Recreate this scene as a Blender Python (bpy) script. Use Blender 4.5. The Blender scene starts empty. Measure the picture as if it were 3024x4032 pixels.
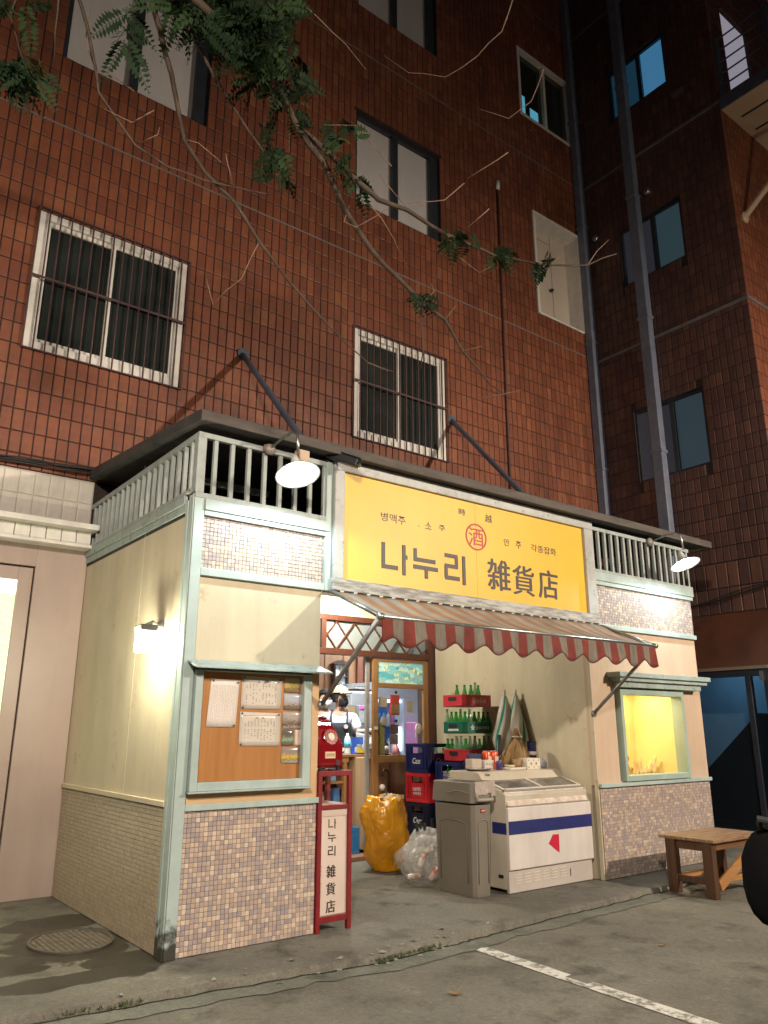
import bpy, bmesh, math, random
from mathutils import Vector, Matrix, noise
R = random.Random(7)
rad = math.radians
scene = bpy.context.scene
COL = scene.collection

# ------------------------------------------------------------------ camera, world, exposure
cam_d = bpy.data.cameras.new("camera")
cam = bpy.data.objects.new("camera", cam_d)
COL.objects.link(cam)
cam.location = (-2.047, -4.771, 1.3)
cam.rotation_euler = (rad(90 + 15.75), 0, rad(-37.5))
cam_d.sensor_fit = 'VERTICAL'
cam_d.sensor_height = 36
cam_d.lens = 36 * 3040 / 4032
cam_d.clip_start = 0.05
cam_d.clip_end = 300
scene.camera = cam

world = bpy.data.worlds.new("World")
scene.world = world
world.use_nodes = True
wn = world.node_tree
bg = wn.nodes["Background"]
sky = wn.nodes.new("ShaderNodeTexSky")
sky.sky_type = 'NISHITA'
sky.sun_disc = False
sky.sun_elevation = rad(-1.5)
sky.sun_rotation = rad(200)
wn.links.new(sky.outputs[0], bg.inputs[0])
bg.inputs[1].default_value = 0.09

vs = scene.view_settings
vs.view_transform = 'Standard'
vs.look = 'None'
vs.exposure = 0.14
vs.gamma = 1.0
vs.use_curve_mapping = False
cy = scene.cycles
cy.use_denoising = True
cy.max_bounces = 8
cy.diffuse_bounces = 3
cy.glossy_bounces = 3
cy.transmission_bounces = 4
cy.transparent_max_bounces = 12
cy.sample_clamp_indirect = 3.0
cy.caustics_reflective = False
cy.caustics_refractive = False

# ------------------------------------------------------------------ helpers
class MB:
    def __init__(s):
        s.v = []; s.f = []; s.m = []
    def add(s, vs, fs, mi=0):
        o = len(s.v)
        s.v += [tuple(p) for p in vs]
        for f in fs:
            s.f.append(tuple(i + o for i in f)); s.m.append(mi)
        return s
    def box(s, a, b, mi=0):
        x0, y0, z0 = a; x1, y1, z1 = b
        return s.add([(x0,y0,z0),(x1,y0,z0),(x1,y1,z0),(x0,y1,z0),(x0,y0,z1),(x1,y0,z1),(x1,y1,z1),(x0,y1,z1)],
              [(0,3,2,1),(4,5,6,7),(0,1,5,4),(1,2,6,5),(2,3,7,6),(3,0,4,7)], mi)
    def bar(s, p, q, w, h, mi=0, up=(0,0,1)):
        p = Vector(p); q = Vector(q); d = (q - p)
        if d.length < 1e-6: return s
        dn = d.normalized(); u = Vector(up)
        if abs(dn.dot(u)) > .98: u = Vector((1,0,0))
        a = dn.cross(u).normalized() * (w/2); b = a.cross(dn).normalized() * (h/2)
        vs = [p-a-b, p+a-b, p+a+b, p-a+b, q-a-b, q+a-b, q+a+b, q-a+b]
        return s.add(vs, [(0,3,2,1),(4,5,6,7),(0,1,5,4),(1,2,6,5),(2,3,7,6),(3,0,4,7)], mi)
    def tube(s, pts, r, n=8, mi=0, cap=True):
        pts = [Vector(p) for p in pts]
        rs = r if isinstance(r, (list, tuple)) else [r] * len(pts)
        prev = None; rings = []
        for i, p in enumerate(pts):
            t = (pts[min(i+1, len(pts)-1)] - pts[max(i-1, 0)])
            t = t.normalized() if t.length > 1e-9 else Vector((0,0,1))
            if prev is None:
                u = Vector((0,0,1)) if abs(t.z) < .9 else Vector((1,0,0))
                a = t.cross(u).normalized()
            else:
                a = prev - t * prev.dot(t)
                a = a.normalized() if a.length > 1e-6 else t.orthogonal().normalized()
            prev = a; b = t.cross(a)
            rings.append([p + (a*math.cos(2*math.pi*k/n) + b*math.sin(2*math.pi*k/n)) * rs[i] for k in range(n)])
        vs = [q for ring in rings for q in ring]; fs = []
        for i in range(len(pts)-1):
            for k in range(n):
                fs.append((i*n+k, i*n+(k+1)%n, (i+1)*n+(k+1)%n, (i+1)*n+k))
        if cap:
            fs.append(tuple(range(n))[::-1]); fs.append(tuple((len(pts)-1)*n+k for k in range(n)))
        return s.add(vs, fs, mi)
    def lathe(s, prof, c=(0,0,0), n=16, mi=0, rot=None, sx=1, sy=1):
        c = Vector(c); vs = []; fs = []
        for r, z in prof:
            for k in range(n):
                a = 2*math.pi*k/n
                p = Vector((r*math.cos(a)*sx, r*math.sin(a)*sy, z))
                if rot is not None: p = rot @ p
                vs.append(c + p)
        for i in range(len(prof)-1):
            for k in range(n):
                fs.append((i*n+k, i*n+(k+1)%n, (i+1)*n+(k+1)%n, (i+1)*n+k))
        if prof[0][0] > 1e-4: fs.append(tuple(range(n))[::-1])
        if prof[-1][0] > 1e-4: fs.append(tuple((len(prof)-1)*n+k for k in range(n)))
        return s.add(vs, fs, mi)
    def prism(s, poly, ext, mi=0):
        e = Vector(ext); poly = [Vector(p) for p in poly]; n = len(poly)
        vs = poly + [p + e for p in poly]
        fs = [tuple(range(n)), tuple(range(2*n-1, n-1, -1))]
        for i in range(n):
            j = (i+1) % n
            fs.append((i, i+n, j+n, j))
        return s.add(vs, fs, mi)
    def quad(s, a, b, c, d, mi=0):
        return s.add([a,b,c,d], [(0,1,2,3)], mi)

def mesh_of(name, mb, mats, smooth=False):
    me = bpy.data.meshes.new(name)
    me.from_pydata(mb.v, [], mb.f)
    for m in (mats if isinstance(mats, (list, tuple)) else [mats]):
        me.materials.append(m)
    me.polygons.foreach_set("material_index", mb.m)
    if smooth: me.polygons.foreach_set("use_smooth", [True]*len(mb.f))
    me.update()
    return me

def fixn(me):
    bm = bmesh.new(); bm.from_mesh(me)
    bmesh.ops.recalc_face_normals(bm, faces=bm.faces)
    bm.to_mesh(me); bm.free()

def tag(o, label=None, cat=None, group=None, kind=None):
    if label: o["label"] = label
    if cat: o["category"] = cat
    if group: o["group"] = group
    if kind: o["kind"] = kind
    return o

def attach(o, parent, local=False):
    if parent is not None:
        o.parent = parent
        if not local:
            o.matrix_parent_inverse = Matrix.Translation(-wloc(parent))
    return o

def wloc(p):
    v = Vector((0,0,0))
    # parts are built in world space under an unrotated Empty
    while p is not None:
        if p.get("_root") is not None: return Vector(p.location)
        p2 = p.parent
        if p2 is None: return Vector(p.location)
        if p.type == 'MESH': return Vector((0,0,0))
        p = p2
    return v

def build(name, mb, mats, parent=None, smooth=False, bevel=0, local=False, kind=None, label=None, seg=2, norm=True):
    me = mesh_of(name, mb, mats, smooth)
    if norm: fixn(me)
    o = bpy.data.objects.new(name, me)
    COL.objects.link(o)
    if parent is not None:
        o.parent = parent
        if not local and parent.type == 'EMPTY':
            o.matrix_parent_inverse = Matrix.Translation(-Vector(parent.location))
    if bevel:
        md = o.modifiers.new("bevel", 'BEVEL'); md.width = bevel; md.segments = seg; md.limit_method = 'ANGLE'
        md.angle_limit = rad(40); md.harden_normals = False
    if kind: o["kind"] = kind
    if label: o["label"] = label
    return o

def thing(name, label, cat, loc=(0,0,0), rz=0, group=None):
    o = bpy.data.objects.new(name, None)
    COL.objects.link(o)
    o.location = loc; o.rotation_euler = (0, 0, rz)
    o.empty_display_size = .1
    return tag(o, label, cat, group)

def dup(root, loc, rz=0, label=None, group=None):
    c = root.copy(); COL.objects.link(c); c.location = loc; c.rotation_euler = (0, 0, rz)
    if label: c["label"] = label
    if group: c["group"] = group
    for ch in list(root.children):
        k = ch.copy(); COL.objects.link(k); k.parent = c
        for g in list(ch.children):
            kk = g.copy(); COL.objects.link(kk); kk.parent = k
    return c

def text(name, body, h, loc, mat, parent, face='front', extrude=.0015, offset=0, w=None, shear=0, local=False, spacing=1.0):
    """flat lettering; loc = lower-left corner; face 'front' looks to -Y, 'left' looks to -X"""
    cu = bpy.data.curves.new(name, 'FONT')
    cu.body = body; cu.size = h * 1.15; cu.extrude = extrude; cu.offset = offset; cu.shear = shear
    cu.space_character = spacing
    cu.resolution_u = 3
    cu.materials.append(mat)
    o = bpy.data.objects.new(name, cu); COL.objects.link(o)
    o.location = loc
    o.rotation_euler = (rad(90), 0, 0) if face == 'front' else (rad(90), 0, rad(-90))
    if w:
        TEXT_FIT.append((o, w, h))
    if parent is not None:
        o.parent = parent
        if not local and parent.type == 'EMPTY':
            o.matrix_parent_inverse = Matrix.Translation(-Vector(parent.location))
    return o
TEXT_FIT = []

# ------------------------------------------------------------------ materials
def nt(name):
    m = bpy.data.materials.new(name); m.use_nodes = True
    n = m.node_tree.nodes; l = m.node_tree.links
    return m, n, l, n["Principled BSDF"]

def mat(name, c1, c2=None, scale=6.0, rough=.6, rough2=None, bump=0, bscale=60, metal=0, spec=.5, stretch=(1,1,1), lo=.35, hi=.65, trans=0, coat=0, detail=5, spots=None):
    m, n, l, b = nt(name)
    b.inputs["Roughness"].default_value = rough
    b.inputs["Metallic"].default_value = metal
    b.inputs["Specular IOR Level"].default_value = spec
    if coat: b.inputs["Coat Weight"].default_value = coat; b.inputs["Coat Roughness"].default_value = .1
    if trans: b.inputs["Transmission Weight"].default_value = trans
    c1 = (*c1, 1); 
    b.inputs["Base Color"].default_value = c1
    if c2 is not None or bump:
        tc = n.new("ShaderNodeTexCoord"); mp = n.new("ShaderNodeMapping")
        mp.inputs["Scale"].default_value = stretch
        l.new(tc.outputs["Object"], mp.inputs["Vector"])
    if c2 is not None:
        nz = n.new("ShaderNodeTexNoise"); nz.inputs["Scale"].default_value = scale; nz.inputs["Detail"].default_value = detail
        nz.inputs["Roughness"].default_value = .62
        l.new(mp.outputs[0], nz.inputs["Vector"])
        rp = n.new("ShaderNodeValToRGB")
        rp.color_ramp.elements[0].position = lo; rp.color_ramp.elements[1].position = hi
        rp.color_ramp.elements[0].color = c1; rp.color_ramp.elements[1].color = (*c2, 1)
        l.new(nz.outputs["Fac"], rp.inputs[0])
        src = rp.outputs[0]
        if spots:
            sc, col, th = spots
            n2 = n.new("ShaderNodeTexNoise"); n2.inputs["Scale"].default_value = sc; n2.inputs["Detail"].default_value = 8
            n2.inputs["Roughness"].default_value = .7
            l.new(mp.outputs[0], n2.inputs["Vector"])
            r2 = n.new("ShaderNodeValToRGB"); r2.color_ramp.elements[0].position = th; r2.color_ramp.elements[1].position = th + .08
            l.new(n2.outputs["Fac"], r2.inputs[0])
            mx = n.new("ShaderNodeMix"); mx.data_type = 'RGBA'
            l.new(r2.outputs[0], mx.inputs["Factor"]); l.new(src, mx.inputs[6]); mx.inputs[7].default_value = (*col, 1)
            src = mx.outputs[2]
        l.new(src, b.inputs["Base Color"])
        if rough2 is not None:
            mr = n.new("ShaderNodeMapRange"); l.new(nz.outputs["Fac"], mr.inputs[0])
            mr.inputs[1].default_value = lo; mr.inputs[2].default_value = hi
            mr.inputs[3].default_value = rough; mr.inputs[4].default_value = rough2
            l.new(mr.outputs[0], b.inputs["Roughness"])
    if bump:
        nb = n.new("ShaderNodeTexNoise"); nb.inputs["Scale"].default_value = bscale; nb.inputs["Detail"].default_value = 4
        l.new(mp.outputs[0], nb.inputs["Vector"])
        bp = n.new("ShaderNodeBump"); bp.inputs["Strength"].default_value = bump; bp.inputs["Distance"].default_value = .01
        l.new(nb.outputs["Fac"], bp.inputs["Height"]); l.new(bp.outputs[0], b.inputs["Normal"])
    return m

def wood(name, c1, c2, axis='z', scale=5, rough=.5, bump=.15):
    st = {'z': (9,9,.7), 'x': (.7,9,9), 'y': (9,.7,9)}[axis]
    return mat(name, c1, c2, scale=scale, rough=rough, bump=bump, bscale=scale*3, stretch=st, lo=.3, hi=.7)

def emis(name, col, st):
    m, n, l, b = nt(name)
    b.inputs["Base Color"].default_value = (*[min(c,.8) for c in col], 1)
    b.inputs["Emission Color"].default_value = (*col, 1)
    b.inputs["Emission Strength"].default_value = st
    return m

def glass(name, tint=(1,1,1), refl=.08, rough=.02, haze=0, hazecol=(.8,.8,.8)):
    m, n, l, b = nt(name)
    n.remove(b)
    out = n["Material Output"]
    tr = n.new("ShaderNodeBsdfTransparent"); tr.inputs[0].default_value = (*tint, 1)
    gl = n.new("ShaderNodeBsdfGlossy"); gl.inputs["Roughness"].default_value = rough
    fr = n.new("ShaderNodeFresnel"); fr.inputs[0].default_value = 1.45
    ad = n.new("ShaderNodeMath"); ad.operation = 'ADD'; ad.inputs[1].default_value = refl - .04
    ge = n.new("ShaderNodeNewGeometry"); iv = n.new("ShaderNodeMath"); iv.operation = 'SUBTRACT'; iv.inputs[0].default_value = 1
    l.new(ge.outputs["Backfacing"], iv.inputs[1])
    l.new(fr.outputs[0], ad.inputs[0])
    mu = n.new("ShaderNodeMath"); mu.operation = 'MULTIPLY'; l.new(ad.outputs[0], mu.inputs[0]); l.new(iv.outputs[0], mu.inputs[1])
    ad = mu
    mx = n.new("ShaderNodeMixShader")
    l.new(ad.outputs[0], mx.inputs[0]); l.new(tr.outputs[0], mx.inputs[1]); l.new(gl.outputs[0], mx.inputs[2])
    last = mx.outputs[0]
    if haze:
        df = n.new("ShaderNodeBsdfDiffuse"); df.inputs[0].default_value = (*hazecol, 1)
        tl = n.new("ShaderNodeBsdfTranslucent"); tl.inputs[0].default_value = (*hazecol, 1)
        m3 = n.new("ShaderNodeMixShader"); m3.inputs[0].default_value = .5
        l.new(df.outputs[0], m3.inputs[1]); l.new(tl.outputs[0], m3.inputs[2])
        m2 = n.new("ShaderNodeMixShader"); m2.inputs[0].default_value = haze
        l.new(last, m2.inputs[1]); l.new(m3.outputs[0], m2.inputs[2]); last = m2.outputs[0]
    l.new(last, out.inputs[0])
    return m

def weathered(name, c1, dirtcol, amount=.6, scale=5, rough=.5, bump=.1):
    """painted surface with worn, dirty patches"""
    return mat(name, c1, tuple(c*.86 for c in c1), scale=scale, rough=rough, bump=bump, bscale=30, spots=(scale*2.2, dirtcol, amount))

def streaks(m, lo=.74, hi=1.06, sc=(5,5,.45), sc2=.7):
    """rain streaks and uneven soot fixed to the wall itself"""
    n = m.node_tree.nodes; l = m.node_tree.links; b = n["Principled BSDF"]
    inp = b.inputs["Base Color"]
    g = n.new("ShaderNodeNewGeometry"); mp = n.new("ShaderNodeMapping"); mp.inputs["Scale"].default_value = sc
    l.new(g.outputs["Position"], mp.inputs[0])
    t = n.new("ShaderNodeTexNoise"); t.inputs["Scale"].default_value = 1; t.inputs["Detail"].default_value = 6; t.inputs["Roughness"].default_value = .65
    l.new(mp.outputs[0], t.inputs["Vector"])
    t2 = n.new("ShaderNodeTexNoise"); t2.inputs["Scale"].default_value = sc2; t2.inputs["Detail"].default_value = 5
    l.new(g.outputs["Position"], t2.inputs["Vector"])
    ad = n.new("ShaderNodeMath"); ad.operation = 'ADD'; l.new(t.outputs[0], ad.inputs[0]); l.new(t2.outputs[0], ad.inputs[1])
    r = n.new("ShaderNodeMapRange"); r.inputs[1].default_value = .75; r.inputs[2].default_value = 1.15; r.inputs[3].default_value = lo; r.inputs[4].default_value = hi
    l.new(ad.outputs[0], r.inputs[0])
    x = n.new("ShaderNodeMix"); x.data_type = 'RGBA'; x.blend_type = 'MULTIPLY'; x.inputs["Factor"].default_value = 1
    if inp.links: l.new(inp.links[0].from_socket, x.inputs[6])
    else: x.inputs[6].default_value = inp.default_value
    l.new(r.outputs[0], x.inputs[7]); l.new(x.outputs[2], inp)
    return m
M = {}
BR = [(.22,.067,.031),(.245,.078,.035),(.20,.060,.029),(.185,.054,.027),(.265,.092,.041),(.225,.069,.032)]
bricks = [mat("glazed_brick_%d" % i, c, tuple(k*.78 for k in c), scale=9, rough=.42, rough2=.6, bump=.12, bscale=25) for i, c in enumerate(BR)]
bricks_shaded = [mat("shaded_brick_%d" % i, c, tuple(k*.8 for k in c), scale=9, rough=.5, rough2=.65, bump=.12, bscale=25) for i, c in enumerate([(.115,.055,.044),(.135,.063,.047),(.10,.047,.039),(.09,.043,.038),(.15,.07,.048),(.12,.056,.042)])]  # wing bricks: browner, with the dimness of grazing light mixed into the colours
M['grout'] = mat("dark_grout", (.022,.015,.013), (.04,.027,.023), scale=8, rough=.9, bump=.3)
MO = [(.56,.43,.33),(.45,.345,.28),(.35,.295,.285),(.40,.325,.30),(.64,.52,.41),(.49,.39,.325)]
mos = [mat("mosaic_tile_%d" % i, c, tuple(k*.88 for k in c), scale=14, rough=.35, rough2=.5) for i, c in enumerate(MO)]
M['mgrout'] = mat("mosaic_grout", (.13,.10,.09), (.19,.15,.13), scale=20, rough=.9)
M['wtile'] = weathered("white_painted_tile", (.68,.62,.55), (.45,.38,.32), .62, 6)
M['wgrout'] = mat("painted_grout", (.40,.34,.29), (.5,.44,.38), scale=12, rough=.8)
M['mint'] = weathered("mint_paint", (.40,.49,.465), (.29,.32,.29), .66, 5, rough=.45)
def soiled_post():
    m = weathered("mint_post_paint", (.40,.49,.465), (.29,.32,.29), .66, 5, rough=.45)
    n = m.node_tree.nodes; l = m.node_tree.links; b = n["Principled BSDF"]
    src = b.inputs["Base Color"].links[0].from_socket
    tc = n.new("ShaderNodeTexCoord"); sp = n.new("ShaderNodeSeparateXYZ"); l.new(tc.outputs["Object"], sp.inputs[0])
    nz = n.new("ShaderNodeTexNoise"); nz.inputs["Scale"].default_value = 16; nz.inputs["Detail"].default_value = 6; l.new(tc.outputs["Object"], nz.inputs["Vector"])
    ad = n.new("ShaderNodeMath"); ad.operation = 'MULTIPLY_ADD'; ad.inputs[1].default_value = -.5; l.new(nz.outputs[0], ad.inputs[0]); l.new(sp.outputs["Z"], ad.inputs[2])
    r_ = n.new("ShaderNodeValToRGB"); r_.color_ramp.elements[0].position = 0; r_.color_ramp.elements[0].color = (1,1,1,1); r_.color_ramp.elements[1].position = .10; r_.color_ramp.elements[1].color = (0,0,0,1)
    sh = n.new("ShaderNodeMath"); sh.operation = 'ADD'; sh.inputs[1].default_value = .16; l.new(ad.outputs[0], sh.inputs[0]); l.new(sh.outputs[0], r_.inputs[0])
    mx = n.new("ShaderNodeMix"); mx.data_type = 'RGBA'; l.new(r_.outputs[0], mx.inputs["Factor"]); l.new(src, mx.inputs[6]); mx.inputs[7].default_value = (.05,.045,.035,1)
    l.new(mx.outputs[2], b.inputs["Base Color"]); return m
M['post'] = soiled_post()
M['mintdk'] = weathered("mint_paint_worn", (.36,.43,.405), (.21,.21,.18), .56, 9, rough=.55)
M['greywood'] = weathered("weathered_grey_paint", (.36,.40,.38), (.24,.23,.20), .58, 8, rough=.6, bump=.25)
M['cream'] = mat("cream_render", (.60,.525,.375), (.55,.475,.335), scale=2.5, rough=.8, bump=.06, bscale=50, spots=(4,(.47,.365,.235),.60))
M['peach'] = mat("warm_lit_render", (.56,.415,.30), (.52,.38,.27), scale=2.2, rough=.8, bump=.06, bscale=50)  # right wing: warm lamplight mixed into the wall colour
M['apricot'] = mat("apricot_render", (.58,.38,.21), (.52,.34,.18), scale=3, rough=.7)
M['roof'] = mat("tarred_roof", (.035,.035,.038), (.07,.065,.06), scale=5, rough=.8, bump=.3)
M['fascia'] = mat("roof_fascia", (.10,.08,.065), (.05,.042,.036), scale=7, rough=.7, bump=.2, stretch=(.4,1,2))
M['dark'] = mat("near_black", (.012,.012,.014), (.02,.02,.022), scale=10, rough=.6)
M['steel'] = mat("blue_grey_steel", (.06,.08,.12), (.09,.10,.13), scale=12, rough=.5, bump=.1)
M['pipe'] = mat("blue_grey_pipe", (.16,.18,.24), (.12,.135,.18), scale=6, rough=.45)
M['chrome'] = mat("dull_metal", (.45,.45,.44), (.3,.3,.29), scale=20, rough=.35, metal=.9)
M['pink'] = mat("taupe_pink_panel", (.42,.325,.28), (.38,.29,.25), scale=1.6, rough=.42, bump=.03, bscale=12)
M['white'] = weathered("white_frame_paint", (.78,.74,.68), (.50,.45,.40), .68, 7, rough=.5)
M['bar'] = mat("maroon_iron", (.10,.045,.04), (.06,.03,.03), scale=15, rough=.6)
M['yellow'] = mat("yellow_sign_panel", (.74,.44,.022), (.69,.405,.02), scale=1.5, rough=.45)
M['ink'] = mat("dark_lettering", (.03,.022,.02), (.04,.03,.025), scale=30, rough=.5)
M['redink'] = mat("red_lettering", (.42,.03,.025), rough=.5)
M['faintred'] = mat("faint_red_lettering", (.62,.36,.30), rough=.6)
M['signframe'] = weathered("sign_frame_paint", (.44,.45,.43), (.22,.21,.20), .58, 7, rough=.5)
M['signsill'] = mat("worn_sign_sill", (.46,.46,.43), (.22,.21,.19), scale=12, rough=.7, bump=.25, stretch=(.5,1,3), lo=.42, hi=.62)
M['aw_or'] = mat("faded_orange_canvas", (.36,.19,.105), (.28,.15,.085), scale=5, rough=.9, bump=.1)
M['aw_cr'] = mat("dusty_cream_canvas", (.35,.32,.27), (.25,.23,.195), scale=5, rough=.9, bump=.1)
M['va_red'] = mat("red_canvas", (.20,.030,.019), (.14,.022,.015), scale=8, rough=.85, bump=.15, bscale=90)
M['va_tan'] = mat("tan_canvas", (.225,.19,.15), (.155,.13,.105), scale=7, rough=.9, bump=.15, bscale=90, stretch=(4,1,1))
M['piping'] = mat("dark_red_piping", (.10,.025,.02), rough=.8)
M['brownframe'] = wood("dark_red_brown_wood", (.085,.028,.018), (.13,.045,.025), 'z', 4, .4)
M['oak'] = wood("honey_wood", (.30,.145,.05), (.40,.21,.085), 'z', 4, .4)
M['oakx'] = wood("honey_wood_rail", (.30,.145,.05), (.40,.21,.085), 'x', 4, .4)
M['board'] = wood("orange_plywood", (.33,.135,.036), (.42,.19,.058), 'z', 2.2, .35, .05)
M['panelwood'] = wood("brown_wall_panelling", (.15,.07,.03), (.22,.11,.05), 'z', 1.5, .5)
M['ply'] = wood("pale_plywood", (.42,.27,.14), (.52,.35,.20), 'z', 1.5, .6)
M['plydk'] = wood("brown_plywood", (.22,.10,.06), (.28,.14,.085), 'z', 1.5, .6)
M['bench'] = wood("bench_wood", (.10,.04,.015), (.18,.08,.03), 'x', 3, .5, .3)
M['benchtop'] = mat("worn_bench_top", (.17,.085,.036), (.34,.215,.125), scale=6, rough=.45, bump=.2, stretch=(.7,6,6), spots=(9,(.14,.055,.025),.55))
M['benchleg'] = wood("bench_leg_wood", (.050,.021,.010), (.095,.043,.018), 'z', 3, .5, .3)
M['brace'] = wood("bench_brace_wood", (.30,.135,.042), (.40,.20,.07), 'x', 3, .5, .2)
M['paper'] = mat("white_paper", (.74,.68,.62), (.68,.61,.55), scale=5, rough=.7, stretch=(5,1,1))
M['print'] = mat("grey_print", (.30,.26,.23), rough=.8)
M['printlt'] = mat("pale_grey_print", (.50,.45,.41), rough=.8)
M['frost'] = mat("frosted_pane", (.62,.66,.64), (.5,.55,.53), scale=30, rough=.3, bump=.5, bscale=120, trans=.0)
M['clear'] = glass("clear_glass", (1,1,1), .10)
M['wglass'] = glass("window_glass", (.55,.6,.6), .12)
M['dkglass'] = mat("dark_window_glass", (.018,.022,.02), (.03,.034,.03), scale=2, rough=.08, spec=.8)
M['blind'] = mat("pale_grey_blind", (.60,.56,.54), (.54,.50,.48), scale=1.2, rough=.8, stretch=(3,1,.4))
M['winblack'] = mat("black_window_frame", (.02,.022,.03), (.03,.032,.04), scale=8, rough=.4)
M['red'] = mat("red_gloss_plastic", (.22,.005,.010), (.18,.004,.008), scale=3, rough=.16, coat=.5)
M['redpaint'] = mat("red_paint", (.22,.014,.017), (.16,.010,.012), scale=9, rough=.4, bump=.1)
M['sidewalk'] = None

for k in ('cream','peach','pink'): streaks(M[k], .86, 1.04)
for k in ('wtile','white'): streaks(M[k], .80, 1.04)
for m_ in bricks + bricks_shaded: streaks(m_, .72, 1.10)
streaks(M['yellow'], .92, 1.03, (3,3,.6))
for k in ('mint','mintdk','greywood','signframe'): streaks(M[k], .80, 1.06, (7,7,1.2))
for k in ('aw_or','aw_cr','va_red','va_tan'): streaks(M[k], .72, 1.10, (5,2,2), 1.3)
# ------------------------------------------------------------------ ground materials
def ground_mat(name, base, light, dark, seed, wet=None):
    m, n, l, b = nt(name)
    tc = n.new("ShaderNodeTexCoord")
    def nz(sc, det=8, ro=.65, off=0):
        mp = n.new("ShaderNodeMapping"); mp.inputs["Location"].default_value = (seed+off, seed*.7, off)
        l.new(tc.outputs["Object"], mp.inputs[0])
        t = n.new("ShaderNodeTexNoise"); t.inputs["Scale"].default_value = sc; t.inputs["Detail"].default_value = det; t.inputs["Roughness"].default_value = ro
        l.new(mp.outputs[0], t.inputs["Vector"]); return t
    def ramp(src, a, c, ca=(0,0,0,1), cb=(1,1,1,1)):
        r = n.new("ShaderNodeValToRGB"); r.color_ramp.elements[0].position = a; r.color_ramp.elements[1].position = c
        r.color_ramp.elements[0].color = ca; r.color_ramp.elements[1].color = cb
        l.new(src, r.inputs[0]); return r
    def mix(f, a, bcol):
        x = n.new("ShaderNodeMix"); x.data_type = 'RGBA'
        l.new(f, x.inputs["Factor"])
        if isinstance(a, tuple): x.inputs[6].default_value = a
        else: l.new(a, x.inputs[6])
        if isinstance(bcol, tuple): x.inputs[7].default_value = bcol
        else: l.new(bcol, x.inputs[7])
        return x.outputs[2]
    big = nz(.9); mid = nz(3.5, off=3); fine = nz(38, 6, .7, 5); spec = nz(160, 3, .7, 8)
    c = mix(ramp(big.outputs[0], .36, .62).outputs[0], (*base,1), (*light,1))
    c = mix(ramp(mid.outputs[0], .50, .68).outputs[0], c, (*dark,1))
    pale = ramp(nz(5.5, 9, .72, 11).outputs[0], .60, .72)
    c = mix(pale.outputs[0], c, tuple(min(1,k*1.35) for k in light) + (1,))
    g = ramp(fine.outputs[0], .30, .75, (.72,.72,.72,1), (1.18,1.18,1.18,1))
    mu = n.new("ShaderNodeMix"); mu.data_type = 'RGBA'; mu.blend_type = 'MULTIPLY'; mu.inputs["Factor"].default_value = 1
    l.new(c, mu.inputs[6]); l.new(g.outputs[0], mu.inputs[7])
    c = mu.outputs[2]
    g2 = ramp(spec.outputs[0], .30, .70, (.70,.70,.70,1), (1.25,1.25,1.25,1))
    mu = n.new("ShaderNodeMix"); mu.data_type = 'RGBA'; mu.blend_type = 'MULTIPLY'; mu.inputs["Factor"].default_value = 1
    l.new(c, mu.inputs[6]); l.new(g2.outputs[0], mu.inputs[7])
    c = mu.outputs[2]
    # cracks
    vo = n.new("ShaderNodeTexVoronoi"); vo.feature = 'DISTANCE_TO_EDGE'; vo.inputs["Scale"].default_value = .55
    dn = nz(2.2, 5, .6, 20)
    vm = n.new("ShaderNodeVectorMath"); vm.operation = 'MULTIPLY_ADD'; vm.inputs[1].default_value = (.5,.5,.5)
    l.new(dn.outputs["Color"], vm.inputs[0]); l.new(tc.outputs["Object"], vm.inputs[2])
    l.new(vm.outputs[0], vo.inputs["Vector"])
    ck = ramp(vo.outputs["Distance"], .002, .010, (1,1,1,1), (0,0,0,1))
    cm = n.new("ShaderNodeMath"); cm.operation = 'MULTIPLY'; l.new(ck.outputs[0], cm.inputs[0]); l.new(ramp(mid.outputs[0], .48, .6).outputs[0], cm.inputs[1])
    cf = n.new("ShaderNodeMath"); cf.operation = 'MULTIPLY'; cf.inputs[1].default_value = .45; l.new(cm.outputs[0], cf.inputs[0])
    c = mix(cf.outputs[0], c, tuple(k*.35 for k in dark) + (1,))
    rough_src = None
    if wet:
        acc = None
        for (cx, cyy, rx, ry) in wet:
            mp = n.new("ShaderNodeMapping"); mp.vector_type = 'POINT'
            mp.inputs["Location"].default_value = (-cx/rx, -cyy/ry, 0); mp.inputs["Scale"].default_value = (1/rx, 1/ry, 0)
            l.new(tc.outputs["Object"], mp.inputs[0])
            ad = n.new("ShaderNodeVectorMath"); ad.operation = 'MULTIPLY_ADD'; ad.inputs[1].default_value = (1.5,1.5,0)
            dd = nz(3.2, 7, .62, 31); l.new(dd.outputs["Color"], ad.inputs[0]); l.new(mp.outputs[0], ad.inputs[2])
            sb = n.new("ShaderNodeVectorMath"); sb.operation = 'SUBTRACT'; sb.inputs[1].default_value = (.75,.75,0)
            l.new(ad.outputs[0], sb.inputs[0])
            ln = n.new("ShaderNodeVectorMath"); ln.operation = 'LENGTH'; l.new(sb.outputs[0], ln.inputs[0])
            f = ramp(ln.outputs["Value"], .92, 1.0, (1,1,1,1), (0,0,0,1))
            if acc is None: acc = f.outputs[0]
            else:
                mm = n.new("ShaderNodeMath"); mm.operation = 'MAXIMUM'; l.new(acc, mm.inputs[0]); l.new(f.outputs[0], mm.inputs[1]); acc = mm.outputs[0]
        wc = n.new("ShaderNodeMix"); wc.data_type = 'RGBA'; wc.blend_type = 'MULTIPLY'
        l.new(acc, wc.inputs["Factor"]); l.new(c, wc.inputs[6]); wc.inputs[7].default_value = (.30,.29,.28,1)
        c = wc.outputs[2]
        mr = n.new("ShaderNodeMapRange"); l.new(acc, mr.inputs[0]); mr.inputs[3].default_value = .85; mr.inputs[4].default_value = .38
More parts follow.
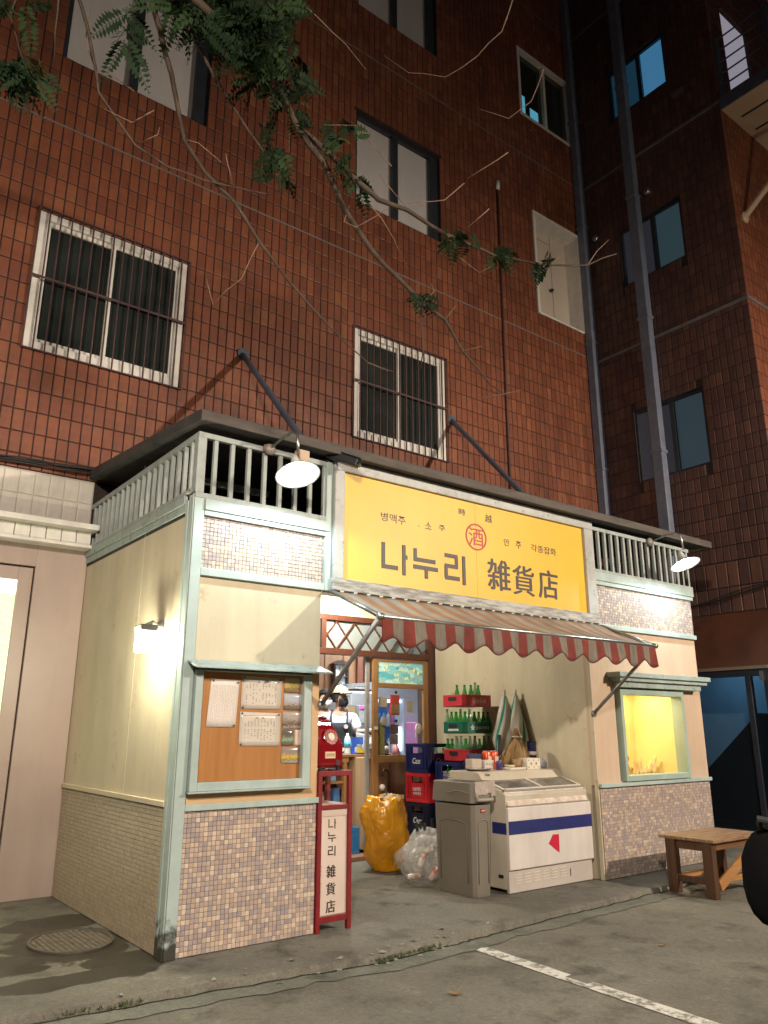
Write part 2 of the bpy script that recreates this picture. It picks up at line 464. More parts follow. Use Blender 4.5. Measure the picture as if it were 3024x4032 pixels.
        l.new(mr.outputs[0], b.inputs["Roughness"])
    else:
        b.inputs["Roughness"].default_value = .82
    l.new(c, b.inputs["Base Color"])
    b.inputs["Specular IOR Level"].default_value = .35
    bp = n.new("ShaderNodeBump"); bp.inputs["Strength"].default_value = .35; bp.inputs["Distance"].default_value = .012
    hs = n.new("ShaderNodeMath"); hs.operation = 'ADD'; l.new(fine.outputs[0], hs.inputs[0]); l.new(mid.outputs[0], hs.inputs[1])
    l.new(hs.outputs[0], bp.inputs["Height"]); l.new(bp.outputs[0], b.inputs["Normal"])
    return m
M['road'] = ground_mat("worn_concrete_road", (.140,.129,.102), (.200,.185,.146), (.098,.089,.071), 2.0)
M['sidewalk'] = ground_mat("stained_concrete_slab", (.14,.128,.105), (.205,.19,.15), (.095,.085,.07), 9.0,
                           wet=[(-.32,.80,.36,.50), (-.16,.12,.26,.25), (-.72,.42,.20,.22),(-1.0,1.05,.35,.25),(-.55,-.02,.42,.13),(-.25,1.35,.40,.22)])

# ------------------------------------------------------------------ ground
def grid_sheet(x0, x1, y0, y1, z, nx, ny):
    mb = MB(); vs = []; fs = []
    for j in range(ny+1):
        for i in range(nx+1):
            vs.append((x0+(x1-x0)*i/nx, y0+(y1-y0)*j/ny, z))
    for j in range(ny):
        for i in range(nx):
            a = j*(nx+1)+i; fs.append((a, a+1, a+nx+2, a+nx+1))
    return mb.add(vs, fs)
tag(build("road", grid_sheet(-60, 60, -60, 30, -.045, 8, 8), M['road'], norm=False), kind='structure', label="worn concrete yard in front of the shop")

curb = [(-30,-.2),(-6,-.25),(-3,-.32),(-1.6,-.36),(-.96,-.41),(-.5,-.46),(.0,-.50),(.5,-.56),(1.1,-.64),(1.7,-.60),(2.3,-.56),(2.9,-.50),(3.4,-.49),(3.9,-.46),(4.5,-.43),(5.2,-.40),(6.2,-.36),(7.6,-.34)]
edge = []
for i in range(len(curb)-1):
    a, b2 = curb[i], curb[i+1]
    L = b2[0]-a[0]; k = max(1, int(L/.045)) if -1.8 < a[0] < 6 else max(1, int(L/1.0))
    for j in range(k):
        t = j/k; x = a[0]+L*t; y = a[1]+(b2[1]-a[1])*t
        if -1.8 < x < 6: y += .022*noise.noise((x*6,0,0)) + .016*noise.noise((x*21,3,0)) + .05*max(0, noise.noise((x*2.1,7,0))-.25)
        edge.append((x, y))
edge.append(curb[-1])
mb = MB(); vs = []; fs = []
for i, (x, y) in enumerate(edge):
    dz = -.006*abs(noise.noise((x*9,1,0)))
    vs += [(x, 2.6, 0), (x, y+.05, 0), (x, y+.006, -.004+dz), (x, y-.012, -.05)]
for i in range(len(edge)-1):
    a = i*4
    for k in range(3): fs.append((a+k, a+k+1, a+k+5, a+k+4))
mb.add(vs, fs)
tag(build("sidewalk", mb, M['sidewalk']), kind='structure', label="stained concrete apron under the shop")
# dark gutter crack and green-grey strip along the kerb
mb = MB()
for i in range(len(edge)-1):
    (x0,y0),(x1,y1) = edge[i], edge[i+1]
    if -2.5 < x0 < 6.2:
        w0 = .016+.016*max(0,noise.noise((x0*5,9,0))); w1 = .016+.016*max(0,noise.noise((x1*5,9,0)))
        mb.quad((x0,y0-.010-w0,-.041),(x1,y1-.010-w1,-.041),(x1,y1-.010,-.041),(x0,y0-.010,-.041))
tag(build("gutter_crack", mb, mat("black_dirt", (.012,.012,.009), (.025,.022,.015), scale=30, rough=.95)), kind='structure')
mb = MB()
st = [e for e in edge if -2.5 < e[0] < 6.0]
for i in range(len(st)-1):
    (x0,y0),(x1,y1) = st[i], st[i+1]
    w = lambda x: .16+.05*noise.noise((x*2,4,0))+.03*noise.noise((x*8,4,0))+.016*noise.noise((x*30,4,0))
    mb.quad((x0,y0-.03-w(x0),-.0405),(x1,y1-.03-w(x1),-.0405),(x1,y1-.035,-.0405),(x0,y0-.035,-.0405))
M['gutter'] = ground_mat("green_grey_gutter", (.145,.148,.118), (.205,.20,.16), (.11,.112,.088), 14.0)
tag(build("gutter", mb, M['gutter']), kind='structure')
# parking line: worn white paint in ragged patches
def line_mat():
    m, n, l, b = nt("worn_white_line")
    tc = n.new("ShaderNodeTexCoord"); t = n.new("ShaderNodeTexNoise"); t.inputs["Scale"].default_value = 14; t.inputs["Detail"].default_value = 9; t.inputs["Roughness"].default_value = .75
    l.new(tc.outputs["Object"], t.inputs["Vector"])
    r = n.new("ShaderNodeValToRGB"); r.color_ramp.elements[0].position = .42; r.color_ramp.elements[1].position = .53
    r.color_ramp.elements[0].color = (.20,.18,.14,1); r.color_ramp.elements[1].color = (.62,.60,.54,1)
    l.new(t.outputs[0], r.inputs[0]); l.new(r.outputs[0], b.inputs["Base Color"]); b.inputs["Roughness"].default_value = .8
    return m
mb = MB(); N = 60
for i in range(N):
    y0 = -.70 - 3.2*i/N; y1 = -.70 - 3.2*(i+1)/N
    xa = lambda y: 1.735+.045*(y+.66) + .008*noise.noise((0,y*9,2)); xb = lambda y: 1.845+.045*(y+.66) + .010*noise.noise((5,y*8,2))
    cut = 1.0 if not (1.45 < -y0 < 1.62) else .5
    mb.quad((xa(y0),y0,-.041),(xa(y1),y1,-.041),(xa(y1)+(xb(y1)-xa(y1))*cut,y1,-.041),(xa(y0)+(xb(y0)-xa(y0))*cut,y0,-.041))
tag(build("parking_line", mb, line_mat()), kind='structure')

# manhole
t = thing("manhole_cover", "round cast iron manhole cover in the damp slab beside the shop's cream side wall", "manhole cover", (-.30,.78,0))
mb = MB(); mb.lathe([(.31,.0),(.31,.012),(.285,.012),(.285,.004),(0.0001,.004)], (-.30,.78,.001), 40, sx=.82, sy=1.0)
build("rim", mb, mat("iron_rim", (.16,.14,.11), (.11,.10,.08), scale=20, rough=.6, metal=.3), t)
mb = MB()
for i in range(-7, 8):
    for j in range(-8, 9):
        x = i*.034; y = j*.034
        if (x/.235)**2 + (y/.285)**2 < .9:
            mb.box((-.30+x-.011,.78+y-.011,.005),(-.30+x+.011,.78+y+.011,.010))
build("raised_studs", mb, mat("iron_studs", (.26,.215,.16), (.15,.125,.10), scale=18, rough=.6, metal=.2), t, kind='stuff')

# moss and weeds in the crack, pebbly rubble
mb = MB()
for i in range(260):
    x = R.choice([R.gauss(1.28,.10), R.gauss(1.12,.05), R.gauss(-.62,.09), R.gauss(-.38,.05), R.gauss(1.5,.06)])
    y0 = min(edge, key=lambda e: abs(e[0]-x))[1]
    y = y0 + R.gauss(-.012,.018); h = R.uniform(.002,.012); a = R.uniform(0,6.28); w = R.uniform(.004,.011)
    dx, dy = math.cos(a)*w, math.sin(a)*w
    lx, ly = R.uniform(-.012,.012), R.uniform(-.012,.012)
    mb.add([(x-dx,y-dy,-.03),(x+dx,y+dy,-.03),(x+lx,y+ly,-.03+h+.012)], [(0,1,2)])
tag(build("moss", mb, mat("dull_moss", (.055,.075,.025), (.10,.11,.045), scale=20, rough=.9)), kind='stuff', label="moss and small weeds growing in the kerb crack")
mb = MB()
for i in range(60):
    x = R.choice([R.gauss(1.15,.22), R.gauss(1.55,.3), R.uniform(-.5,1.8)])
    y0 = min(edge, key=lambda e: abs(e[0]-x))[1]; y = y0 + R.gauss(.03,.05)
    s = R.uniform(.006,.028); z = .0 if y > y0+.02 else -.045
    vs = [(x+s*R.uniform(-1,1), y+s*R.uniform(-1,1), z+R.uniform(0,.5)*s) for _ in range(8)]
    mb.add(vs, [(0,1,2),(0,2,3),(1,2,4),(2,3,5),(4,5,6),(0,6,7),(1,4,7),(3,5,0)])
tag(build("concrete_rubble", mb, mat("concrete_chip", (.34,.31,.25), (.24,.22,.18), scale=30, rough=.9)), kind='stuff', label="broken concrete chips along the kerb edge")

def curl_leaf(L, w, curl):
    mb = MB(); vs = []; fs = []; n = 6
    for i in range(n+1):
        t = i/n; x = (t-.5)*L; ww = w*math.sin(math.pi*min(1, t*.93+.05))
        z = curl*(2*t-1)**2
        vs += [(x,-ww,z+.35*ww),(x,0,z),(x,ww,z+.35*ww)]
    for i in range(n):
        a = i*3; fs += [(a,a+1,a+4,a+3),(a+1,a+2,a+5,a+4)]
    return mb.add(vs, fs)
lm = mat("dry_leaf", (.17,.10,.045), (.26,.17,.08), scale=30, rough=.8)
for i, (x, y, s, lab) in enumerate([(1.05,-1.35,.085,"small tan dry leaf lying on the road left of the white line"),(-.06,-1.72,.06,"dark curled leaf on the road near the bottom edge of the yard"),
        (.98,-2.02,.07,"thin curled brown leaf on the road closest to the big dark leaf"),(2.75,-1.46,.065,"dry leaf on the road right of the white line"),
        (.40,-1.52,.05,"little dark leaf on bare concrete below the mosaic corner"),(1.1,-2.32,.16,"big dark crumpled leaf at the foot of the picture")]):
    o = build("fallen_leaf", curl_leaf(s, s*.24, s*.18), lm if s < .1 else mat("dark_wet_leaf", (.03,.03,.022), (.05,.045,.03), scale=30, rough=.6))
    o.location = (x, y, -.04); o.rotation_euler = (R.uniform(-.2,.2), R.uniform(-.2,.2), R.uniform(0,6))
    tag(o, lab, "leaf", "fallen leaves on the road")

# ------------------------------------------------------------------ brick building
BX = -3.2
bld = thing("brick_building", "tall dark red glazed brick building rising behind the shop, with windows and a side wing", "building", (3,2.35,0))
TW, TH = .1007, .2075
X0, Z0 = -.78, 7.2 - 20*TH
openings = {  # x0,x1,z0,z1 on the facade
 'w1': (-.78,.73,4.71,6.16), 'w2': (2.945,4.455,4.71,6.16), 'w3': (2.945,4.455,8.03,9.48), 'w4': (-.78,.83,8.03,9.48),
 'w5': (2.945,4.455,11.35,12.80), 'sm': (6.47,7.65,7.62,9.50), 'wr': (6.33,7.70,11.35,12.80), 'door': (1.03,4.12,0,2.62)}
def wall_cells(x0, x1, z0, z1, ops, place):
    xs = sorted({x0, x1, *[o[0] for o in ops], *[o[1] for o in ops]}); zs = sorted({z0, z1, *[o[2] for o in ops], *[o[3] for o in ops]})
    xs = [x for x in xs if x0 <= x <= x1]; zs = [z for z in zs if z0 <= z <= z1]
    for j in range(len(zs)-1):
        run = None
        for i in range(len(xs)-1):
            cx = (xs[i]+xs[i+1])/2; cz = (zs[j]+zs[j+1])/2
            hole = any(o[0] < cx < o[1] and o[2] < cz < o[3] for o in ops)
            if not hole:
                run = (run[0], xs[i+1]) if run else (xs[i], xs[i+1])
            if hole or i == len(xs)-2:
                if run: place(run[0], run[1], zs[j], zs[j+1]); run = None
mb = MB()
wall_cells(BX, 7.76, 0, 16, list(openings.values()), lambda a,b,c,d: mb.box((a,2.36,c),(b,2.60,d)))
build("facade_wall", mb, M['grout'], bld)
wing_ops = {'a': (.52,1.68,4.88,6.04), 'b': (.52,1.64,8.20,9.25), 'c': (.49,1.58,11.42,12.42), 'd': (.14,1.62,0,2.04)}
mb = MB()
wall_cells(-.29, 2.36, 0, 16, list(wing_ops.values()), lambda a,b,c,d: mb.box((7.76,a,c),(7.98,b,d)))
build("wing_wall", mb, M['grout'], bld)
mb = MB()
balc_door = (8.19,9.05,10.42,12.55)
wall_cells(7.76, 13, 0, 16, [balc_door], lambda a,b,c,d: mb.box((a+(.22 if a<7.8 else 0),-.29,c),(b,-.07,d)))
build("return_wall", mb, M['grout'], bld)

def tile_mesh(w, h, d, mats):
    """a tile on a wall facing -Y, front face at local y = 0, chamfered rim"""
    c = min(w, h)*.06
    mb = MB()
    a, b = w/2, h/2
    vs = [(-a,d,-b),(a,d,-b),(a,d,b),(-a,d,b),(-a,c*.5,-b),(a,c*.5,-b),(a,c*.5,b),(-a,c*.5,b),(-a+c,0,-b+c),(a-c,0,-b+c),(a-c,0,b-c),(-a+c,0,b-c)]
    fs = [(0,1,5,4),(1,2,6,5),(2,3,7,6),(3,0,4,7),(4,5,9,8),(5,6,10,9),(6,7,11,10),(7,4,8,11),(8,9,10,11)]
    return mb.add(vs, fs)
class Tiles:
    """tiles of a wall: one nearest batch as single parts, the rest joined"""
    def __init__(s, w, h, d, mats, name):
        s.w, s.h, s.d, s.mats, s.name = w, h, d, mats, name
        s.t = tile_mesh(w, h, d, mats); s.bias = 1.6
        s.lum = [m.node_tree.nodes['Color Ramp'].color_ramp.elements[0].color[0] if 'Color Ramp' in m.node_tree.nodes else .5 for m in mats]
        q_ = sum(s.lum)/len(s.lum); dv = max(abs(x-q_) for x in s.lum) or 1; s.lum = [(x-q_)/dv for x in s.lum]
        s.var = [mesh_of(name, s.t, m) for m in mats]
    def fill(s, cells, place, parent, singles, rest_name, weights, far_parent=None):
        rest = MB()
        for idx, (u, v, cw, ch) in enumerate(cells):
            bz = noise.noise(Vector((u*.55, v*.4, 3.1))) + .5*noise.noise(Vector((u*1.7, v*1.1, 8.2))); lum = s.lum
            mi = R.choices(range(len(s.mats)), [w_*math.exp(s.bias*bz*q_) for w_, q_ in zip(weights, lum)])[0]
            full = abs(cw-s.w) < .004 and abs(ch-s.h) < .004
            if full and idx in singles:
                o = bpy.data.objects.new(s.name, s.var[mi]); COL.objects.link(o)
                o.matrix_world = place(u, v, R.uniform(-.0012,.0012), R.uniform(-.006,.006), R.uniform(-.006,.006))
                mw = o.matrix_world.copy()
                o.parent = parent
                o.matrix_parent_inverse = Matrix.Identity(4)
                o.matrix_basis = mw if parent.type == 'MESH' else Matrix.Translation(-Vector(parent.location)) @ mw
            else:
                T = place(u, v, R.uniform(-.0012,.0012), R.uniform(-.006,.006), R.uniform(-.006,.006))
                src = s.t if full else tile_mesh(cw, ch, s.d, None)
                rest.add([T @ Vector(p) for p in src.v], src.f, mi)
        if rest.v:
            build(rest_name, rest, s.mats, far_parent or parent, kind='stuff', norm=False)
def front(y):
    return lambda u, v, dy, r1, r2: Matrix.Translation((u, y+dy, v)) @ Matrix.Rotation(r1, 4, 'X') @ Matrix.Rotation(r2, 4, 'Z')
def leftface(x):
    return lambda u, v, dx, r1, r2: Matrix.Translation((x+dx, u, v)) @ Matrix.Rotation(rad(-90), 4, 'Z') @ Matrix.Rotation(r1, 4, 'X') @ Matrix.Rotation(r2, 4, 'Z')
def cells(x0, x1, z0, z1, tw, th, ax, az, g, ops):
    out = []
    i0 = math.floor((x0-ax)/tw+1e-6); i1 = math.ceil((x1-ax)/tw-1e-6); j0 = math.floor((z0-az)/th+1e-6); j1 = math.ceil((z1-az)/th-1e-6)
    for j in range(j0, j1):
        for i in range(i0, i1):
            a, b, c, d = max(x0, ax+i*tw), min(x1, ax+(i+1)*tw), max(z0, az+j*th), min(z1, az+(j+1)*th)
            skip = False
            for (p,q,r_,s_) in ops:
                if a >= p-1e-4 and b <= q+1e-4 and c >= r_-1e-4 and d <= s_+1e-4: skip = True; break
                if b > p+1e-4 and a < q-1e-4 and d > r_+1e-4 and c < s_-1e-4:
                    # cut the tile at the opening's edge
                    if a < p < b: b = p
                    elif a < q < b: a = q
                    elif c < r_ < d: d = r_
                    elif c < s_ < d: c = s_
                    if b > p+1e-4 and a < q-1e-4 and d > r_+1e-4 and c < s_-1e-4: skip = True; break
            if skip or b-a < g*1.6 or d-c < g*1.6: continue
            out.append(((a+b)/2, (c+d)/2, b-a-g, d-c-g))
    return out
GB = .0115
brick_t = Tiles(TW-GB, TH-GB, .012, bricks, "brick_tile")
ops = [o for k, o in openings.items()]
cl = cells(BX, 7.755, 3.54, 15.6, TW, TH, X0, Z0, GB, ops)
cl = [c for c in cl]
camv = Vector(cam.location)
order = sorted(range(len(cl)), key=lambda i: (Vector((cl[i][0], 2.35, cl[i][1]))-camv).length if cl[i][0] > -1.05 else 99)
singles = set([i for i in order if abs(cl[i][2]-(TW-GB)) < .004 and abs(cl[i][3]-(TH-GB)) < .004][:300])
brick_t.fill(cl, front(2.35), bld, singles, "upper_brick_tiles", [30,20,24,12,7,16])
cl = cells(-.30, 2.34, 3.46, 15.6, TW, TH, -.30, Z0, GB, list(wing_ops.values()))
Tiles(TW-GB, TH-GB, .012, bricks_shaded, "brick_tile").fill(cl, leftface(7.75), bld, set(), "wing_brick_tiles", [22,10,30,30,2,16])
cl = cells(7.75, 12.9, 3.46, 15.6, TW, TH, 7.75, Z0, GB, [balc_door])
brick_t.fill(cl, front(-.30), bld, set(), "return_brick_tiles", [30,20,24,12,7,16])
big = Tiles(.155-.012, .34-.012, .012, [bricks_shaded[3], bricks_shaded[1], bricks_shaded[4]], "wing_base_tile")
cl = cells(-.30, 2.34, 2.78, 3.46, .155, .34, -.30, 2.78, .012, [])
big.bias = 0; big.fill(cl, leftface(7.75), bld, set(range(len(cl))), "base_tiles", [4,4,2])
mb = MB(); mb.box((7.742,-.30,2.05),(7.759,2.34,2.775))
build("rust_lintel_panel", mb, mat("rust_brown_metal", (.13,.045,.022), (.085,.03,.018), scale=3, rough=.55), bld)
# sealant lines at floor level
mb = MB()
SE = mat("grey_sealant", (.20,.17,.16), (.15,.13,.12), scale=10, rough=.8)
for z in (7.2, 10.52, 13.84):
    mb = MB(); mb.box((BX,2.345,z-.011),(7.74,2.356,z+.008)); build("floor_joint", mb, SE, bld)
mb = MB()
LS = mat("grey_ledge", (.16,.16,.17), (.12,.12,.13), scale=6, rough=.7)
for z in (7.10, 10.42, 13.7):
    mb = MB(); mb.box((7.735,-.31,z-.03),(7.758,2.33,z+.012)); mb.box((7.7582,-.315,z-.03),(12.9,-.292,z+.012)); build("ledge_strip", mb, LS, bld)
if 0: build("ledge_strip", mb, mat("grey_ledge", (.16,.16,.17), (.12,.12,.13), scale=6, rough=.7), bld)

# facade windows ----------------------------------------------------------------
def bars_frame(mb, x0, x1, z0, z1, y0, y1, w, mi=0):
    mb.box((x0,y0,z0),(x0+w,y1,z1),mi); mb.box((x1-w,y0,z0),(x1,y1,z1),mi)
    mb.box((x0+w,y0,z0),(x1-w,y1,z0+w),mi); mb.box((x0+w,y0,z1-w),(x1-w,y1,z1),mi)
def barred_window(x0, x1, z0, z1, lab):
    f = MB(); bars_frame(f, x0, x1, z0, z1, 2.352, 2.42, .075)
    xm = (x0+x1)/2 - .03
    w = build("window", f, M['white'], bld, bevel=.006, label=lab)
    s = MB(); bars_frame(s, x0+.075, xm+.03, z0+.075, z1-.075, 2.385, 2.412, .045)
    build("sash", s, M['white'], w, bevel=.004)
    s = MB(); bars_frame(s, xm-.02, x1-.075, z0+.075, z1-.075, 2.358, 2.384, .045)
    build("sash", s, M['white'], w, bevel=.004)
    p = MB(); p.quad((x0+.1,2.405,z0+.1),(xm,2.405,z0+.1),(xm,2.405,z1-.1),(x0+.1,2.405,z1-.1))
    build("pane", p, M['dkglass'], w, norm=False)
    p = MB(); p.quad((xm,2.372,z0+.1),(x1-.1,2.372,z0+.1),(x1-.1,2.372,z1-.1),(xm,2.372,z1-.1))
    build("pane", p, M['dkglass'], w, norm=False)
    g = MB(); bars_frame(g, x0-.02, x1+.03, z0-.03, z1+.03, 2.318, 2.333, .014)
    for z in (z0-.02, z1+.02):
        for x in (x0, x1+.02): g.box((x-.008,2.333,z-.008),(x+.008,2.352,z+.008))
    gr = build("window_grille", g, M['bar'], bld, bevel=.002)
    nb = 15
    for i in range(1, nb):
        x = x0-.02 + (x1-x0+.05)*i/nb
        q = MB(); q.box((x-.006,2.317,z0-.012),(x+.006,2.334,z1+.012))
        build("bar", q, M['bar'], gr)
    q = MB(); q.box((x0-.004,2.311,(z0+z1)/2-.012),(x1+.012,2.3165,(z0+z1)/2+.012)); build("cross_bar", q, M['bar'], gr)
barred_window(*openings['w1'], "white framed sliding window behind iron bars")
barred_window(*openings['w2'], "white framed sliding window behind iron bars")
def blind_window(x0, x1, z0, z1):
    f = MB(); bars_frame(f, x0, x1, z0, z1, 2.40, 2.47, .05)
    xm = (x0+x1)/2 - .05
    f.box((xm-.045,2.385,z0+.05),(xm+.045,2.45,z1-.05)); f.box((x1-.16,2.385,z0+.05),(x1-.05,2.45,z1-.05))
    w = build("window", f, M['winblack'], bld, bevel=.005)
    b = MB(); b.quad((x0+.04,2.46,z0+.04),(x1-.04,2.46,z0+.04),(x1-.04,2.46,z1-.04),(x0+.04,2.46,z1-.04))
    build("blind", b, M['blind'], w, norm=False)
    for a, c in ((x0+.05, xm-.045), (xm+.045, x1-.16)):
        g = MB(); g.quad((a,2.43,z0+.05),(c,2.43,z0+.05),(c,2.43,z1-.05),(a,2.43,z1-.05)); build("pane", g, M['clear'], w, norm=False)
    s = MB(); s.box((x0-.03,2.335,z1+.002),(x1+.03,2.40,z1+.03)); build("drip_head", s, M['grout'], w)
for k in ('w3','w4','w5'): blind_window(*openings[k])
# white framed window top right
x0,x1,z0,z1 = openings['wr']
f = MB(); bars_frame(f, x0, x1, z0, z1, 2.35, 2.44, .06); f.box(((x0+x1)/2-.03,2.36,z0+.06),((x0+x1)/2+.03,2.43,z1-.06))
w = build("window", f, M['white'], bld, bevel=.005)
b = MB(); b.quad((x0+.05,2.43,z0+.05),(x1-.05,2.43,z0+.05),(x1-.05,2.43,z1-.05),(x0+.05,2.43,z1-.05)); build("pane", b, M['dkglass'], w, norm=False)
b = MB(); b.quad((x0+.08,2.426,z0+.08),(x0+.22,2.426,z0+.08),(x0+.22,2.426,z0+.52),(x0+.08,2.426,z0+.52)); b.quad((x0+.34,2.426,z0+.08),(x0+.55,2.426,z0+.08),(x0+.55,2.426,z0+.36),(x0+.34,2.426,z0+.36))
build("lit_reveal", b, emis("cyan_lit_room", (.10,.42,.58), .55), w, norm=False)
# recessed door in a white frame
x0,x1,z0,z1 = openings['sm']
f = MB(); f.box((x0,2.33,z0),(x0+.05,2.62,z1)); f.box((x1-.05,2.33,z0),(x1,2.62,z1)); f.box((x0+.05,2.33,z1-.06),(x1-.05,2.62,z1)); f.box((x0+.05,2.34,z0),(x1-.05,2.62,z0+.03))
w = build("door_recess", f, M['white'], bld, bevel=.005)
f = MB(); f.box((x0+.05,2.62,z0),(x1-.05,2.66,z1)); build("door", f, mat("beige_door_paint", (.55,.47,.38), (.5,.42,.34), scale=1.5, rough=.5), w)
f = MB(); f.box((x0+.72,2.612,z0+.03),(x0+.727,2.625,z1-.06)); f.box((x0+.10,2.612,z1-.22),(x0+.72,2.625,z1-.213)); build("door_gap", f, M['print'], w)
f = MB(); f.lathe([(.001,0),(.03,.0),(.035,.02),(.02,.05),(.02,.0)], (x0+.66,2.60,z0+.75), 10, rot=Matrix.Rotation(rad(90),3,'X')); build("door_knob", f, M['dark'], w, smooth=True)
# wing windows
M['bluelit'] = emis("blue_lit_curtain", (.08,.30,.56), .42)
M['teal'] = emis("dim_teal_curtain", (.05,.10,.125), .30)
M['dimgrey'] = emis("dim_grey_curtain", (.06,.062,.08), .22)
M['tealdim'] = emis("dim_teal_pane", (.045,.085,.11), .30)
for k, pr, pl in (('a',M['tealdim'],M['dimgrey']),('b',M['teal'],M['dimgrey']),('c',M['bluelit'],emis("dull_blue_curtain",(.02,.08,.14),.30))):
    a, b_, c, d = wing_ops[k]
    f = MB()
    for (p,q,r_,s_) in ((a,a+.04,c,d),(b_-.04,b_,c,d),(a+.04,b_-.04,c,c+.04),(a+.04,b_-.04,d-.04,d),((a+b_)/2-.08,(a+b_)/2-.01,c+.04,d-.04)):
        f.box((7.80,p,r_),(7.87,q,s_))
    w = build("window", f, M['winblack'], bld, bevel=.004)
    ym = (a+b_)/2-.045
    g = MB(); g.quad((7.85,a+.03,c+.03),(7.85,ym,c+.03),(7.85,ym,d-.03),(7.85,a+.03,d-.03)); build("pane", g, pr, w, norm=False, label="window half with a faintly lit blue curtain")
    g = MB(); g.quad((7.852,ym,c+.03),(7.852,b_-.03,c+.03),(7.852,b_-.03,d-.03),(7.852,ym,d-.03)); build("pane", g, pl, w, norm=False)
# glass door to the stairwell in the wing
f = MB()
for (p,q,r_,s_) in ((.14,.19,0,2.04),(1.56,1.62,0,2.04),(.19,1.56,1.96,2.04),(.36,.43,.05,1.96),(.19,1.56,0,.05)):
    f.box((7.77,p,r_),(7.85,q,s_))
w = build("stairwell_door", f, M['winblack'], bld, bevel=.004, label="black framed glass door at the foot of the side wing")
f = MB(); f.box((7.80,.43,.05),(7.808,1.56,1.96)); build("pane", f, glass("bluish_glass",(.75,.85,.92),.05), w)
f = MB(); f.box((7.80,.19,.05),(7.808,.36,1.96)); build("pane", f, glass("bluish_side_glass",(.75,.85,.92),.05), w)
f = MB(); f.box((7.735,1.12,1.02),(7.75,1.22,1.04)); f.box((7.75,1.19,1.02),(7.80,1.21,1.04)); build("handle", f, M['chrome'], w)
f = MB(); f.box((7.74,.18,1.90),(7.765,.22,2.02)); build("closer", f, M['chrome'], w)
f = MB(); f.box((7.73,.10,2.045),(7.765,1.66,2.085)); build("head_trim", f, mat("dull_brass_trim", (.20,.15,.11), rough=.5), w)
# stairwell behind the glass
f = MB(); f.box((9.6,-.06,0),(9.7,2.6,2.7)); f.box((7.99,2.45,0),(9.6,2.55,2.7)); f.box((7.99,-.068,0),(9.6,.06,2.7)); f.box((7.99,.06,2.6),(9.6,2.45,2.68))
build("stairwell_wall", f, mat("grey_stair_wall", (.30,.33,.36), (.25,.28,.31), scale=2, rough=.7), bld)
f = MB(); f.prism([(8.7,.80,0.0),(8.7,2.3,0.0),(8.7,2.3,.15),(8.7,.80,1.52)], (.7,0,0))
build("staircase", f, M['dark'], bld)
f = MB(); f.box((8.0,.0,0),(9.6,2.45,.02)); build("stairwell_floor", f, M['dark'], bld)

# balcony at the upper right
f = MB(); f.box((7.76,-1.85,10.26),(12.5,-.302,10.42)); bal = build("balcony", f, mat("ochre_soffit", (.50,.36,.24), (.42,.30,.20), scale=2, rough=.7), bld, label="balcony with slatted soffit and dark rails")
f = MB(); f.box((7.735,-1.87,10.245),(7.757,-.302,10.46)); f.box((7.757,-1.872,10.245),(12.5,-1.851,10.46)); build("edge_beam", f, M['steel'], bal)
for i in range(7):
    f = MB(); x = 8.12+.42*i; f.box((x,-1.75,10.248),(x+.03,-.42,10.262)); build("soffit_slot", f, M['dark'], bal)
for y in (-.34,-1.1,-1.82): f = MB(); f.box((7.77,y-.03,10.42),(7.83,y+.03,11.55)); build("rail_post", f, M['steel'], bal)
for x in (9,10.2,11.4): f = MB(); f.box((x-.02,-1.84,10.42),(x+.02,-1.80,11.55)); build("rail_post", f, M['steel'], bal)
for k in range(5):
    z = 10.68+.215*k
    f = MB(); f.tube([(7.80,-.32,z),(7.80,-1.82,z),(12.4,-1.82,z)], .014, 6); build("rail", f, M['steel'], bal)
f = MB(); f.box((8.19,-.24,10.42),(9.05,-.20,12.55)); bd = build("balcony_door", f, emis("door_added_glow", (.46,.43,.52), .45), bld)  # door given its own glow in place of light falling on it
f = MB(); f.tube([(7.99,-.30,8.47),(8.75,-1.55,10.25)], .045, 8); f.lathe([(.09,0),(.09,.02),(.05,.05),(.0001,.05)], (7.99,-.305,8.47), 10, rot=Matrix.Rotation(rad(90),3,'X'))
build("strut", f, mat("tan_strut", (.50,.36,.24), rough=.5), bal)

# drain pipes and a thin vent pipe
for nm, x0, x1, y0, y1, lab in (("drain_pipe",7.60,7.735,2.20,2.335,"blue grey square drain pipe in the inside corner of the brick building"),("drain_pipe",7.60,7.73,1.16,1.33,"wide blue grey square drain pipe crossing the side wing's windows")):
    t = thing(nm, lab, "drain pipe", ((x0+x1)/2,(y0+y1)/2,0))
    f = MB(); f.box((x0,y0,2.5),(x1,y1,15.8)); build("pipe", f, M['pipe'], t, bevel=.012)
    for z in (5.2,7.4,9.6,11.8):
        f = MB(); f.box((x0-.012,y0-.012,z),(x1+.012,y1+.012,z+.05)); build("bracket", f, M['pipe'], t, bevel=.004)
t = thing("vent_pipe", "thin dark pipe running down the bricks right of the barred window, pale cap on top", "pipe", (5.65,2.33,4.5))
f = MB(); f.tube([(5.63,2.328,3.6),(5.65,2.328,9.5)], .018, 8); build("pipe", f, M['bar'], t, smooth=True)
f = MB(); f.tube([(5.65,2.32,9.48),(5.65,2.31,9.62)], .034, 10); build("cap", f, M['white'], t, smooth=True)
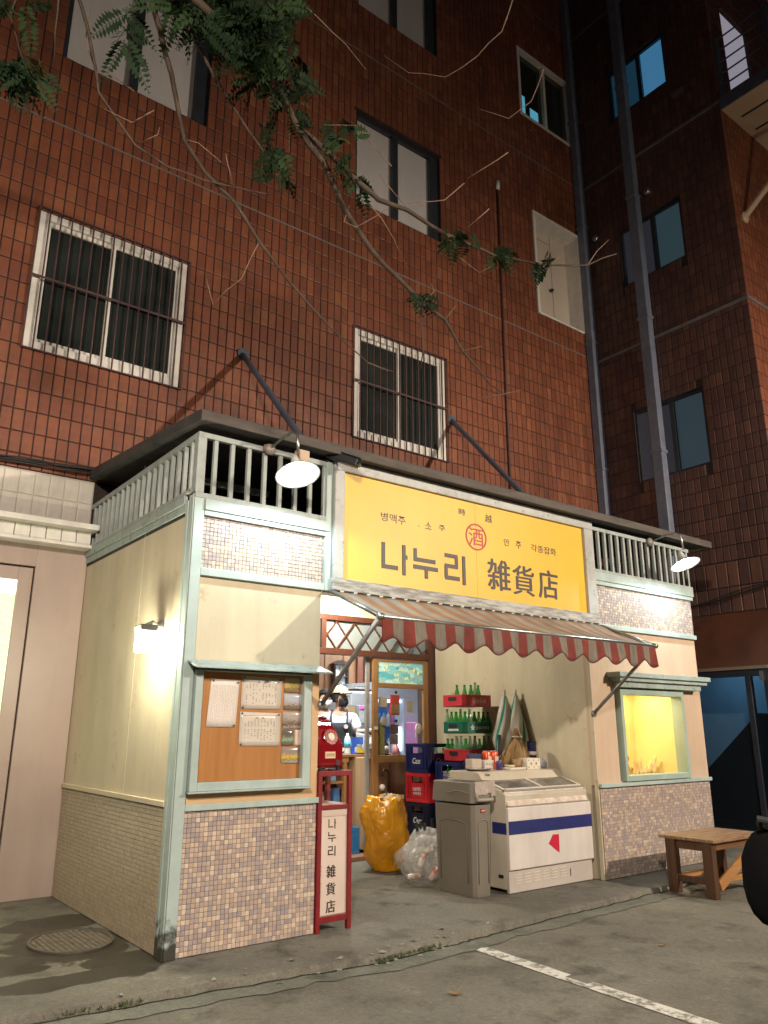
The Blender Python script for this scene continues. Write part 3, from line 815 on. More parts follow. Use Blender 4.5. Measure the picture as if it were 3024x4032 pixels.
for (x,y,z,lab) in ((7.73,.86,10.0,"pale rectangular vent on the dark side wing, high up"),(7.73,2.05,9.33,"small round vent cap on the side wing left of the wide drain pipe"),(7.73,1.02,9.62,"small round vent cap on the side wing above the middle window")):
    f = MB()
    if z == 10.0: f.box((7.70,.22,11.0),(7.749,.42,11.07))
    else: f.lathe([(.06,0),(.06,.05),(.04,.07),(.0001,.07)], (7.752,y,z), 12, rot=Matrix.Rotation(rad(-90),3,'Y'))
    tag(build("wall_vent", f, M['chrome']), lab, "vent", "vents on the side wing")

# ground floor of the facade left of the shop: taupe metal wall and door, painted tiles, ledge
f = MB(); f.box((BX,2.315,0),(-1.32,2.359,2.86)); f.box((-.435,2.315,0),(-.005,2.359,2.86)); f.box((-1.32,2.315,2.67),(-.435,2.359,2.86))
build("taupe_wall_panel", f, M['pink'], bld, bevel=.004)
f = MB(); bars_frame(f, -1.31, -.447, .02, 2.655, 2.325, 2.357, .115)
dr = build("metal_door", f, M['pink'], bld, bevel=.006, label="taupe metal door with a bright frosted pane")
m, n, l, b = nt("bright_frosted_pane")
tc = n.new("ShaderNodeTexCoord"); ck = n.new("ShaderNodeTexVoronoi"); ck.inputs["Scale"].default_value = 42; l.new(tc.outputs["Object"], ck.inputs["Vector"])
r_ = n.new("ShaderNodeValToRGB"); r_.color_ramp.elements[0].color = (.80,.92,.62,1); r_.color_ramp.elements[1].color = (.55,.68,.42,1); r_.color_ramp.elements[1].position = .6
l.new(ck.outputs["Distance"], r_.inputs[0]); l.new(r_.outputs[0], b.inputs["Emission Color"]); l.new(r_.outputs[0], b.inputs["Base Color"]); b.inputs["Emission Strength"].default_value = .75
f = MB(); f.box((-1.20,2.34,.14),(-.56,2.35,2.54)); build("pane", f, m, dr)
f = MB(); f.box((-1.19,2.333,2.42),(-.565,2.339,2.54)); build("lamp_behind_pane", f, emis("lit_tube", (.95,1.0,.95), 1.6), dr)
wt = Tiles(.1007-.007, .2075-.007, .012, [M['wtile']]*2, "painted_tile")
f = MB(); f.box((BX,2.352,2.86),(-.002,2.3595,3.53)); build("painted_tile_bed", f, M['wgrout'], bld)
cl = cells(BX, -.002, 3.06, 3.52, .1007*1.28, .2075, X0, 3.52-3*.2075, .007, [])
wt = Tiles(.1007*1.28-.007, .2075-.007, .012, [M['wtile']]*2, "painted_tile")
sg = [i for i, c in enumerate(cl) if c[0] > -1.2]
wt.fill(cl, front(2.343), bld, set(sg), "painted_tiles_far", [1,1])
f = MB(); f.box((BX,2.05,3.005),(.0,2.352,3.055)); led = build("white_ledge", f, M['white'], bld, bevel=.006)
nblk = 24
for i in range(nblk):
    x = -.03-.128*(i+1)
    f = MB(); f.box((x,2.17,2.885),(x+.122,2.352,3.003)); build("ledge_block", f, M['white'], led, bevel=.004)
f = MB(); f.box((BX,2.14,2.855),(.0,2.315,2.884)); build("ledge_base", f, M['white'], led, bevel=.004)
# cables
for i, (z0_, z1_, sag) in enumerate(((3.60,3.66,.06),(3.56,3.61,.03))):
    f = MB(); pts = [(-3.0+3.1*k/20, 2.30, z0_+(z1_-z0_)*k/20 - sag*math.sin(math.pi*k/20)) for k in range(21)]
    f.tube(pts, .010, 5); f.tube([(p[0],p[1]-.02,p[2]+.015*math.sin(p[0]*7)) for p in pts], .007, 5)
    tag(build("cable", f, M['dark'], smooth=True), ("upper" if i == 0 else "lower")+" bundle of black cables along the bricks above the painted white tiles", "cable", "cables left of the shop")
f = MB(); pts = [(7.66, 2.3-2.6*k/20, 2.95-.12*math.sin(math.pi*k/20)+.16*k/20) for k in range(21)]; f.tube(pts, .012, 5); f.tube([(p[0],p[1],p[2]+.03+.02*math.sin(p[1]*5)) for p in pts], .009, 5)
tag(build("cable", f, M['dark'], smooth=True), "black cable slung along the side wing above the glass door", "cable")
# ------------------------------------------------------------------ the shop (lean-to)
shop = thing("corner_shop", "cream and mint painted little shop built against the brick building, with mosaic tiled base", "shop", (3,0,0))
# walls
f = MB()
f.box((.0,.012,0),(.085,2.35,2.72))                       # left side wall
build("side_wall", f, M['cream'], shop, label="plain cream side wall")
f = MB(); f.box((.085,.012,.83),(1.035,.10,2.72)); f.box((1.005,.10,0),(1.035,2.30,2.80)); build("front_wall", f, M['cream'], shop)
f = MB(); f.box((4.13,.012,.80),(4.46,.10,2.72)); f.box((5.60,.012,.80),(5.985,.10,2.72)); f.box((4.46,.012,.80),(5.60,.10,.83)); f.box((4.46,.012,1.66),(5.60,.10,2.72)); build("front_wall", f, M['peach'], shop, label="rendered wall round the lit window, coloured peach for the warm light")
f = MB(); f.box((4.13,.10,0),(4.19,2.345,2.80)); build("recess_wall", f, M['cream'], shop)
f = MB(); f.box((5.90,.10,0),(5.985,2.345,2.72)); build("side_wall", f, M['peach'], shop)
f = MB(); f.box((1.035,2.30,2.515),(4.13,2.345,2.80)); f.box((1.035,2.262,2.50),(4.13,2.30,2.572)); build("recess_lintel", f, M['cream'], shop, bevel=.004)
f = MB(); f.box((1.035,.06,2.80),(4.13,2.345,2.84)); build("recess_ceiling", f, M['cream'], shop)
f = MB(); f.box((.0,.012,2.72),(6.0,2.345,2.76)); build("ceiling_slab", f, M['dark'], shop)
# apricot band under the notice board, proud by 3 mm
f = MB(); f.box((.075,.006,.852),(1.032,.0115,1.715)); build("apricot_panel", f, M['apricot'], shop)
# corner post
f = MB(); f.box((-.012,-.016,0),(.062,.0055,2.845)); f.box((-.022,-.010,0),(-.0125,.060,2.845)); f.box((-.012,.0058,0),(-.0005,.085,2.845)); f.box((-.016,.086,0),(-.0005,.125,2.82))
build("corner_post", f, M['post'], shop, bevel=.004)
# trims
def trim(x0, x1, z0, z1, y=-.016, m='mint', bev=.004, name="trim_board"):
    f = MB(); f.box((x0,y,z0),(x1,.0118,z1)); return build(name, f, M[m], shop, bevel=bev)
trim(.0625,1.040,.815,.853,-.014); trim(4.128,5.995,.783,.818,-.022)
trim(.0625,1.045,2.292,2.345); trim(4.235,5.99,2.262,2.308,-.022)
trim(.0625,1.075,2.742,2.822,-.030); trim(.0625,1.06,2.705,2.740,-.020)
trim(4.245,6.01,2.742,2.828,-.030); trim(4.245,6.0,2.700,2.740,-.020)
f = MB(); f.box((1.045,-.022,2.292),(1.10,.0118,3.32)); build("sign_post", f, M['mint'], shop, bevel=.004)
f = MB(); f.box((-.03,.127,2.80),(-.0005,2.34,2.865)); f.box((-.016,.127,2.745),(-.0005,2.34,2.798)); build("side_trim", f, M['mintdk'], shop, bevel=.004)
f = MB(); f.box((-.022,.127,.835),(-.0005,2.34,.870)); build("dado_rail", f, M['cream'], shop, bevel=.004)
f = MB(); f.box((-.0012,.90,.872),(-.0002,.905,2.74)); build("wall_batten", f, M['cream'], shop)
f = MB(); f.box((4.117,.013,0),(4.1295,.055,2.3)); build("arris_strip", f, M['cream'], shop)
# mosaic
mt = Tiles(.0285-.0028, .0285-.0028, .006, mos, "mosaic_tile"); mt.bias = .35
def mosaic(x0, x1, z0, z1, w, single=0, az=None):
    f = MB(); f.box((x0,.0095,z0),(x1,.0125,z1))
    p = build("mosaic_panel", f, M['mgrout'], shop)
    cl = cells(x0, x1, z0, z1, .0285, .0285, x0, z0, .0028, [])
    od = sorted(range(len(cl)), key=lambda i: (Vector((cl[i][0],0,cl[i][1]))-camv).length)
    od = [i for i in od if abs(cl[i][2]-.0257)<.002 and abs(cl[i][3]-.0257)<.002]
    mt.fill(cl, front(.0045), p, set(od[:single]), "mosaic_tiles", w)
mosaic(.0625, 1.030, .004, .814, [22,24,22,18,9,12], 300)
mosaic(.0625, 1.044, 2.346, 2.704, [20,14,28,22,16,8])  # same tiles; weights lean pale and grey for the cool lamplight
mosaic(4.132, 5.980, .004, .782, [20,22,24,24,6,14])
mosaic(4.245, 5.982, 2.309, 2.699, [16,12,32,28,12,8])  # paler, greyer mix again puts the lamp's cool light into the tiles
f = MB(); f.box((-.0035,.126,.004),(-.0005,2.34,.834)); p = build("mosaic_panel", f, M['mgrout'], shop, label="olive mosaic on the side wall")
mos2 = [mat("side_mosaic_%d" % i, c, tuple(k*.9 for k in c), scale=14, rough=.4) for i, c in enumerate([(.42,.34,.235),(.39,.32,.225),(.45,.365,.25)])]
st_ = Tiles(.0285-.0026, .0285-.0026, .006, mos2, "mosaic_tile")
st_.fill(cells(.127, 2.338, .004, .834, .0285, .0285, .127, .004, .0026, []), leftface(-.0075), p, set(), "side_mosaic_tiles", [1,1,1])
# railing
f = MB(); f.box((-.012,-.012,3.262),(1.10,.030,3.302)); f.box((-.012,.031,3.262),(.030,2.34,3.302)); rl = build("railing", f, M['greywood'], shop, bevel=.004)
f = MB(); f.box((-.012,-.020,2.8225),(1.05,.030,2.860)); f.box((-.030,.031,2.866),(.030,2.34,2.890)); build("bottom_rail", f, M['greywood'], rl, bevel=.004)
bal0 = None
def baluster(x, y, z0=2.861, z1=3.262, w=.030):
    global bal0
    if bal0 is None:
        f = MB(); f.box((-w/2,-w/2,z0),(w/2,w/2,z1)); o = build("baluster", f, M['greywood'], rl, bevel=.003); bal0 = o
    else:
        o = bal0.copy(); COL.objects.link(o); o.parent = rl
    o.location = (x, y, 0)
    o.rotation_euler = (0,0,R.uniform(-.06,.06))
for k in range(9): baluster(.125+.1305*k, .008)
for k in range(19): baluster(.008, .125+.118*k)
f = MB(); f.box((-.014,-.014,2.861),(.05,.05,3.262)); build("corner_baluster", f, M['greywood'], rl, bevel=.004)
for k in range(17): baluster(4.275+.107*k, .008)
f = MB(); f.box((4.245,-.012,3.262),(6.03,.030,3.302)); f.box((4.245,-.020,2.829),(6.03,.030,2.860)); build("top_rail", f, M['greywood'], rl, bevel=.004)
f = MB(); f.box((6.0,.031,3.262),(6.03,2.34,3.302)); f.box((6.0,.031,2.829),(6.03,2.34,2.86)); build("side_rail", f, M['greywood'], rl, bevel=.004)
for k in range(14): baluster(6.015, .15+.155*k)
# slats piled behind the railing and a dark parapet behind the balusters
f = MB()
for k in range(4): f.box((.55+.14*k,.9,2.77),(.575+.14*k,.93,3.0+.05*k)); 
f.box((.30,.62,3.14),(.9,.66,3.19))
build("stored_slats", f, M['greywood'], rl)
# roof
f = MB()
vs = []
def roof_slab(x0, x1, y0, y1, z0, z1, th):
    return [(x0,y0,z0),(x1,y0,z0),(x1,y1,z1),(x0,y1,z1),(x0,y0,z0+th),(x1,y0,z0+th),(x1,y1,z1+th),(x0,y1,z1+th)]
f.add(roof_slab(-.06,6.30,-.13,2.345,3.335,3.56,.08), [(0,3,2,1),(4,5,6,7),(0,1,5,4),(1,2,6,5),(2,3,7,6),(3,0,4,7)])
rf = build("roof", f, M['roof'], shop, label="flat dark tarred canopy roof")
f = MB(); f.box((-.062,-.15,3.33),(6.305,-.1305,3.405)); build("fascia_board", f, M['fascia'], rf, bevel=.004)
f = MB(); f.box((-.01,.04,2.765),(.02,2.34,2.80)); f.box((.06,1.2,2.77),(6.0,1.24,3.40)); build("dark_parapet", f, M['dark'], rf)
for (xt, xb, yb) in ((1.44,1.20,.42),(4.565,4.0,.42)):
    f = MB(); f.tube([(xt,2.34,5.30),(xb,yb,3.50)], .030, 8); f.lathe([(.07,0),(.07,.015),(.0001,.015)], (xt,2.348,5.31), 10, rot=Matrix.Rotation(rad(90),3,'X'))
    build("roof_brace", f, M['steel'], rf, smooth=False)
# display window of the right wing
f = MB(); 
f.box((4.49,-.040,.825),(4.532,.09,1.685)); f.box((5.535,-.040,.825),(5.582,.09,1.685)); f.box((4.532,-.040,.825),(5.535,.09,.878)); f.box((4.532,-.040,1.632),(5.535,.09,1.685))
M['sage'] = weathered("sage_paint", (.34,.44,.38), (.26,.30,.26), .66, 6, rough=.45)
dw = build("display_window", f, M['sage'], shop, bevel=.005, label="sage framed window onto a small yellow lit showcase")
f = MB(); f.box((4.36,-.15,1.795),(5.955,.0118,1.842)); f.box((4.40,-.12,1.757),(5.93,.0118,1.7945)); f.box((4.44,-.085,1.70),(5.86,.0118,1.7565)); build("window_hood", f, M['mintdk'], dw, bevel=.004)
f = MB(); f.box((4.532,.020,.878),(5.535,.026,1.632)); build("pane", f, M['clear'], dw)
f = MB(); f.box((4.50,.62,.80),(5.62,.64,1.75)); f.box((4.50,.10,.80),(4.52,.62,1.75)); f.box((5.60,.10,.80),(5.62,.62,1.75)); f.box((4.52,.10,1.72),(5.60,.62,1.74)); f.box((4.52,.10,.835),(5.60,.62,.86)); f.box((4.86,.60,.86),(4.875,.619,1.72))
build("showcase", f, mat("yellow_showcase_lining", (.80,.67,.33), (.76,.62,.29), scale=2, rough=.6), dw)
def area(name, loc, sx, sy, power, col, rot=(0,0,0), parent=None):
    d = bpy.data.lights.new(name, 'AREA'); d.shape = 'RECTANGLE'; d.size = sx; d.size_y = sy; d.energy = power; d.color = col
    o = bpy.data.objects.new(name, d); COL.objects.link(o); o.location = loc; o.rotation_euler = rot
    return o
def point(name, loc, r, power, col):
    d = bpy.data.lights.new(name, 'POINT'); d.shadow_soft_size = r; d.energy = power; d.color = col
    o = bpy.data.objects.new(name, d); COL.objects.link(o); o.location = loc; return o
area("showcase_light", (5.05,.34,1.71), .9, .3, 12.0, (1,.80,.46))
f = MB(); f.box((4.62,.20,1.712),(5.48,.24,1.7195)); build("showcase_tube", f, emis("showcase_lamp", (1,.86,.5), 3.0), dw)
# glass ornaments in the showcase
crystal = mat("gold_glass", (.62,.45,.12), (.35,.22,.05), scale=25, rough=.12, spec=.9, lo=.45, hi=.55)
for i, (x, h, lab) in enumerate(((4.66,.15,"squat jug of amber glass in the showcase, leftmost on its floor"),(4.80,.22,"taller round topped amber glass ornament in the showcase beside the jug"),(4.93,.22,"amber glass ornament with a domed head, closest to the showcase's bright heap"))):
    f = MB(); f.lathe([(.0001,0),(.05,.0),(.062,h*.25),(.04,h*.5),(.058,h*.72),(.045,h*.9),(.0001,h)], (x,.30,.861), 10)
    for k in range(5): f.box((x-.07+.03*k,.24,.861),(x-.055+.03*k,.26,.861+h*.4*R.random()+.02))
    tag(build("glass_ornament", f, crystal), lab, "ornament", "amber glass ornaments in the showcase")
f = MB()
for k in range(7):
    a = k*.5; f.prism([(5.02+.07*k,.3,.861),(5.12+.07*k,.3,.861),(5.05+.09*k,.3,.861+.05+.12*abs(math.sin(a*1.9)))], (0,.03,0))
tag(build("folded_cards", f, mat("card_stock", (.72,.58,.34), (.5,.36,.16), scale=9, rough=.3)), "loose heap of folded yellowish cards lying in the lit showcase", "cards")

# signboard --------------------------------------------------------------------
sg = thing("signboard", "big yellow shop signboard with black Korean and Chinese lettering over the striped awning", "signboard", (2.66,0,2.82))
f = MB(); f.box((1.105,-.05,3.245),(4.235,.055,3.335)); f.box((1.105,-.05,2.39),(1.195,.055,3.2445)); f.box((4.10,-.05,2.39),(4.235,.055,3.2445)); build("frame", f, M['signframe'], sg, bevel=.005)
f = MB(); f.box((1.095,-.06,2.298),(4.235,.055,2.389)); build("bottom_sill", f, M['signsill'], sg, bevel=.004)
f = MB(); f.box((1.195,-.020,2.389),(2.6165,.03,3.245)); build("panel", f, M['yellow'], sg)
f = MB(); f.box((2.6195,-.020,2.389),(4.10,.03,3.245)); build("panel", f, M['yellow'], sg)
f = MB(); f.box((2.612,-.008,2.30),(2.624,.025,3.245)); build("seam", f, M['print'], sg)
f = MB(); f.box((1.10,.056,2.30),(4.235,.09,3.33)); build("backing", f, M['dark'], sg)
YS = -.0205
def stroke_letters(mb, shapes, x0, x1, z0, z1, sw, y, d=.004):
    """strokes given in a unit box, (ax, az, bx, bz) thick bars"""
    W, H = x1-x0, z1-z0
    for i, (a, b, c, e) in enumerate(shapes):
        p = (x0+a*W, z0+b*H); q = (x0+c*W, z0+e*H)
        dd = d + .00035*(i % 7)
        if abs(p[0]-q[0]) < 1e-5: mb.box((p[0]-sw/2,y-dd,min(p[1],q[1])),(p[0]+sw/2,y,max(p[1],q[1])))
        elif abs(p[1]-q[1]) < 1e-5: mb.box((min(p[0],q[0]),y-dd,p[1]-sw/2),(max(p[0],q[0]),y,p[1]+sw/2))
        else:
            v = Vector((q[0]-p[0], 0, q[1]-p[1])); n_ = Vector((-v.z,0,v.x)).normalized()*(sw/2)
            P = Vector((p[0],y,p[1])); Q = Vector((q[0],y,q[1]))
            mb.prism([P-n_,Q-n_,Q+n_,P+n_],(0,-dd,0))
NA = [(.06,.98,.06,.20),(.0,.20,.62,.20),(.86,1.0,.86,0.0),(.86,.60,1.0,.60)]
NU = [(.06,1.0,.06,.62),(.0,.62,.92,.62),(-.02,.36,1.02,.36),(.52,.36,.52,.0)]
RI = [(.0,.94,.62,.94),(.56,.94,.56,.58),(.0,.58,.62,.58),(.05,.58,.05,.18),(.0,.18,.70,.18),(.92,1.0,.92,0.0)]
f = MB()
stroke_letters(f, NA, 1.575, 1.837, 2.495, 2.744, .034, YS); build("lettering", f, M['ink'], sg)
f = MB(); stroke_letters(f, NU, 1.905, 2.158, 2.495, 2.735, .034, YS); build("lettering", f, M['ink'], sg)
f = MB(); stroke_letters(f, RI, 2.245, 2.480, 2.488, 2.738, .034, YS); build("lettering", f, M['ink'], sg)
for ch, x0, x1, z0, z1 in (("雑",2.750,3.030,2.487,2.769),("貨",3.068,3.348,2.476,2.753),("店",3.410,3.680,2.478,2.754)):
    text("lettering", ch, z1-z0, (x0, YS, z0), M['ink'], sg, w=x1-x0)["bold"] = .006
for s_, x0, x1, z0, z1 in (("병맥주",1.567,1.822,2.914,2.988),(",",1.955,1.972,2.925,2.94),("소",2.031,2.101,2.919,2.980),("주",2.185,2.256,2.927,2.980),("時",2.420,2.499,3.106,3.168),("越",2.743,2.827,3.093,3.168),("안",2.969,3.041,2.910,2.977),("주",3.125,3.199,2.907,2.975),("각종잡화",3.329,3.686,2.906,2.978)):
    text("lettering", s_, (z1-z0), (x0, YS, z0), M['ink'], sg, w=x1-x0, offset=.0004)
f = MB(); vs = []; fs = []; n_ = 40
for k in range(n_):
    a = 2*math.pi*k/n_
    for r_, y in ((.128,YS),(.112,YS),(.112,YS-.003),(.128,YS-.003)): vs.append((2.622+r_*math.cos(a)*1.0,y,2.935+r_*math.sin(a)*.95))
for k in range(n_):
    a = k*4; b_ = ((k+1)%n_)*4
    for j in range(4): fs.append((a+j,a+(j+1)%4,b_+(j+1)%4,b_+j))
f.add(vs, fs); build("red_ring", f, M['redink'], sg)
text("lettering", "酒", .165, (2.532, YS, 2.855), M['redink'], sg, w=.18, offset=.0015)

# awning ------------------------------------------------------------------------
aw = thing("awning", "red and tan striped canvas awning with scalloped valance under the yellow sign", "awning", (2.66,0,2.28))
ax0, ax1 = 1.10, 4.225; ns = 33; sub = 4
f = MB(); vs = []; fs = []; ms = []
nv = 10
nx = ns*sub
for i in range(nx+1):
    x = ax0 + (ax1-ax0)*i/nx
    for j in range(nv+1):
        t = j/nv
        sag = -.022*math.sin(math.pi*t)*(1+.3*math.sin(x*5.1)) + .006*math.sin(x*23+t*3)*t
        vs.append((x, .0-.065-.575*t, 2.285-.245*t + sag))
for i in range(nx):
    for j in range(nv):
        a = i*(nv+1)+j; f_ = (a, a+1, a+nv+2, a+nv+1)
        fs.append(f_); ms.append((i//sub) % 2)
mb = MB(); mb.v = vs; mb.f = fs; mb.m = ms
cn = build("canopy", mb, [M['aw_or'], M['aw_cr']], aw, smooth=True, norm=False)
md = cn.modifiers.new("thick", 'SOLIDIFY'); md.thickness = .003
mb = MB(); vs = []; fs = []; ms = []
def scallop(x): 
    u = ((x-ax0)/.2841 + .18) % 1.0
    return .172 + .030*math.cos(2*math.pi*(u)) 
sub2 = 8; nx = ns*sub2; nv = 6
low = []
for i in range(nx+1):
    x = ax0 + (ax1-ax0)*i/nx
    L = scallop(x)
    for j in range(nv+1):
        t = j/nv
        y = -.645 - .012*math.sin(x*22.1+1)*t - .010*math.sin(x*9+.5)*t - .012*t
        vs.append((x, y, 2.040 - L*t))
    low.append(vs[-1])
for i in range(nx):
    for j in range(nv):
        a = i*(nv+1)+j; fs.append((a, a+1, a+nv+2, a+nv+1)); ms.append((i//sub2) % 2)
mb.v = vs; mb.f = fs; mb.m = ms
vl = build("valance", mb, [M['va_red'], M['va_tan']], aw, smooth=True, norm=False)
md = vl.modifiers.new("thick", 'SOLIDIFY'); md.thickness = .003
f = MB(); f.tube(low, .005, 5); build("piping", f, M['piping'], aw)
f = MB(); f.tube([(1.085,-.64,2.035),(4.24,-.64,2.035)], .014, 8); build("front_bar", f, M['chrome'], aw, smooth=True)
for x in (1.092, 4.232):
    f = MB(); f.tube([(x,-.03,2.292),(x,-.64,2.035)], .016, 8); f.lathe([(.024,-.02),(.024,.02)], (x,-.64,2.035), 10, rot=Matrix.Rotation(rad(90),3,'Y')); build("side_bar", f, M['chrome'], aw, smooth=True)
for (a, b_) in (((1.085,-.63,2.02),(1.047,-.005,1.47)),((4.225,-.63,2.02),(4.10,-.005,1.446))):
    f = MB(); f.tube([a,b_], .0165, 8); f.lathe([(.03,0),(.03,.02),(.0001,.02)], (b_[0],b_[1]+.005,b_[2]), 10, rot=Matrix.Rotation(rad(90),3,'X')); build("folding_arm", f, mat("grey_arm", (.20,.19,.18), (.28,.27,.26), scale=20, rough=.4, metal=.5), aw, smooth=True)
f = MB()
for k in range(26):
    x = ax0+.06+.122*k; f.tube([(x,-.058,2.292),(x+.015,-.065,2.288),(x+.03,-.058,2.294)], .006, 5)
build("lacing", f, M['paper'], aw, kind='stuff')

# notice board ------------------------------------------------------------------
nb = thing("notice_board", "orange plywood notice board in a mint frame on the left front wall", "notice board", (.5,0,1.3))
f = MB(); f.box((.118,-.012,.985),(.875,.005,1.665)); build("board", f, M['board'], nb)
f = MB(); f.box((.066,-.05,.93),(.117,.005,1.673)); f.box((.876,-.05,.93),(.94,.005,1.673)); f.box((.117,-.05,.93),(.876,.005,.984)); f.box((.117,-.05,1.6655),(.876,.005,1.6735)); build("frame", f, M['mint'], nb, bevel=.006)
f = MB(); f.box((.055,-.060,.918),(.952,.0,.9295)); build("frame_sill", f, M['mintdk'], nb, bevel=.003)
f = MB(); f.prism([(.015,.0058,1.740),(.015,-.155,1.688),(.015,-.155,1.676),(.015,.0058,1.722)], (1.03,0,0)); build("hood", f, M['mintdk'], nb, bevel=.003)
f = MB(); f.box((.06,-.045,1.6745),(.945,.005,1.705)); build("hood_under_board", f, mat("mottled_dark_wood", (.05,.05,.045), (.16,.18,.17), scale=18, rough=.9), nb)  # dark mottled board filling the gap under the hood
def sheet(name, pts, y, m, lab, cat, group=None, curl=.006):
    mb = MB(); vs = []; fs = []; n = 6
    (ax,az),(bx,bz),(cx,cz),(dx,dz) = pts
    for j in range(n+1):
        for i in range(n+1):
            u = i/n; v = j/n
            x = (ax*(1-u)+bx*u)*(1-v)+(dx*(1-u)+cx*u)*v; z = (az*(1-u)+bz*u)*(1-v)+(dz*(1-u)+cz*u)*v
            vs.append((x, y - curl*math.sin(math.pi*u)*.5*math.sin(v*4+u*2)**2 - curl*.4*v, z))
    for j in range(n):
        for i in range(n):
            a = j*(n+1)+i; fs.append((a,a+1,a+n+2,a+n+1))
    mb.add(vs, fs)
    o = build(name, mb, m, None, smooth=True, norm=False)
    md = o.modifiers.new("thick", 'SOLIDIFY'); md.thickness = .0008
    return tag(o, lab, cat, group)
def pins(pts, par):
    for (x, z) in pts:
        f = MB(); f.lathe([(.0001,-.004),(.006,-.002),(.006,.004),(.004,.008),(.0001,.008)], (x,-.022,z), 8, rot=Matrix.Rotation(rad(90),3,'X')); build("pin", f, mat("brown_pin",(.16,.06,.03),rough=.4), par)
s1 = sheet("notice_paper", [(.186,1.622),(.391,1.614),(.375,1.315),(.167,1.319)], -.0135, M['paper'], "tall plain handwritten paper pinned at the left of the notice board", "paper")
pins([(.20,1.610),(.378,1.602),(.362,1.326)], s1)
f = MB()
for k in range(15):
    x = .200+.0115*k; z = 1.585
    while z > 1.345:
        d = R.uniform(.008,.03); f.box((x-.0015-.0004*(1.6-z)*60,-.0192,z-d),(x+.0012-.0004*(1.6-z)*60,-.0190,z)); z -= d + R.uniform(.003,.008)
build("handwriting", f, M['printlt'], s1)
for i, (c, lab, gl) in enumerate(((([(.410,1.648),(.717,1.640),(.708,1.433),(.406,1.434)]), "upper of two laminated price lists on the notice board, glinting in its corner", 1),(([(.405,1.415),(.713,1.408),(.713,1.194),(.405,1.198)]), "lower of two laminated price lists on the notice board", 1))):
    s2 = sheet("price_list", c, -.0135, mat("laminated_paper_%d" % i, (.66,.60,.52), (.60,.54,.46), scale=4, rough=.22, coat=.4), lab, "price list", "laminated lists on the notice board", curl=.004)
    x0, x1 = c[3][0]+.02, c[1][0]-.03; z1, z0 = c[0][1]-.022, c[3][1]+.02
    f = MB()
    for (a,b_,cc,d) in ((x0,x1,z0,z0+.0025),(x0,x1,z1-.0025,z1),(x0,x0+.0025,z0,z1),(x1-.0025,x1,z0,z1)): f.box((a,-.0192,cc),(b_,-.0190,d))
    build("printed_border", f, M['printlt'], s2)
    f = MB()
    for cc in range(10):
        for r_ in range(11):
            if R.random() < .62 and r_ not in (6,):
                x = x0+.02+(x1-x0-.04)*cc/9; z = z0+.02+(z1-z0-.05)*r_/10
                f.box((x-.003,-.0192,z-.004),(x+.003,-.0190,z+.004))
    f.box(((x0+x1)/2-.03,-.0192,z1-.022),((x0+x1)/2-.015,-.019,z1-.012)); f.box(((x0+x1)/2+.015,-.0192,z1-.022),((x0+x1)/2+.03,-.019,z1-.012))
    build("printed_rows", f, M['print'], s2)
    pins([(c[0][0]+.012,c[0][1]-.010),(c[1][0]-.018,c[1][1]-.010),(c[3][0]+.012,c[3][1]+.010)], s2)
def photo_mat(nm, sky_, mid, low):
    m, n, l, b = nt(nm)
    tc = n.new("ShaderNodeTexCoord"); sp = n.new("ShaderNodeSeparateXYZ"); l.new(tc.outputs["Generated"], sp.inputs[0])
    nz = n.new("ShaderNodeTexNoise"); nz.inputs["Scale"].default_value = 9; nz.inputs["Detail"].default_value = 6; l.new(tc.outputs["Generated"], nz.inputs["Vector"])
    ad = n.new("ShaderNodeMath"); ad.operation = 'MULTIPLY_ADD'; ad.inputs[1].default_value = .7; l.new(nz.outputs[0], ad.inputs[0]); l.new(sp.outputs["Z"], ad.inputs[2])
    r_ = n.new("ShaderNodeValToRGB"); e = r_.color_ramp.elements; e[0].position = .45; e[0].color = (*low,1); e[1].position = 1.1; e[1].color = (*sky_,1)
    k = e.new(.72); k.color = (*mid,1); k2 = e.new(.60); k2.color = tuple(c*.4 for c in mid)+(1,)
    l.new(ad.outputs[0], r_.inputs[0]); l.new(r_.outputs[0], b.inputs["Base Color"]); b.inputs["Roughness"].default_value = .12; b.inputs["Coat Weight"].default_value = .5
    return m
for (c, m, lab) in ((([(.735,1.651),(.862,1.649),(.858,1.549),(.733,1.550)]), photo_mat("snap_a",(.5,.42,.25),(.52,.38,.10),(.25,.2,.15)), "yellowish snapshot topmost in the column of photos on the notice board"),
        (([(.735,1.539),(.893,1.535),(.888,1.430),(.731,1.433)]), photo_mat("snap_b",(.45,.48,.55),(.40,.33,.26),(.20,.16,.14)), "snapshot of a house under a cloudy sky pinned below the yellowish photo"),
        (([(.727,1.419),(.891,1.417),(.889,1.308),(.726,1.306)]), photo_mat("snap_c",(.42,.36,.32),(.24,.17,.13),(.40,.33,.28)), "dark brown snapshot in the middle of the photo column on the notice board"),
        (([(.728,1.299),(.820,1.298),(.819,1.196),(.727,1.195)]), photo_mat("snap_d",(.14,.12,.10),(.30,.40,.26),(.16,.13,.11)), "small snapshot of a greenish shape beside the blank pink card"),
        (([(.829,1.300),(.890,1.299),(.890,1.196),(.828,1.195)]), mat("pink_card",(.58,.46,.40),rough=.4), "narrow blank pinkish card at the right edge of the notice board"),
        (([(.729,1.188),(.873,1.183),(.868,1.078),(.724,1.084)]), photo_mat("snap_e",(.30,.24,.22),(.62,.44,.08),(.40,.36,.36)), "lowest snapshot on the notice board, showing a yellow sign")):
    sheet("snapshot", c, -.0135, m, lab, "photo", "photos on the notice board", curl=.005)

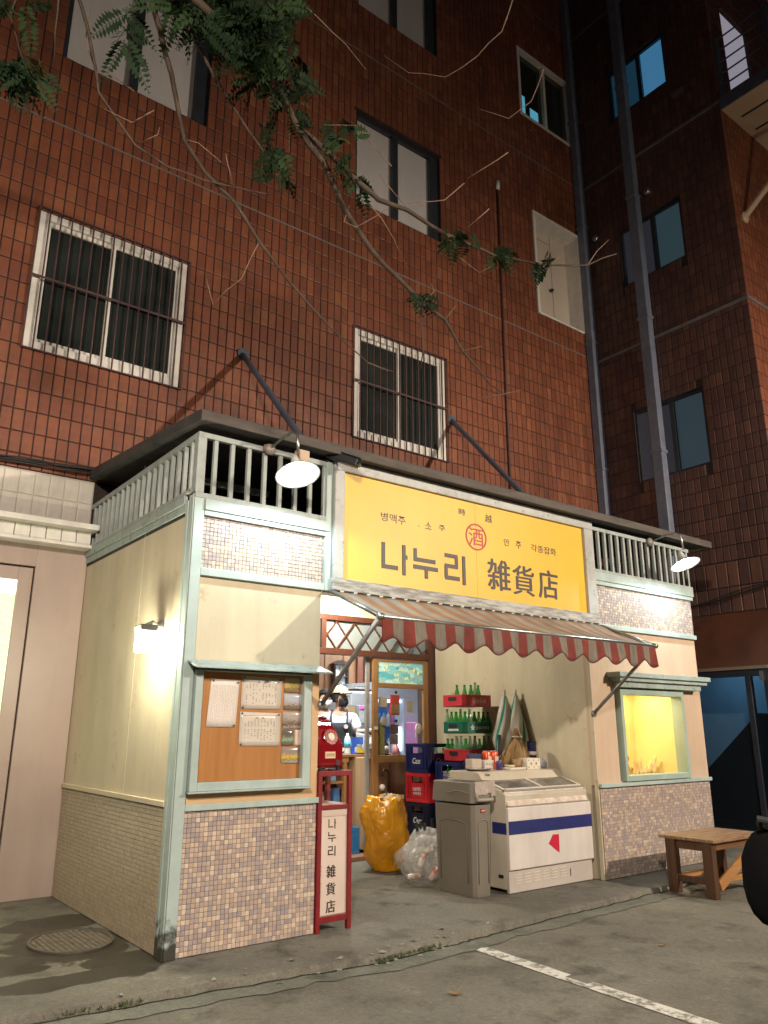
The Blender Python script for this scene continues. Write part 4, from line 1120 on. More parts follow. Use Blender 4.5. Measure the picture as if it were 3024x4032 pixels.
# lamps -------------------------------------------------------------------------
def gooseneck(bx, by, bz, sx_, sy_, sz, tilt, lab, power):
    t = thing("gooseneck_lamp", lab, "lamp", (bx,by,bz), 0, "gooseneck lamps over the shop front")
    f = MB(); f.lathe([(.05,0),(.05,.012),(.035,.03),(.012,.04)], (bx,by-.012,bz), 14, rot=Matrix.Rotation(rad(90),3,'X')); build("wall_plate", f, mat("rusty_plate", (.20,.14,.11), (.32,.29,.26), scale=25, rough=.6, metal=.3), t, smooth=True)
    f = MB(); f.tube([(bx,by-.03,bz),(bx+(sx_-bx)*.45,by+(sy_-by)*.5,bz+.045),(sx_-.02,sy_+.05,bz+.055),(sx_-.004,sy_+.012,bz+.03),(sx_,sy_,sz+.15)], .0105, 8); build("neck", f, M['chrome'], t, smooth=True)
    rt = Matrix.Rotation(tilt, 3, 'X')
    f = MB(); f.lathe([(.022,.15),(.030,.11),(.040,.065),(.070,.040),(.115,.014),(.156,-.010),(.159,-.014),(.153,-.012),(.113,.008),(.068,.034),(.036,.058)], (sx_,sy_,sz), 28, rot=rt)
    build("shade", f, mat("enamel_shade", (.62,.62,.60), (.55,.55,.53), scale=8, rough=.3), t, smooth=True)
    f = MB(); f.lathe([(.0001,-.032),(.026,-.026),(.040,.0),(.030,.032),(.018,.055),(.018,.075)], (sx_,sy_,sz), 16, rot=rt); build("bulb", f, emis("cool_white_bulb", (.90,1.0,.98), 90), t, smooth=True)
    p = bpy.data.lights.new("bulb_light", 'SPOT'); p.energy = power; p.color = (.74,.95,1.0); p.shadow_soft_size = .03; p.spot_size = rad(176); p.spot_blend = .25
    o = bpy.data.objects.new("bulb_light", p); COL.objects.link(o); o.location = (sx_, sy_, sz-.045); o.rotation_euler = (tilt,0,0)
    return t
gooseneck(.53,-.012,3.285,.585,-.35,3.02,rad(-20),"bright gooseneck lamp over the left wing beside the security camera",50)
gooseneck(5.25,-.012,3.273,5.345,-.36,2.99,rad(-20),"bright gooseneck lamp over the right wing near the roof's far end",55)
t = thing("wall_sconce", "glowing boxy wall lamp on the cream side wall by the mint corner post", "wall lamp", (0,.43,1.98))
f = MB(); f.lathe([(.05,0),(.05,.01),(.03,.03)], (-.001,.43,1.985), 14, rot=Matrix.Rotation(rad(-90),3,'Y')); f.tube([(-.02,.43,1.985),(-.07,.42,2.01),(-.12,.40,1.985)], .016, 8); build("bracket", f, mat("grey_bracket",(.18,.18,.17),rough=.5), t, smooth=True)
f = MB(); f.box((-.185,.325,1.945),(-.065,.455,1.985)); build("cap", f, mat("dark_cap",(.09,.085,.075),rough=.5), t, bevel=.008)
f = MB(); f.box((-.178,.332,1.80),(-.072,.448,1.944)); build("lantern_glass", f, emis("warm_white_lantern", (1,.97,.80), 9), t, bevel=.012)
point("sconce_light", (-.205,.39,1.86), .05, 48, (1,.96,.70))
point("sconce_light", (-.03,.39,1.86), .03, 15, (1,.96,.72))

# security camera
t = thing("security_camera", "black bullet security camera on the left edge of the yellow sign", "security camera", (1.07,-.02,3.35))
f = MB(); f.box((1.03,-.03,3.30),(1.09,.0,3.37)); f.tube([(1.06,-.02,3.345),(1.07,-.06,3.36),(1.09,-.09,3.345)], .012, 8); build("mount", f, M['dark'], t)
f = MB(); f.bar((1.04,-.03,3.36),(1.20,-.22,3.26),.075,.07, up=(0,0,1)); build("housing", f, mat("black_plastic",(.016,.016,.018),rough=.35), t, bevel=.012)
f = MB(); f.bar((1.035,-.025,3.40),(1.215,-.24,3.288),.09,.008); build("sunshield", f, mat("black_plastic_shield",(.02,.02,.022),rough=.3), t, bevel=.002)
f = MB(); f.lathe([(.028,0),(.028,.012),(.0001,.014)], (1.201,-.222,3.259), 14, rot=Vector((.16,-.19,-.10)).to_track_quat('Z','Y').to_matrix()); build("lens", f, M['dkglass'], t)
t = tag(build("junction_box", MB().box((.70,-.16,3.20),(.80,-.10,3.29)), M['peach'], bevel=.008), "small beige junction box behind the left gooseneck lamp", "junction box")

t = thing("ceiling_lamp", "round flush lamp on the ceiling of the shop's recess, hidden behind the sign", "ceiling lamp", (2.5,1.75,2.79))
f = MB(); f.lathe([(.13,.0),(.13,-.03),(.10,-.05),(.0001,-.055)], (2.5,1.75,2.798), 20); build("diffuser", f, emis("warm_diffuser",(1,.90,.70),4), t, smooth=True)
point("recess_light", (2.5,1.75,2.70), .10, 165, (1,.92,.76))
area("stairwell_light", (8.9,1.3,2.56), .5, .5, 9, (.35,.72,1.0))
# ------------------------------------------------------------------ timber shopfront at the back of the recess
sf = thing("timber_shopfront", "dark timber shopfront with lattice transom and a honey wood sliding door", "shopfront", (3,2.3,0))
YF = 2.255
f = MB(); f.box((1.05,YF,.04),(1.11,2.34,2.515)); f.box((4.005,YF,.04),(4.085,2.34,2.515)); f.box((1.11,YF,2.455),(4.005,2.34,2.5145)); f.box((1.11,YF-.01,2.085),(4.005,2.34,2.150)); f.box((2.505,YF,2.15),(2.565,2.34,2.455)); f.box((4.0855,2.27,0),(4.1295,2.34,2.515))
build("frame", f, M['brownframe'], sf, bevel=.004)
f = MB(); f.box((1.05,2.20,0),(4.10,2.40,.045)); build("threshold", f, M['plydk'], sf, bevel=.004)
f = MB(); f.box((2.565,2.305,2.15),(4.005,2.311,2.455)); 
m, n, l, b = nt("patterned_glass")
tc = n.new("ShaderNodeTexCoord"); ck = n.new("ShaderNodeTexVoronoi"); ck.inputs["Scale"].default_value = 60; ck.inputs["Randomness"].default_value = .15; l.new(tc.outputs["Object"], ck.inputs["Vector"])
bp = n.new("ShaderNodeBump"); bp.inputs["Strength"].default_value = .8; l.new(ck.outputs["Distance"], bp.inputs["Height"]); l.new(bp.outputs[0], b.inputs["Normal"])
b.inputs["Base Color"].default_value = (.50,.56,.54,1); b.inputs["Roughness"].default_value = .15
tl = n.new("ShaderNodeBsdfTranslucent"); tl.inputs[0].default_value = (.62,.70,.68,1); mx = n.new("ShaderNodeMixShader"); mx.inputs[0].default_value = .45
l.new(b.outputs[0], mx.inputs[1]); l.new(tl.outputs[0], mx.inputs[2]); l.new(mx.outputs[0], n["Material Output"].inputs[0])
M['patterned'] = m
build("transom_glass", f, m, sf)
f = MB(); f.box((1.11,2.305,2.15),(2.505,2.311,2.455)); build("transom_glass", f, m, sf)
lt = None
for k in range(-1, 7):
    for s_ in (1, -1):
        pts = []
        # diamond lattice bars between z 2.15 and 2.455
        x0 = 2.47+.245*k; x1 = x0+.2450
        a = Vector((x0, 2.285, 2.15 if s_ > 0 else 2.455)); c = Vector((x1, 2.285, 2.455 if s_ > 0 else 2.15))
        # clip to the frame
        def cl_(p, q, lo, hi):
            d = q-p
            t0 = max(0, (lo-p.x)/d.x); t1 = min(1, (hi-p.x)/d.x)
            return (p+d*t0, p+d*t1) if t1 > t0+.03 else None
        r_ = cl_(a, c, 2.565, 4.005)
        if r_:
            f = MB(); P, Q = r_; off = Vector((0, -.004 if s_ > 0 else .010, 0)); f.bar(P+off, Q+off, .013, .016, up=(0,1,0)); build("lattice_bar", f, M['brownframe'], sf)
# sliding door
f = MB(); f.box((3.20,2.262,.046),(3.272,2.296,2.08)); f.box((3.930,2.262,.046),(4.004,2.296,2.08)); sd = build("sliding_door", f, M['oak'], sf, bevel=.004)
for z0, z1 in ((2.042,2.08),(1.752,1.806),(.955,1.03),(.046,.16)):
    f = MB(); f.box((3.2725,2.263,z0),(3.9295,2.295,z1)); build("door_rail", f, M['oakx'], sd, bevel=.003)
f = MB(); f.box((3.272,2.276,1.03),(3.930,2.281,1.752)); build("door_pane", f, M['clear'], sd)
f = MB(); f.box((3.272,2.276,.16),(3.930,2.281,.955)); build("door_pane", f, M['clear'], sd)
m, n, l, b = nt("stained_glass")
tc = n.new("ShaderNodeTexCoord"); mp = n.new("ShaderNodeMapping"); mp.inputs["Scale"].default_value = (9,1,24); l.new(tc.outputs["Object"], mp.inputs[0])
ck = n.new("ShaderNodeTexVoronoi"); ck.inputs["Scale"].default_value = 1; l.new(mp.outputs[0], ck.inputs["Vector"])
rp = n.new("ShaderNodeValToRGB"); e = rp.color_ramp.elements; e[0].color = (.12,.45,.46,1); e[1].color = (.62,.86,.80,1)
for p_, c_ in ((.25,(.22,.62,.66,1)),(.45,(.35,.66,.52,1)),(.6,(.20,.50,.55,1)),(.8,(.55,.72,.45,1))): k = e.new(p_); k.color = c_
sp = n.new("ShaderNodeSeparateColor"); l.new(ck.outputs["Color"], sp.inputs[0]); l.new(sp.outputs[0], rp.inputs[0])
v2 = n.new("ShaderNodeTexVoronoi"); v2.feature = 'DISTANCE_TO_EDGE'; l.new(mp.outputs[0], v2.inputs["Vector"])
r2 = n.new("ShaderNodeValToRGB"); r2.color_ramp.elements[0].position = .02; r2.color_ramp.elements[1].position = .06; l.new(v2.outputs["Distance"], r2.inputs[0])
mu = n.new("ShaderNodeMix"); mu.data_type = 'RGBA'; mu.blend_type = 'MULTIPLY'; mu.inputs["Factor"].default_value = .75; l.new(rp.outputs[0], mu.inputs[6]); l.new(r2.outputs[0], mu.inputs[7])
l.new(mu.outputs[2], b.inputs["Base Color"]); l.new(mu.outputs[2], b.inputs["Emission Color"]); b.inputs["Emission Strength"].default_value = .38; b.inputs["Roughness"].default_value = .2
f = MB(); f.box((3.272,2.276,1.806),(3.930,2.281,2.042)); st_g = build("stained_glass", f, m, sd)
f = MB()
for k, (x, z) in enumerate(((3.40,1.98),(3.52,1.90),(3.56,1.905),(3.67,1.865),(3.70,1.87),(3.80,1.965),(3.86,1.93))):
    f.lathe([(.0001,-.001),(.012,-.001),(.012,.002),(.0001,.002)], (x,2.274,z), 8, rot=Matrix.Rotation(rad(90),3,'X'), sx=1.0, sy=1.5)
build("glass_flowers", f, emis("flower_centres", (.9,.62,.14), .6), st_g)
f = MB(); f.box((3.214,2.255,1.30),(3.262,2.2615,1.335)); build("door_sticker", f, M['paper'], sd)
# open leaf: only its grey metal edge post shows
f = MB(); f.box((3.135,2.302,.046),(3.180,2.336,2.08)); build("leaf_post", f, mat("grey_metal_post",(.36,.34,.31),(.28,.26,.24),scale=8,rough=.5), sf, bevel=.003)

# stickers and packets hanging on the inside of the door pane
def flat(name, x, z, w, h, m, lab, cat, y=2.300, group=None, th=.004):
    f = MB(); f.box((x-w/2,y,z-h/2),(x+w/2,y+th,z+h/2)); return tag(build(name, f, m, bevel=.0015), lab, cat, group)
o = flat("snack_packet", 3.54, 1.57, .125, .22, mat("red_packet",(.55,.05,.035),rough=.3), "red snack packet hanging inside the glass of the sliding door", "packet", th=.02)
f = MB(); f.box((3.485,2.2955,1.475),(3.595,2.2995,1.575)); build("packet_window", f, mat("brown_snack",(.30,.17,.08),(.45,.28,.14),scale=40,rough=.4), o)
f = MB(); f.lathe([(.018,-.003),(.018,.003),(.0001,.003)], (3.545,2.292,1.71), 12, rot=Matrix.Rotation(rad(90),3,'X')); tag(build("suction_hook", f, M['dark']), "small dark suction hook on the door glass above the red packet", "hook", "suction hooks on the door glass")
f = MB(); f.lathe([(.018,-.003),(.018,.003),(.0001,.003)], (3.545,2.292,1.395), 12, rot=Matrix.Rotation(rad(90),3,'X')); tag(build("suction_hook", f, M['dark']), "small dark suction hook on the door glass below the red packet", "hook", "suction hooks on the door glass")
o = flat("biscuit_card", 3.365, 1.60, .12, .11, mat("cream_card",(.66,.58,.44),(.58,.48,.34),scale=20,rough=.6), "square cream card stuck on the door glass left of the red packet", "card")
flat("pale_packet", 3.755, 1.555, .085, .13, mat("pale_packet",(.66,.62,.44),(.5,.46,.34),scale=25,rough=.5), "pale yellow packet on the door glass right of the red packet", "packet")
o = tag(build("brown_card", MB().box((3.47,2.300,1.255),(3.585,2.304,1.355)), mat("dark_brown_card",(.13,.085,.075),rough=.4)), "upper of two dark brown cards hanging on the door glass", "card", "brown cards on the door glass")
o = tag(build("brown_card", MB().box((3.465,2.300,1.145),(3.58,2.304,1.25)), mat("brown_card_2",(.17,.12,.11),(.3,.26,.25),scale=30,rough=.4)), "lower of two dark brown cards hanging on the door glass", "card", "brown cards on the door glass")
o = flat("yellow_note", 3.342, 1.18, .095, .36, mat("olive_note",(.38,.36,.12),(.30,.30,.10),scale=30,rough=.6,stretch=(1,1,9)), "long olive yellow note on the door glass beside the grey post", "note")
f = MB(); f.lathe([(.0001,0),(.035,0),(.038,.012),(.0001,.016)], (3.365,2.300,1.395), 12, rot=Matrix.Rotation(rad(90),3,'X'), sy=1.3); tag(build("paper_disc", f, M['cream']), "round cream lid stuck on the door glass over the olive note", "lid")
f = MB(); f.lathe([(.0001,0),(.042,0),(.045,.02),(.0001,.03)], (3.868,2.300,1.315), 14, rot=Matrix.Rotation(rad(90),3,'X'), sy=1.25); f.box((3.835,2.292,1.22),(3.85,2.30,1.27)); tag(build("white_disc", f, M['paper']), "white oval knob disc at the right edge of the door glass", "disc")

# ------------------------------------------------------------------ room inside
f = MB(); f.box((-.2,2.61,-.03),(7.0,6.0,.045)); tag(build("shop_floor", f, mat("shop_floor_concrete",(.22,.20,.17),(.17,.155,.13),scale=3,rough=.6)), kind='structure')
f = MB(); f.box((-.2,5.9,.05),(7.0,6.0,2.9)); tag(build("back_wall", f, M['panelwood']), kind='structure')
f = MB(); f.box((-.3,2.61,.05),(-.2,6.0,2.9)); tag(build("inner_side_wall", f, M['panelwood']), kind='structure')
f = MB(); f.box((7.0,2.61,.05),(7.1,6.0,2.9)); tag(build("inner_side_wall", f, mat("pale_inner_wall",(.60,.62,.64),(.54,.56,.58),scale=2,rough=.7)), kind='structure')
f = MB(); f.box((-.3,2.61,2.9),(7.1,6.0,3.0)); tag(build("shop_ceiling", f, mat("white_ceiling",(.72,.72,.70),(.66,.66,.64),scale=2,rough=.8)), kind='structure')
for (x, y, lab) in ((2.95,2.66,"long ceiling tube lamp nearest the shop door"),(4.9,3.9,"long ceiling tube lamp over the drinks cooler")):
    t = thing("tube_lamp", lab, "ceiling lamp", (x,y,2.88), 0, "tube lamps inside the shop")
    f = MB(); f.box((x-.62,y-.06,2.86),(x+.62,y+.06,2.899)); build("housing", f, M['white'], t)
    f = MB(); f.tube([(x-.6,y,2.84),(x+.6,y,2.84)], .016, 8); build("tube", f, emis("fluorescent_tube",(.92,.98,1.0),12), t)
    area("tube_light", (x,y,2.81), 1.2, .12, 85 if x < 4 else 70, (.90,.97,1.0))

# wood panelled partition seen through the open leaf
f = MB(); f.box((2.60,4.60,.05),(4.62,4.68,2.88)); tag(build("panelled_partition", f, M['panelwood']), "brown wood panelled partition behind the counter with a pendulum clock on it", "partition")
f = MB()
for x in (2.8,3.12,3.44,3.76,4.08,4.40): f.box((x-.006,4.592,.06),(x+.006,4.602,2.87))
for x in (4.62,): f.box((x,4.55,.05),(x+.10,4.70,2.88))
tag(build("partition_post", f, M['brownframe']), "dark post and joints of the wood partition", "post")
# pendulum clock
t = thing("pendulum_clock", "dark wooden pendulum wall clock hanging on the panelled partition", "clock", (0,0,0))
f = MB(); f.box((3.86,4.50,1.62),(3.885,4.60,2.13)); f.box((4.085,4.50,1.62),(4.11,4.60,2.13)); f.box((3.885,4.50,1.62),(4.085,4.60,1.645)); f.box((3.84,4.49,2.13),(4.13,4.60,2.155)); f.prism([(3.86,4.50,2.155),(4.11,4.50,2.155),(4.06,4.50,2.215),(3.985,4.50,2.24),(3.91,4.50,2.215)],(0,.08,0)); f.box((3.885,4.505,1.86),(4.085,4.55,1.875))
build("case", f, mat("ebony_wood",(.025,.015,.012),(.05,.03,.02),scale=8,rough=.35), t, bevel=.004)
f = MB(); f.box((3.886,4.56,1.876),(4.084,4.575,2.128)); build("face", f, mat("clock_face",(.55,.53,.47),rough=.5), t)
f = MB(); f.box((3.886,4.56,1.646),(4.084,4.575,1.859)); build("lower_panel", f, mat("mirror_panel",(.32,.33,.33),(.5,.5,.5),scale=9,rough=.15), t)
f = MB(); f.tube([(3.985,4.54,1.85),(3.985,4.54,1.72)], .004, 5); f.lathe([(.0001,0),(.03,0),(.03,.006),(.0001,.008)], (3.985,4.54,1.715), 12, rot=Matrix.Rotation(rad(90),3,'X')); build("pendulum", f, M['chrome'], t)
f = MB(); f.bar((3.985,4.555,2.0),(3.985,4.555,2.09),.008,.004); f.bar((3.985,4.555,2.0),(4.045,4.555,1.97),.008,.004); build("hands", f, M['dark'], t)

t.scale = (.62/.62,1,.62); t.location = (.325,0,.875)
# grey fridge behind the man, clutter on it
t = thing("fridge", "tall pale grey fridge standing behind the man in the cap", "fridge", (4.35,4.0,.05))
f = MB(); f.box((3.87,3.70,.05),(4.30,4.35,1.79)); build("body", f, mat("fridge_grey",(.50,.51,.52),(.46,.47,.48),scale=2,rough=.35), t, bevel=.02)
f = MB(); f.box((3.88,3.655,.62),(4.29,3.698,1.77)); build("door", f, mat("fridge_door",(.56,.57,.58),(.52,.53,.54),scale=2,rough=.3), t, bevel=.015)
f = MB(); f.box((3.88,3.655,.09),(4.29,3.698,.60)); build("door", f, mat("fridge_door_low",(.56,.57,.58),(.52,.53,.54),scale=2,rough=.3), t, bevel=.015)
f = MB(); f.box((3.91,3.62,.85),(3.94,3.654,1.25)); build("handle", f, M['chrome'], t, bevel=.006)
for k in range(3):
    f = MB(); f.box((3.99+.02*k,3.75,1.792+.03*k),(4.27-.01*k,3.95,1.818+.03*k)); tag(build("paper_stack", f, [M['dark'],M['paper'],M['frost']][k]), ["dark folder lying at the bottom of the small pile on the grey fridge","white paper pad in the middle of the pile on the fridge","pale box lid topmost on the fridge"][k], "papers", "things piled on the fridge")
# frame with card board and a card terminal on a shelf
f = MB(); f.box((3.69,3.52,1.33),(3.86,3.56,1.60)); t = tag(build("cardboard_frame", f, mat("grey_frame",(.22,.22,.21),rough=.5)), "grey framed cardboard panel standing behind the man's shoulder", "panel")
f = MB(); f.box((3.70,3.51,1.345),(3.85,3.519,1.585)); build("cardboard", f, M['ply'], t)
f = MB(); f.box((3.865,3.46,1.28),(3.955,3.54,1.60)); t = tag(build("speaker_box", f, mat("grey_machine",(.30,.30,.31),(.24,.24,.25),scale=6,rough=.5), bevel=.01), "slim grey machine with a glowing magenta light behind the counter", "machine")
f = MB(); f.lathe([(.0001,0),(.022,0),(.022,.01),(.0001,.012)], (3.905,3.458,1.578), 12, rot=Matrix.Rotation(rad(90),3,'X'), sx=1.3); build("indicator", f, emis("magenta_light",(1.0,.08,.35),2.2), t)
f = MB(); f.box((3.875,3.455,1.38),(3.945,3.459,1.53)); build("front_panel", f, M['frost'], t)

# counter and receipt machine
t = thing("wooden_counter", "honey wood counter with open shelves inside the shop doorway", "counter", (3.2,2.75,.05))
f = MB(); f.box((2.55,2.62,1.005),(3.80,3.08,1.035)); build("top", f, mat("counter_top",(.26,.14,.07),(.34,.19,.10),scale=3,rough=.35,stretch=(1,6,6)), t, bevel=.004)
f = MB(); f.box((2.55,2.63,.95),(3.14,2.66,1.004)); build("front_rail", f, M['oakx'], t, bevel=.003)
for x in (2.66,3.075):
    f = MB(); f.box((x,2.63,.05),(x+.045,2.675,.949)); build("leg", f, M['oak'], t, bevel=.003)
for z in (.73,.42):
    f = MB(); f.box((2.56,2.64,z),(3.13,3.03,z+.025)); build("shelf", f, M['oakx'], t, bevel=.002)
f = MB(); f.box((2.56,3.04,.05),(3.8,3.07,1.0)); build("back_panel", f, M['plydk'], t)
f = MB(); f.box((3.22,2.42,.06),(3.545,2.80,1.004)); tag(build("plywood_cabinet", f, M['ply'], bevel=.004), "pale plywood cabinet behind the lower glass of the sliding door", "cabinet")
f = MB(); f.box((3.55,2.42,.06),(3.98,2.80,1.004)); tag(build("plywood_cabinet", f, M['plydk'], bevel=.004), "darker brown cabinet beside the pale one, behind the blue beer crates", "cabinet")
mix_cols = [(.55,.45,.10),(.12,.28,.62),(.55,.12,.08),(.30,.55,.40),(.62,.60,.55),(.10,.10,.12),(.50,.42,.28),(.20,.40,.60),(.65,.35,.10)]
goods_m = [mat("goods_%d" % i, c, tuple(k*.7 for k in c), scale=25, rough=.35) for i, c in enumerate(mix_cols)]
glab = ["olive bottle on the counter's upper shelf","tall blue packet on the upper shelf","white folded box on the upper shelf behind the counter leg","grey stack of boxes on the lower shelf","white leaning packet on the lower shelf","dark bundle on the lower shelf","blue bag on the lower shelf by the door post"]
for i, (x, z, w, h, mi, sh) in enumerate(((2.80,.756,.09,.17,0,1),(2.97,.756,.10,.18,7,0),(2.70,.756,.07,.12,4,0),(2.72,.446,.13,.16,5,0),(2.84,.446,.06,.21,4,0),(2.95,.446,.10,.12,5,1),(3.03,.446,.09,.24,1,0))):
    f = MB()
    if sh: f.lathe([(.0001,0),(w*.45,0),(w*.5,h*.05),(w*.5,h*.6),(w*.2,h*.8),(w*.18,h),(.0001,h)], (x,2.74,z), 12)
    else: f.prism([(x-w/2,2.70,z),(x+w/2,2.70,z),(x+w/2*.9,2.70,z+h),(x-w/2*.8,2.70,z+h*.96)], (0,.16,0))
    tag(build("shelf_goods", f, goods_m[mi], bevel=.006 if not sh else 0, smooth=bool(sh)), glab[i], "goods", "goods on the counter shelves")
f = MB()
for k in range(5): f.box((2.90,2.66,.10+.05*k+.17),(3.07,2.72,.135+.05*k+.17))
tag(build("louvre_box", f, M['white']), "small white slatted box under the lower shelf of the counter", "box")
# receipt printer, tape stand, bottle, pump bottle etc
t = thing("receipt_machine", "grey and white receipt machine on the counter behind the door post", "machine", (3.55,3.0,1.036))
f = MB(); f.prism([(3.42,2.90,1.036),(3.42,2.66,1.036),(3.42,2.66,1.15),(3.42,2.72,1.25),(3.42,2.90,1.27)],(.25,0,0)); build("body", f, mat("grey_white_plastic",(.55,.57,.58),(.48,.5,.52),scale=5,rough=.35), t, bevel=.012)
f = MB(); f.box((3.43,2.70,1.27),(3.66,2.90,1.31)); build("lid", f, mat("light_plastic",(.66,.66,.64),rough=.35), t, bevel=.012)
t = thing("sweet_box", "blue and yellow display box of sweets standing on the counter", "box", (3.30,2.70,1.036))
f = MB(); f.box((3.255,2.64,1.036),(3.47,2.75,1.055)); f.box((3.255,2.75,1.036),(3.47,2.756,1.22)); build("tray", f, mat("blue_card",(.04,.12,.52),(.06,.16,.60),scale=9,rough=.3), t)
f = MB(); f.prism([(3.255,2.634,1.048),(3.47,2.634,1.048),(3.47,2.634,1.105),(3.40,2.634,1.075),(3.33,2.634,1.08),(3.255,2.634,1.13)],(0,.005,0)); build("front_flap", f, mat("yellow_card",(.80,.68,.06),rough=.3), t)
f = MB()
for k in range(6): f.box((3.265+.033*k,2.65+.01*(k%3),1.056),(3.29+.033*k,2.70,1.11+.03*(k%2)))
build("sweets", f, goods_m[4], t)
t = thing("water_bottle", "clear plastic water bottle with blue label at the man's elbow", "bottle", (3.17,2.72,1.036))
f = MB(); f.lathe([(.0001,0),(.036,0),(.038,.01),(.036,.06),(.038,.15),(.03,.185),(.014,.205),(.014,.225),(.0001,.225)], (3.18,2.72,1.036), 14); build("body", f, mat("bluish_clear_plastic",(.55,.68,.78),(.65,.76,.82),scale=12,rough=.1), t, smooth=True)
f = MB(); f.lathe([(.0385,.07),(.039,.07),(.039,.14),(.0385,.14)], (3.18,2.72,1.036), 14); build("label_band", f, mat("sky_label",(.10,.42,.72),rough=.4), t, smooth=True)
t = thing("pump_bottle", "dark navy soap pump bottle with a white label behind the door glass", "bottle", (3.56,2.46,1.004))
f = MB(); f.lathe([(.0001,0),(.045,0),(.048,.01),(.048,.13),(.035,.155),(.015,.165),(.015,.185),(.0001,.186)], (3.51,2.46,1.0045), 16); build("body", f, mat("navy_plastic",(.03,.035,.07),rough=.25), t, smooth=True)
f = MB(); f.tube([(3.51,2.46,1.19),(3.51,2.46,1.235)],.006,6); f.bar((3.515,2.46,1.24),(3.465,2.44,1.245),.016,.012); build("pump", f, mat("navy_pump",(.03,.035,.06),rough=.3), t)
f = MB(); f.lathe([(.0486,.035),(.0488,.035),(.0488,.12),(.0486,.12)], (3.51,2.46,1.0045), 16); build("label_band", f, M['paper'], t, smooth=True)
t = tag(build("ball_ornament", MB().lathe([(.0001,-.045),(.025,-.037),(.045,0),(.025,.037),(.0001,.045)], (3.42,2.45,1.052), 14), mat("blue_grey_ball",(.20,.30,.44),(.28,.38,.5),scale=12,rough=.3), smooth=True), "round blue grey ball beside the soap pump bottle", "ball")
t = thing("pink_bottle", "clear stoppered bottle of pink drink beside the soap pump bottle", "bottle", (3.68,2.45,1.004))
f = MB(); f.lathe([(.0001,0),(.045,0),(.045,.085),(.025,.11),(.018,.14),(.022,.165),(.0001,.17)], (3.665,2.45,1.0045), 14); build("body", f, mat("pink_liquid",(.62,.22,.26),(.70,.36,.38),scale=12,rough=.12), t, smooth=True)
f = MB(); f.lathe([(.012,.17),(.02,.185),(.02,.205),(.0001,.215)], (3.665,2.45,1.0045), 12); build("stopper", f, M['frost'], t, smooth=True)
f = MB(); f.box((3.30,2.44,1.0045),(3.40,2.50,1.10)); tag(build("picture_card", f, mat("dark_picture",(.16,.12,.14),(.42,.25,.18),scale=22,rough=.3)), "small dark picture card standing at the left end behind the door glass", "card")

# lit drinks cooler seen through the door glass
t = thing("drinks_cooler", "glass fronted drinks cooler glowing blue behind the sliding door", "cooler", (4.8,4.2,.05))
f = MB(); f.box((4.33,3.80,.05),(4.40,4.60,1.72)); f.box((4.87,3.80,.05),(5.45,4.60,1.72)); f.box((4.33,3.80,1.7201),(5.45,4.60,1.92)); f.box((4.40,3.80,.05),(4.87,4.60,.30)); f.box((4.40,4.55,.30),(4.87,4.60,1.72)); build("cabinet", f, mat("cooler_grey",(.50,.54,.62),(.45,.49,.57),scale=3,rough=.4), t, bevel=.006)
f = MB(); f.box((4.401,4.50,.301),(4.869,4.545,1.719)); build("back_light", f, emis("blue_cooler_back",(.05,.27,.90),1.0), t)
f = MB(); f.box((4.81,3.84,1.02),(4.855,3.88,1.34)); f.box((4.41,3.84,1.66),(4.86,3.88,1.70)); build("white_tube", f, emis("cooler_tube",(.70,.88,1.0),3.0), t)
for z in (.62,.98,1.34):
    f = MB(); f.box((4.402,3.86,z),(4.868,4.49,z+.015)); build("shelf", f, M['chrome'], t)
f = MB()
for z in (.31,.636,.996,1.356):
    for k in range(6):
        f.lathe([(.0001,0),(.03,0),(.03,.13),(.012,.17),(.012,.2),(.0001,.2)], (4.44+.078*k,4.0,z), 8, mi=R.randrange(3))
build("drinks", f, [goods_m[4], mat("pink_drink",(.45,.16,.30),rough=.3), mat("blue_drink",(.12,.3,.6),rough=.3)], t)
f = MB(); f.box((4.402,3.805,.305),(4.868,3.812,1.715)); build("glass_door", f, M['clear'], t)
f = MB(); f.box((4.86,3.50,.06),(5.08,3.74,1.40)); tag(build("pink_display", f, mat("magenta_display",(.45,.12,.28),(.38,.20,.40),scale=7,rough=.4), bevel=.01), "dusky magenta display stand in front of the cooler's grey side", "display")
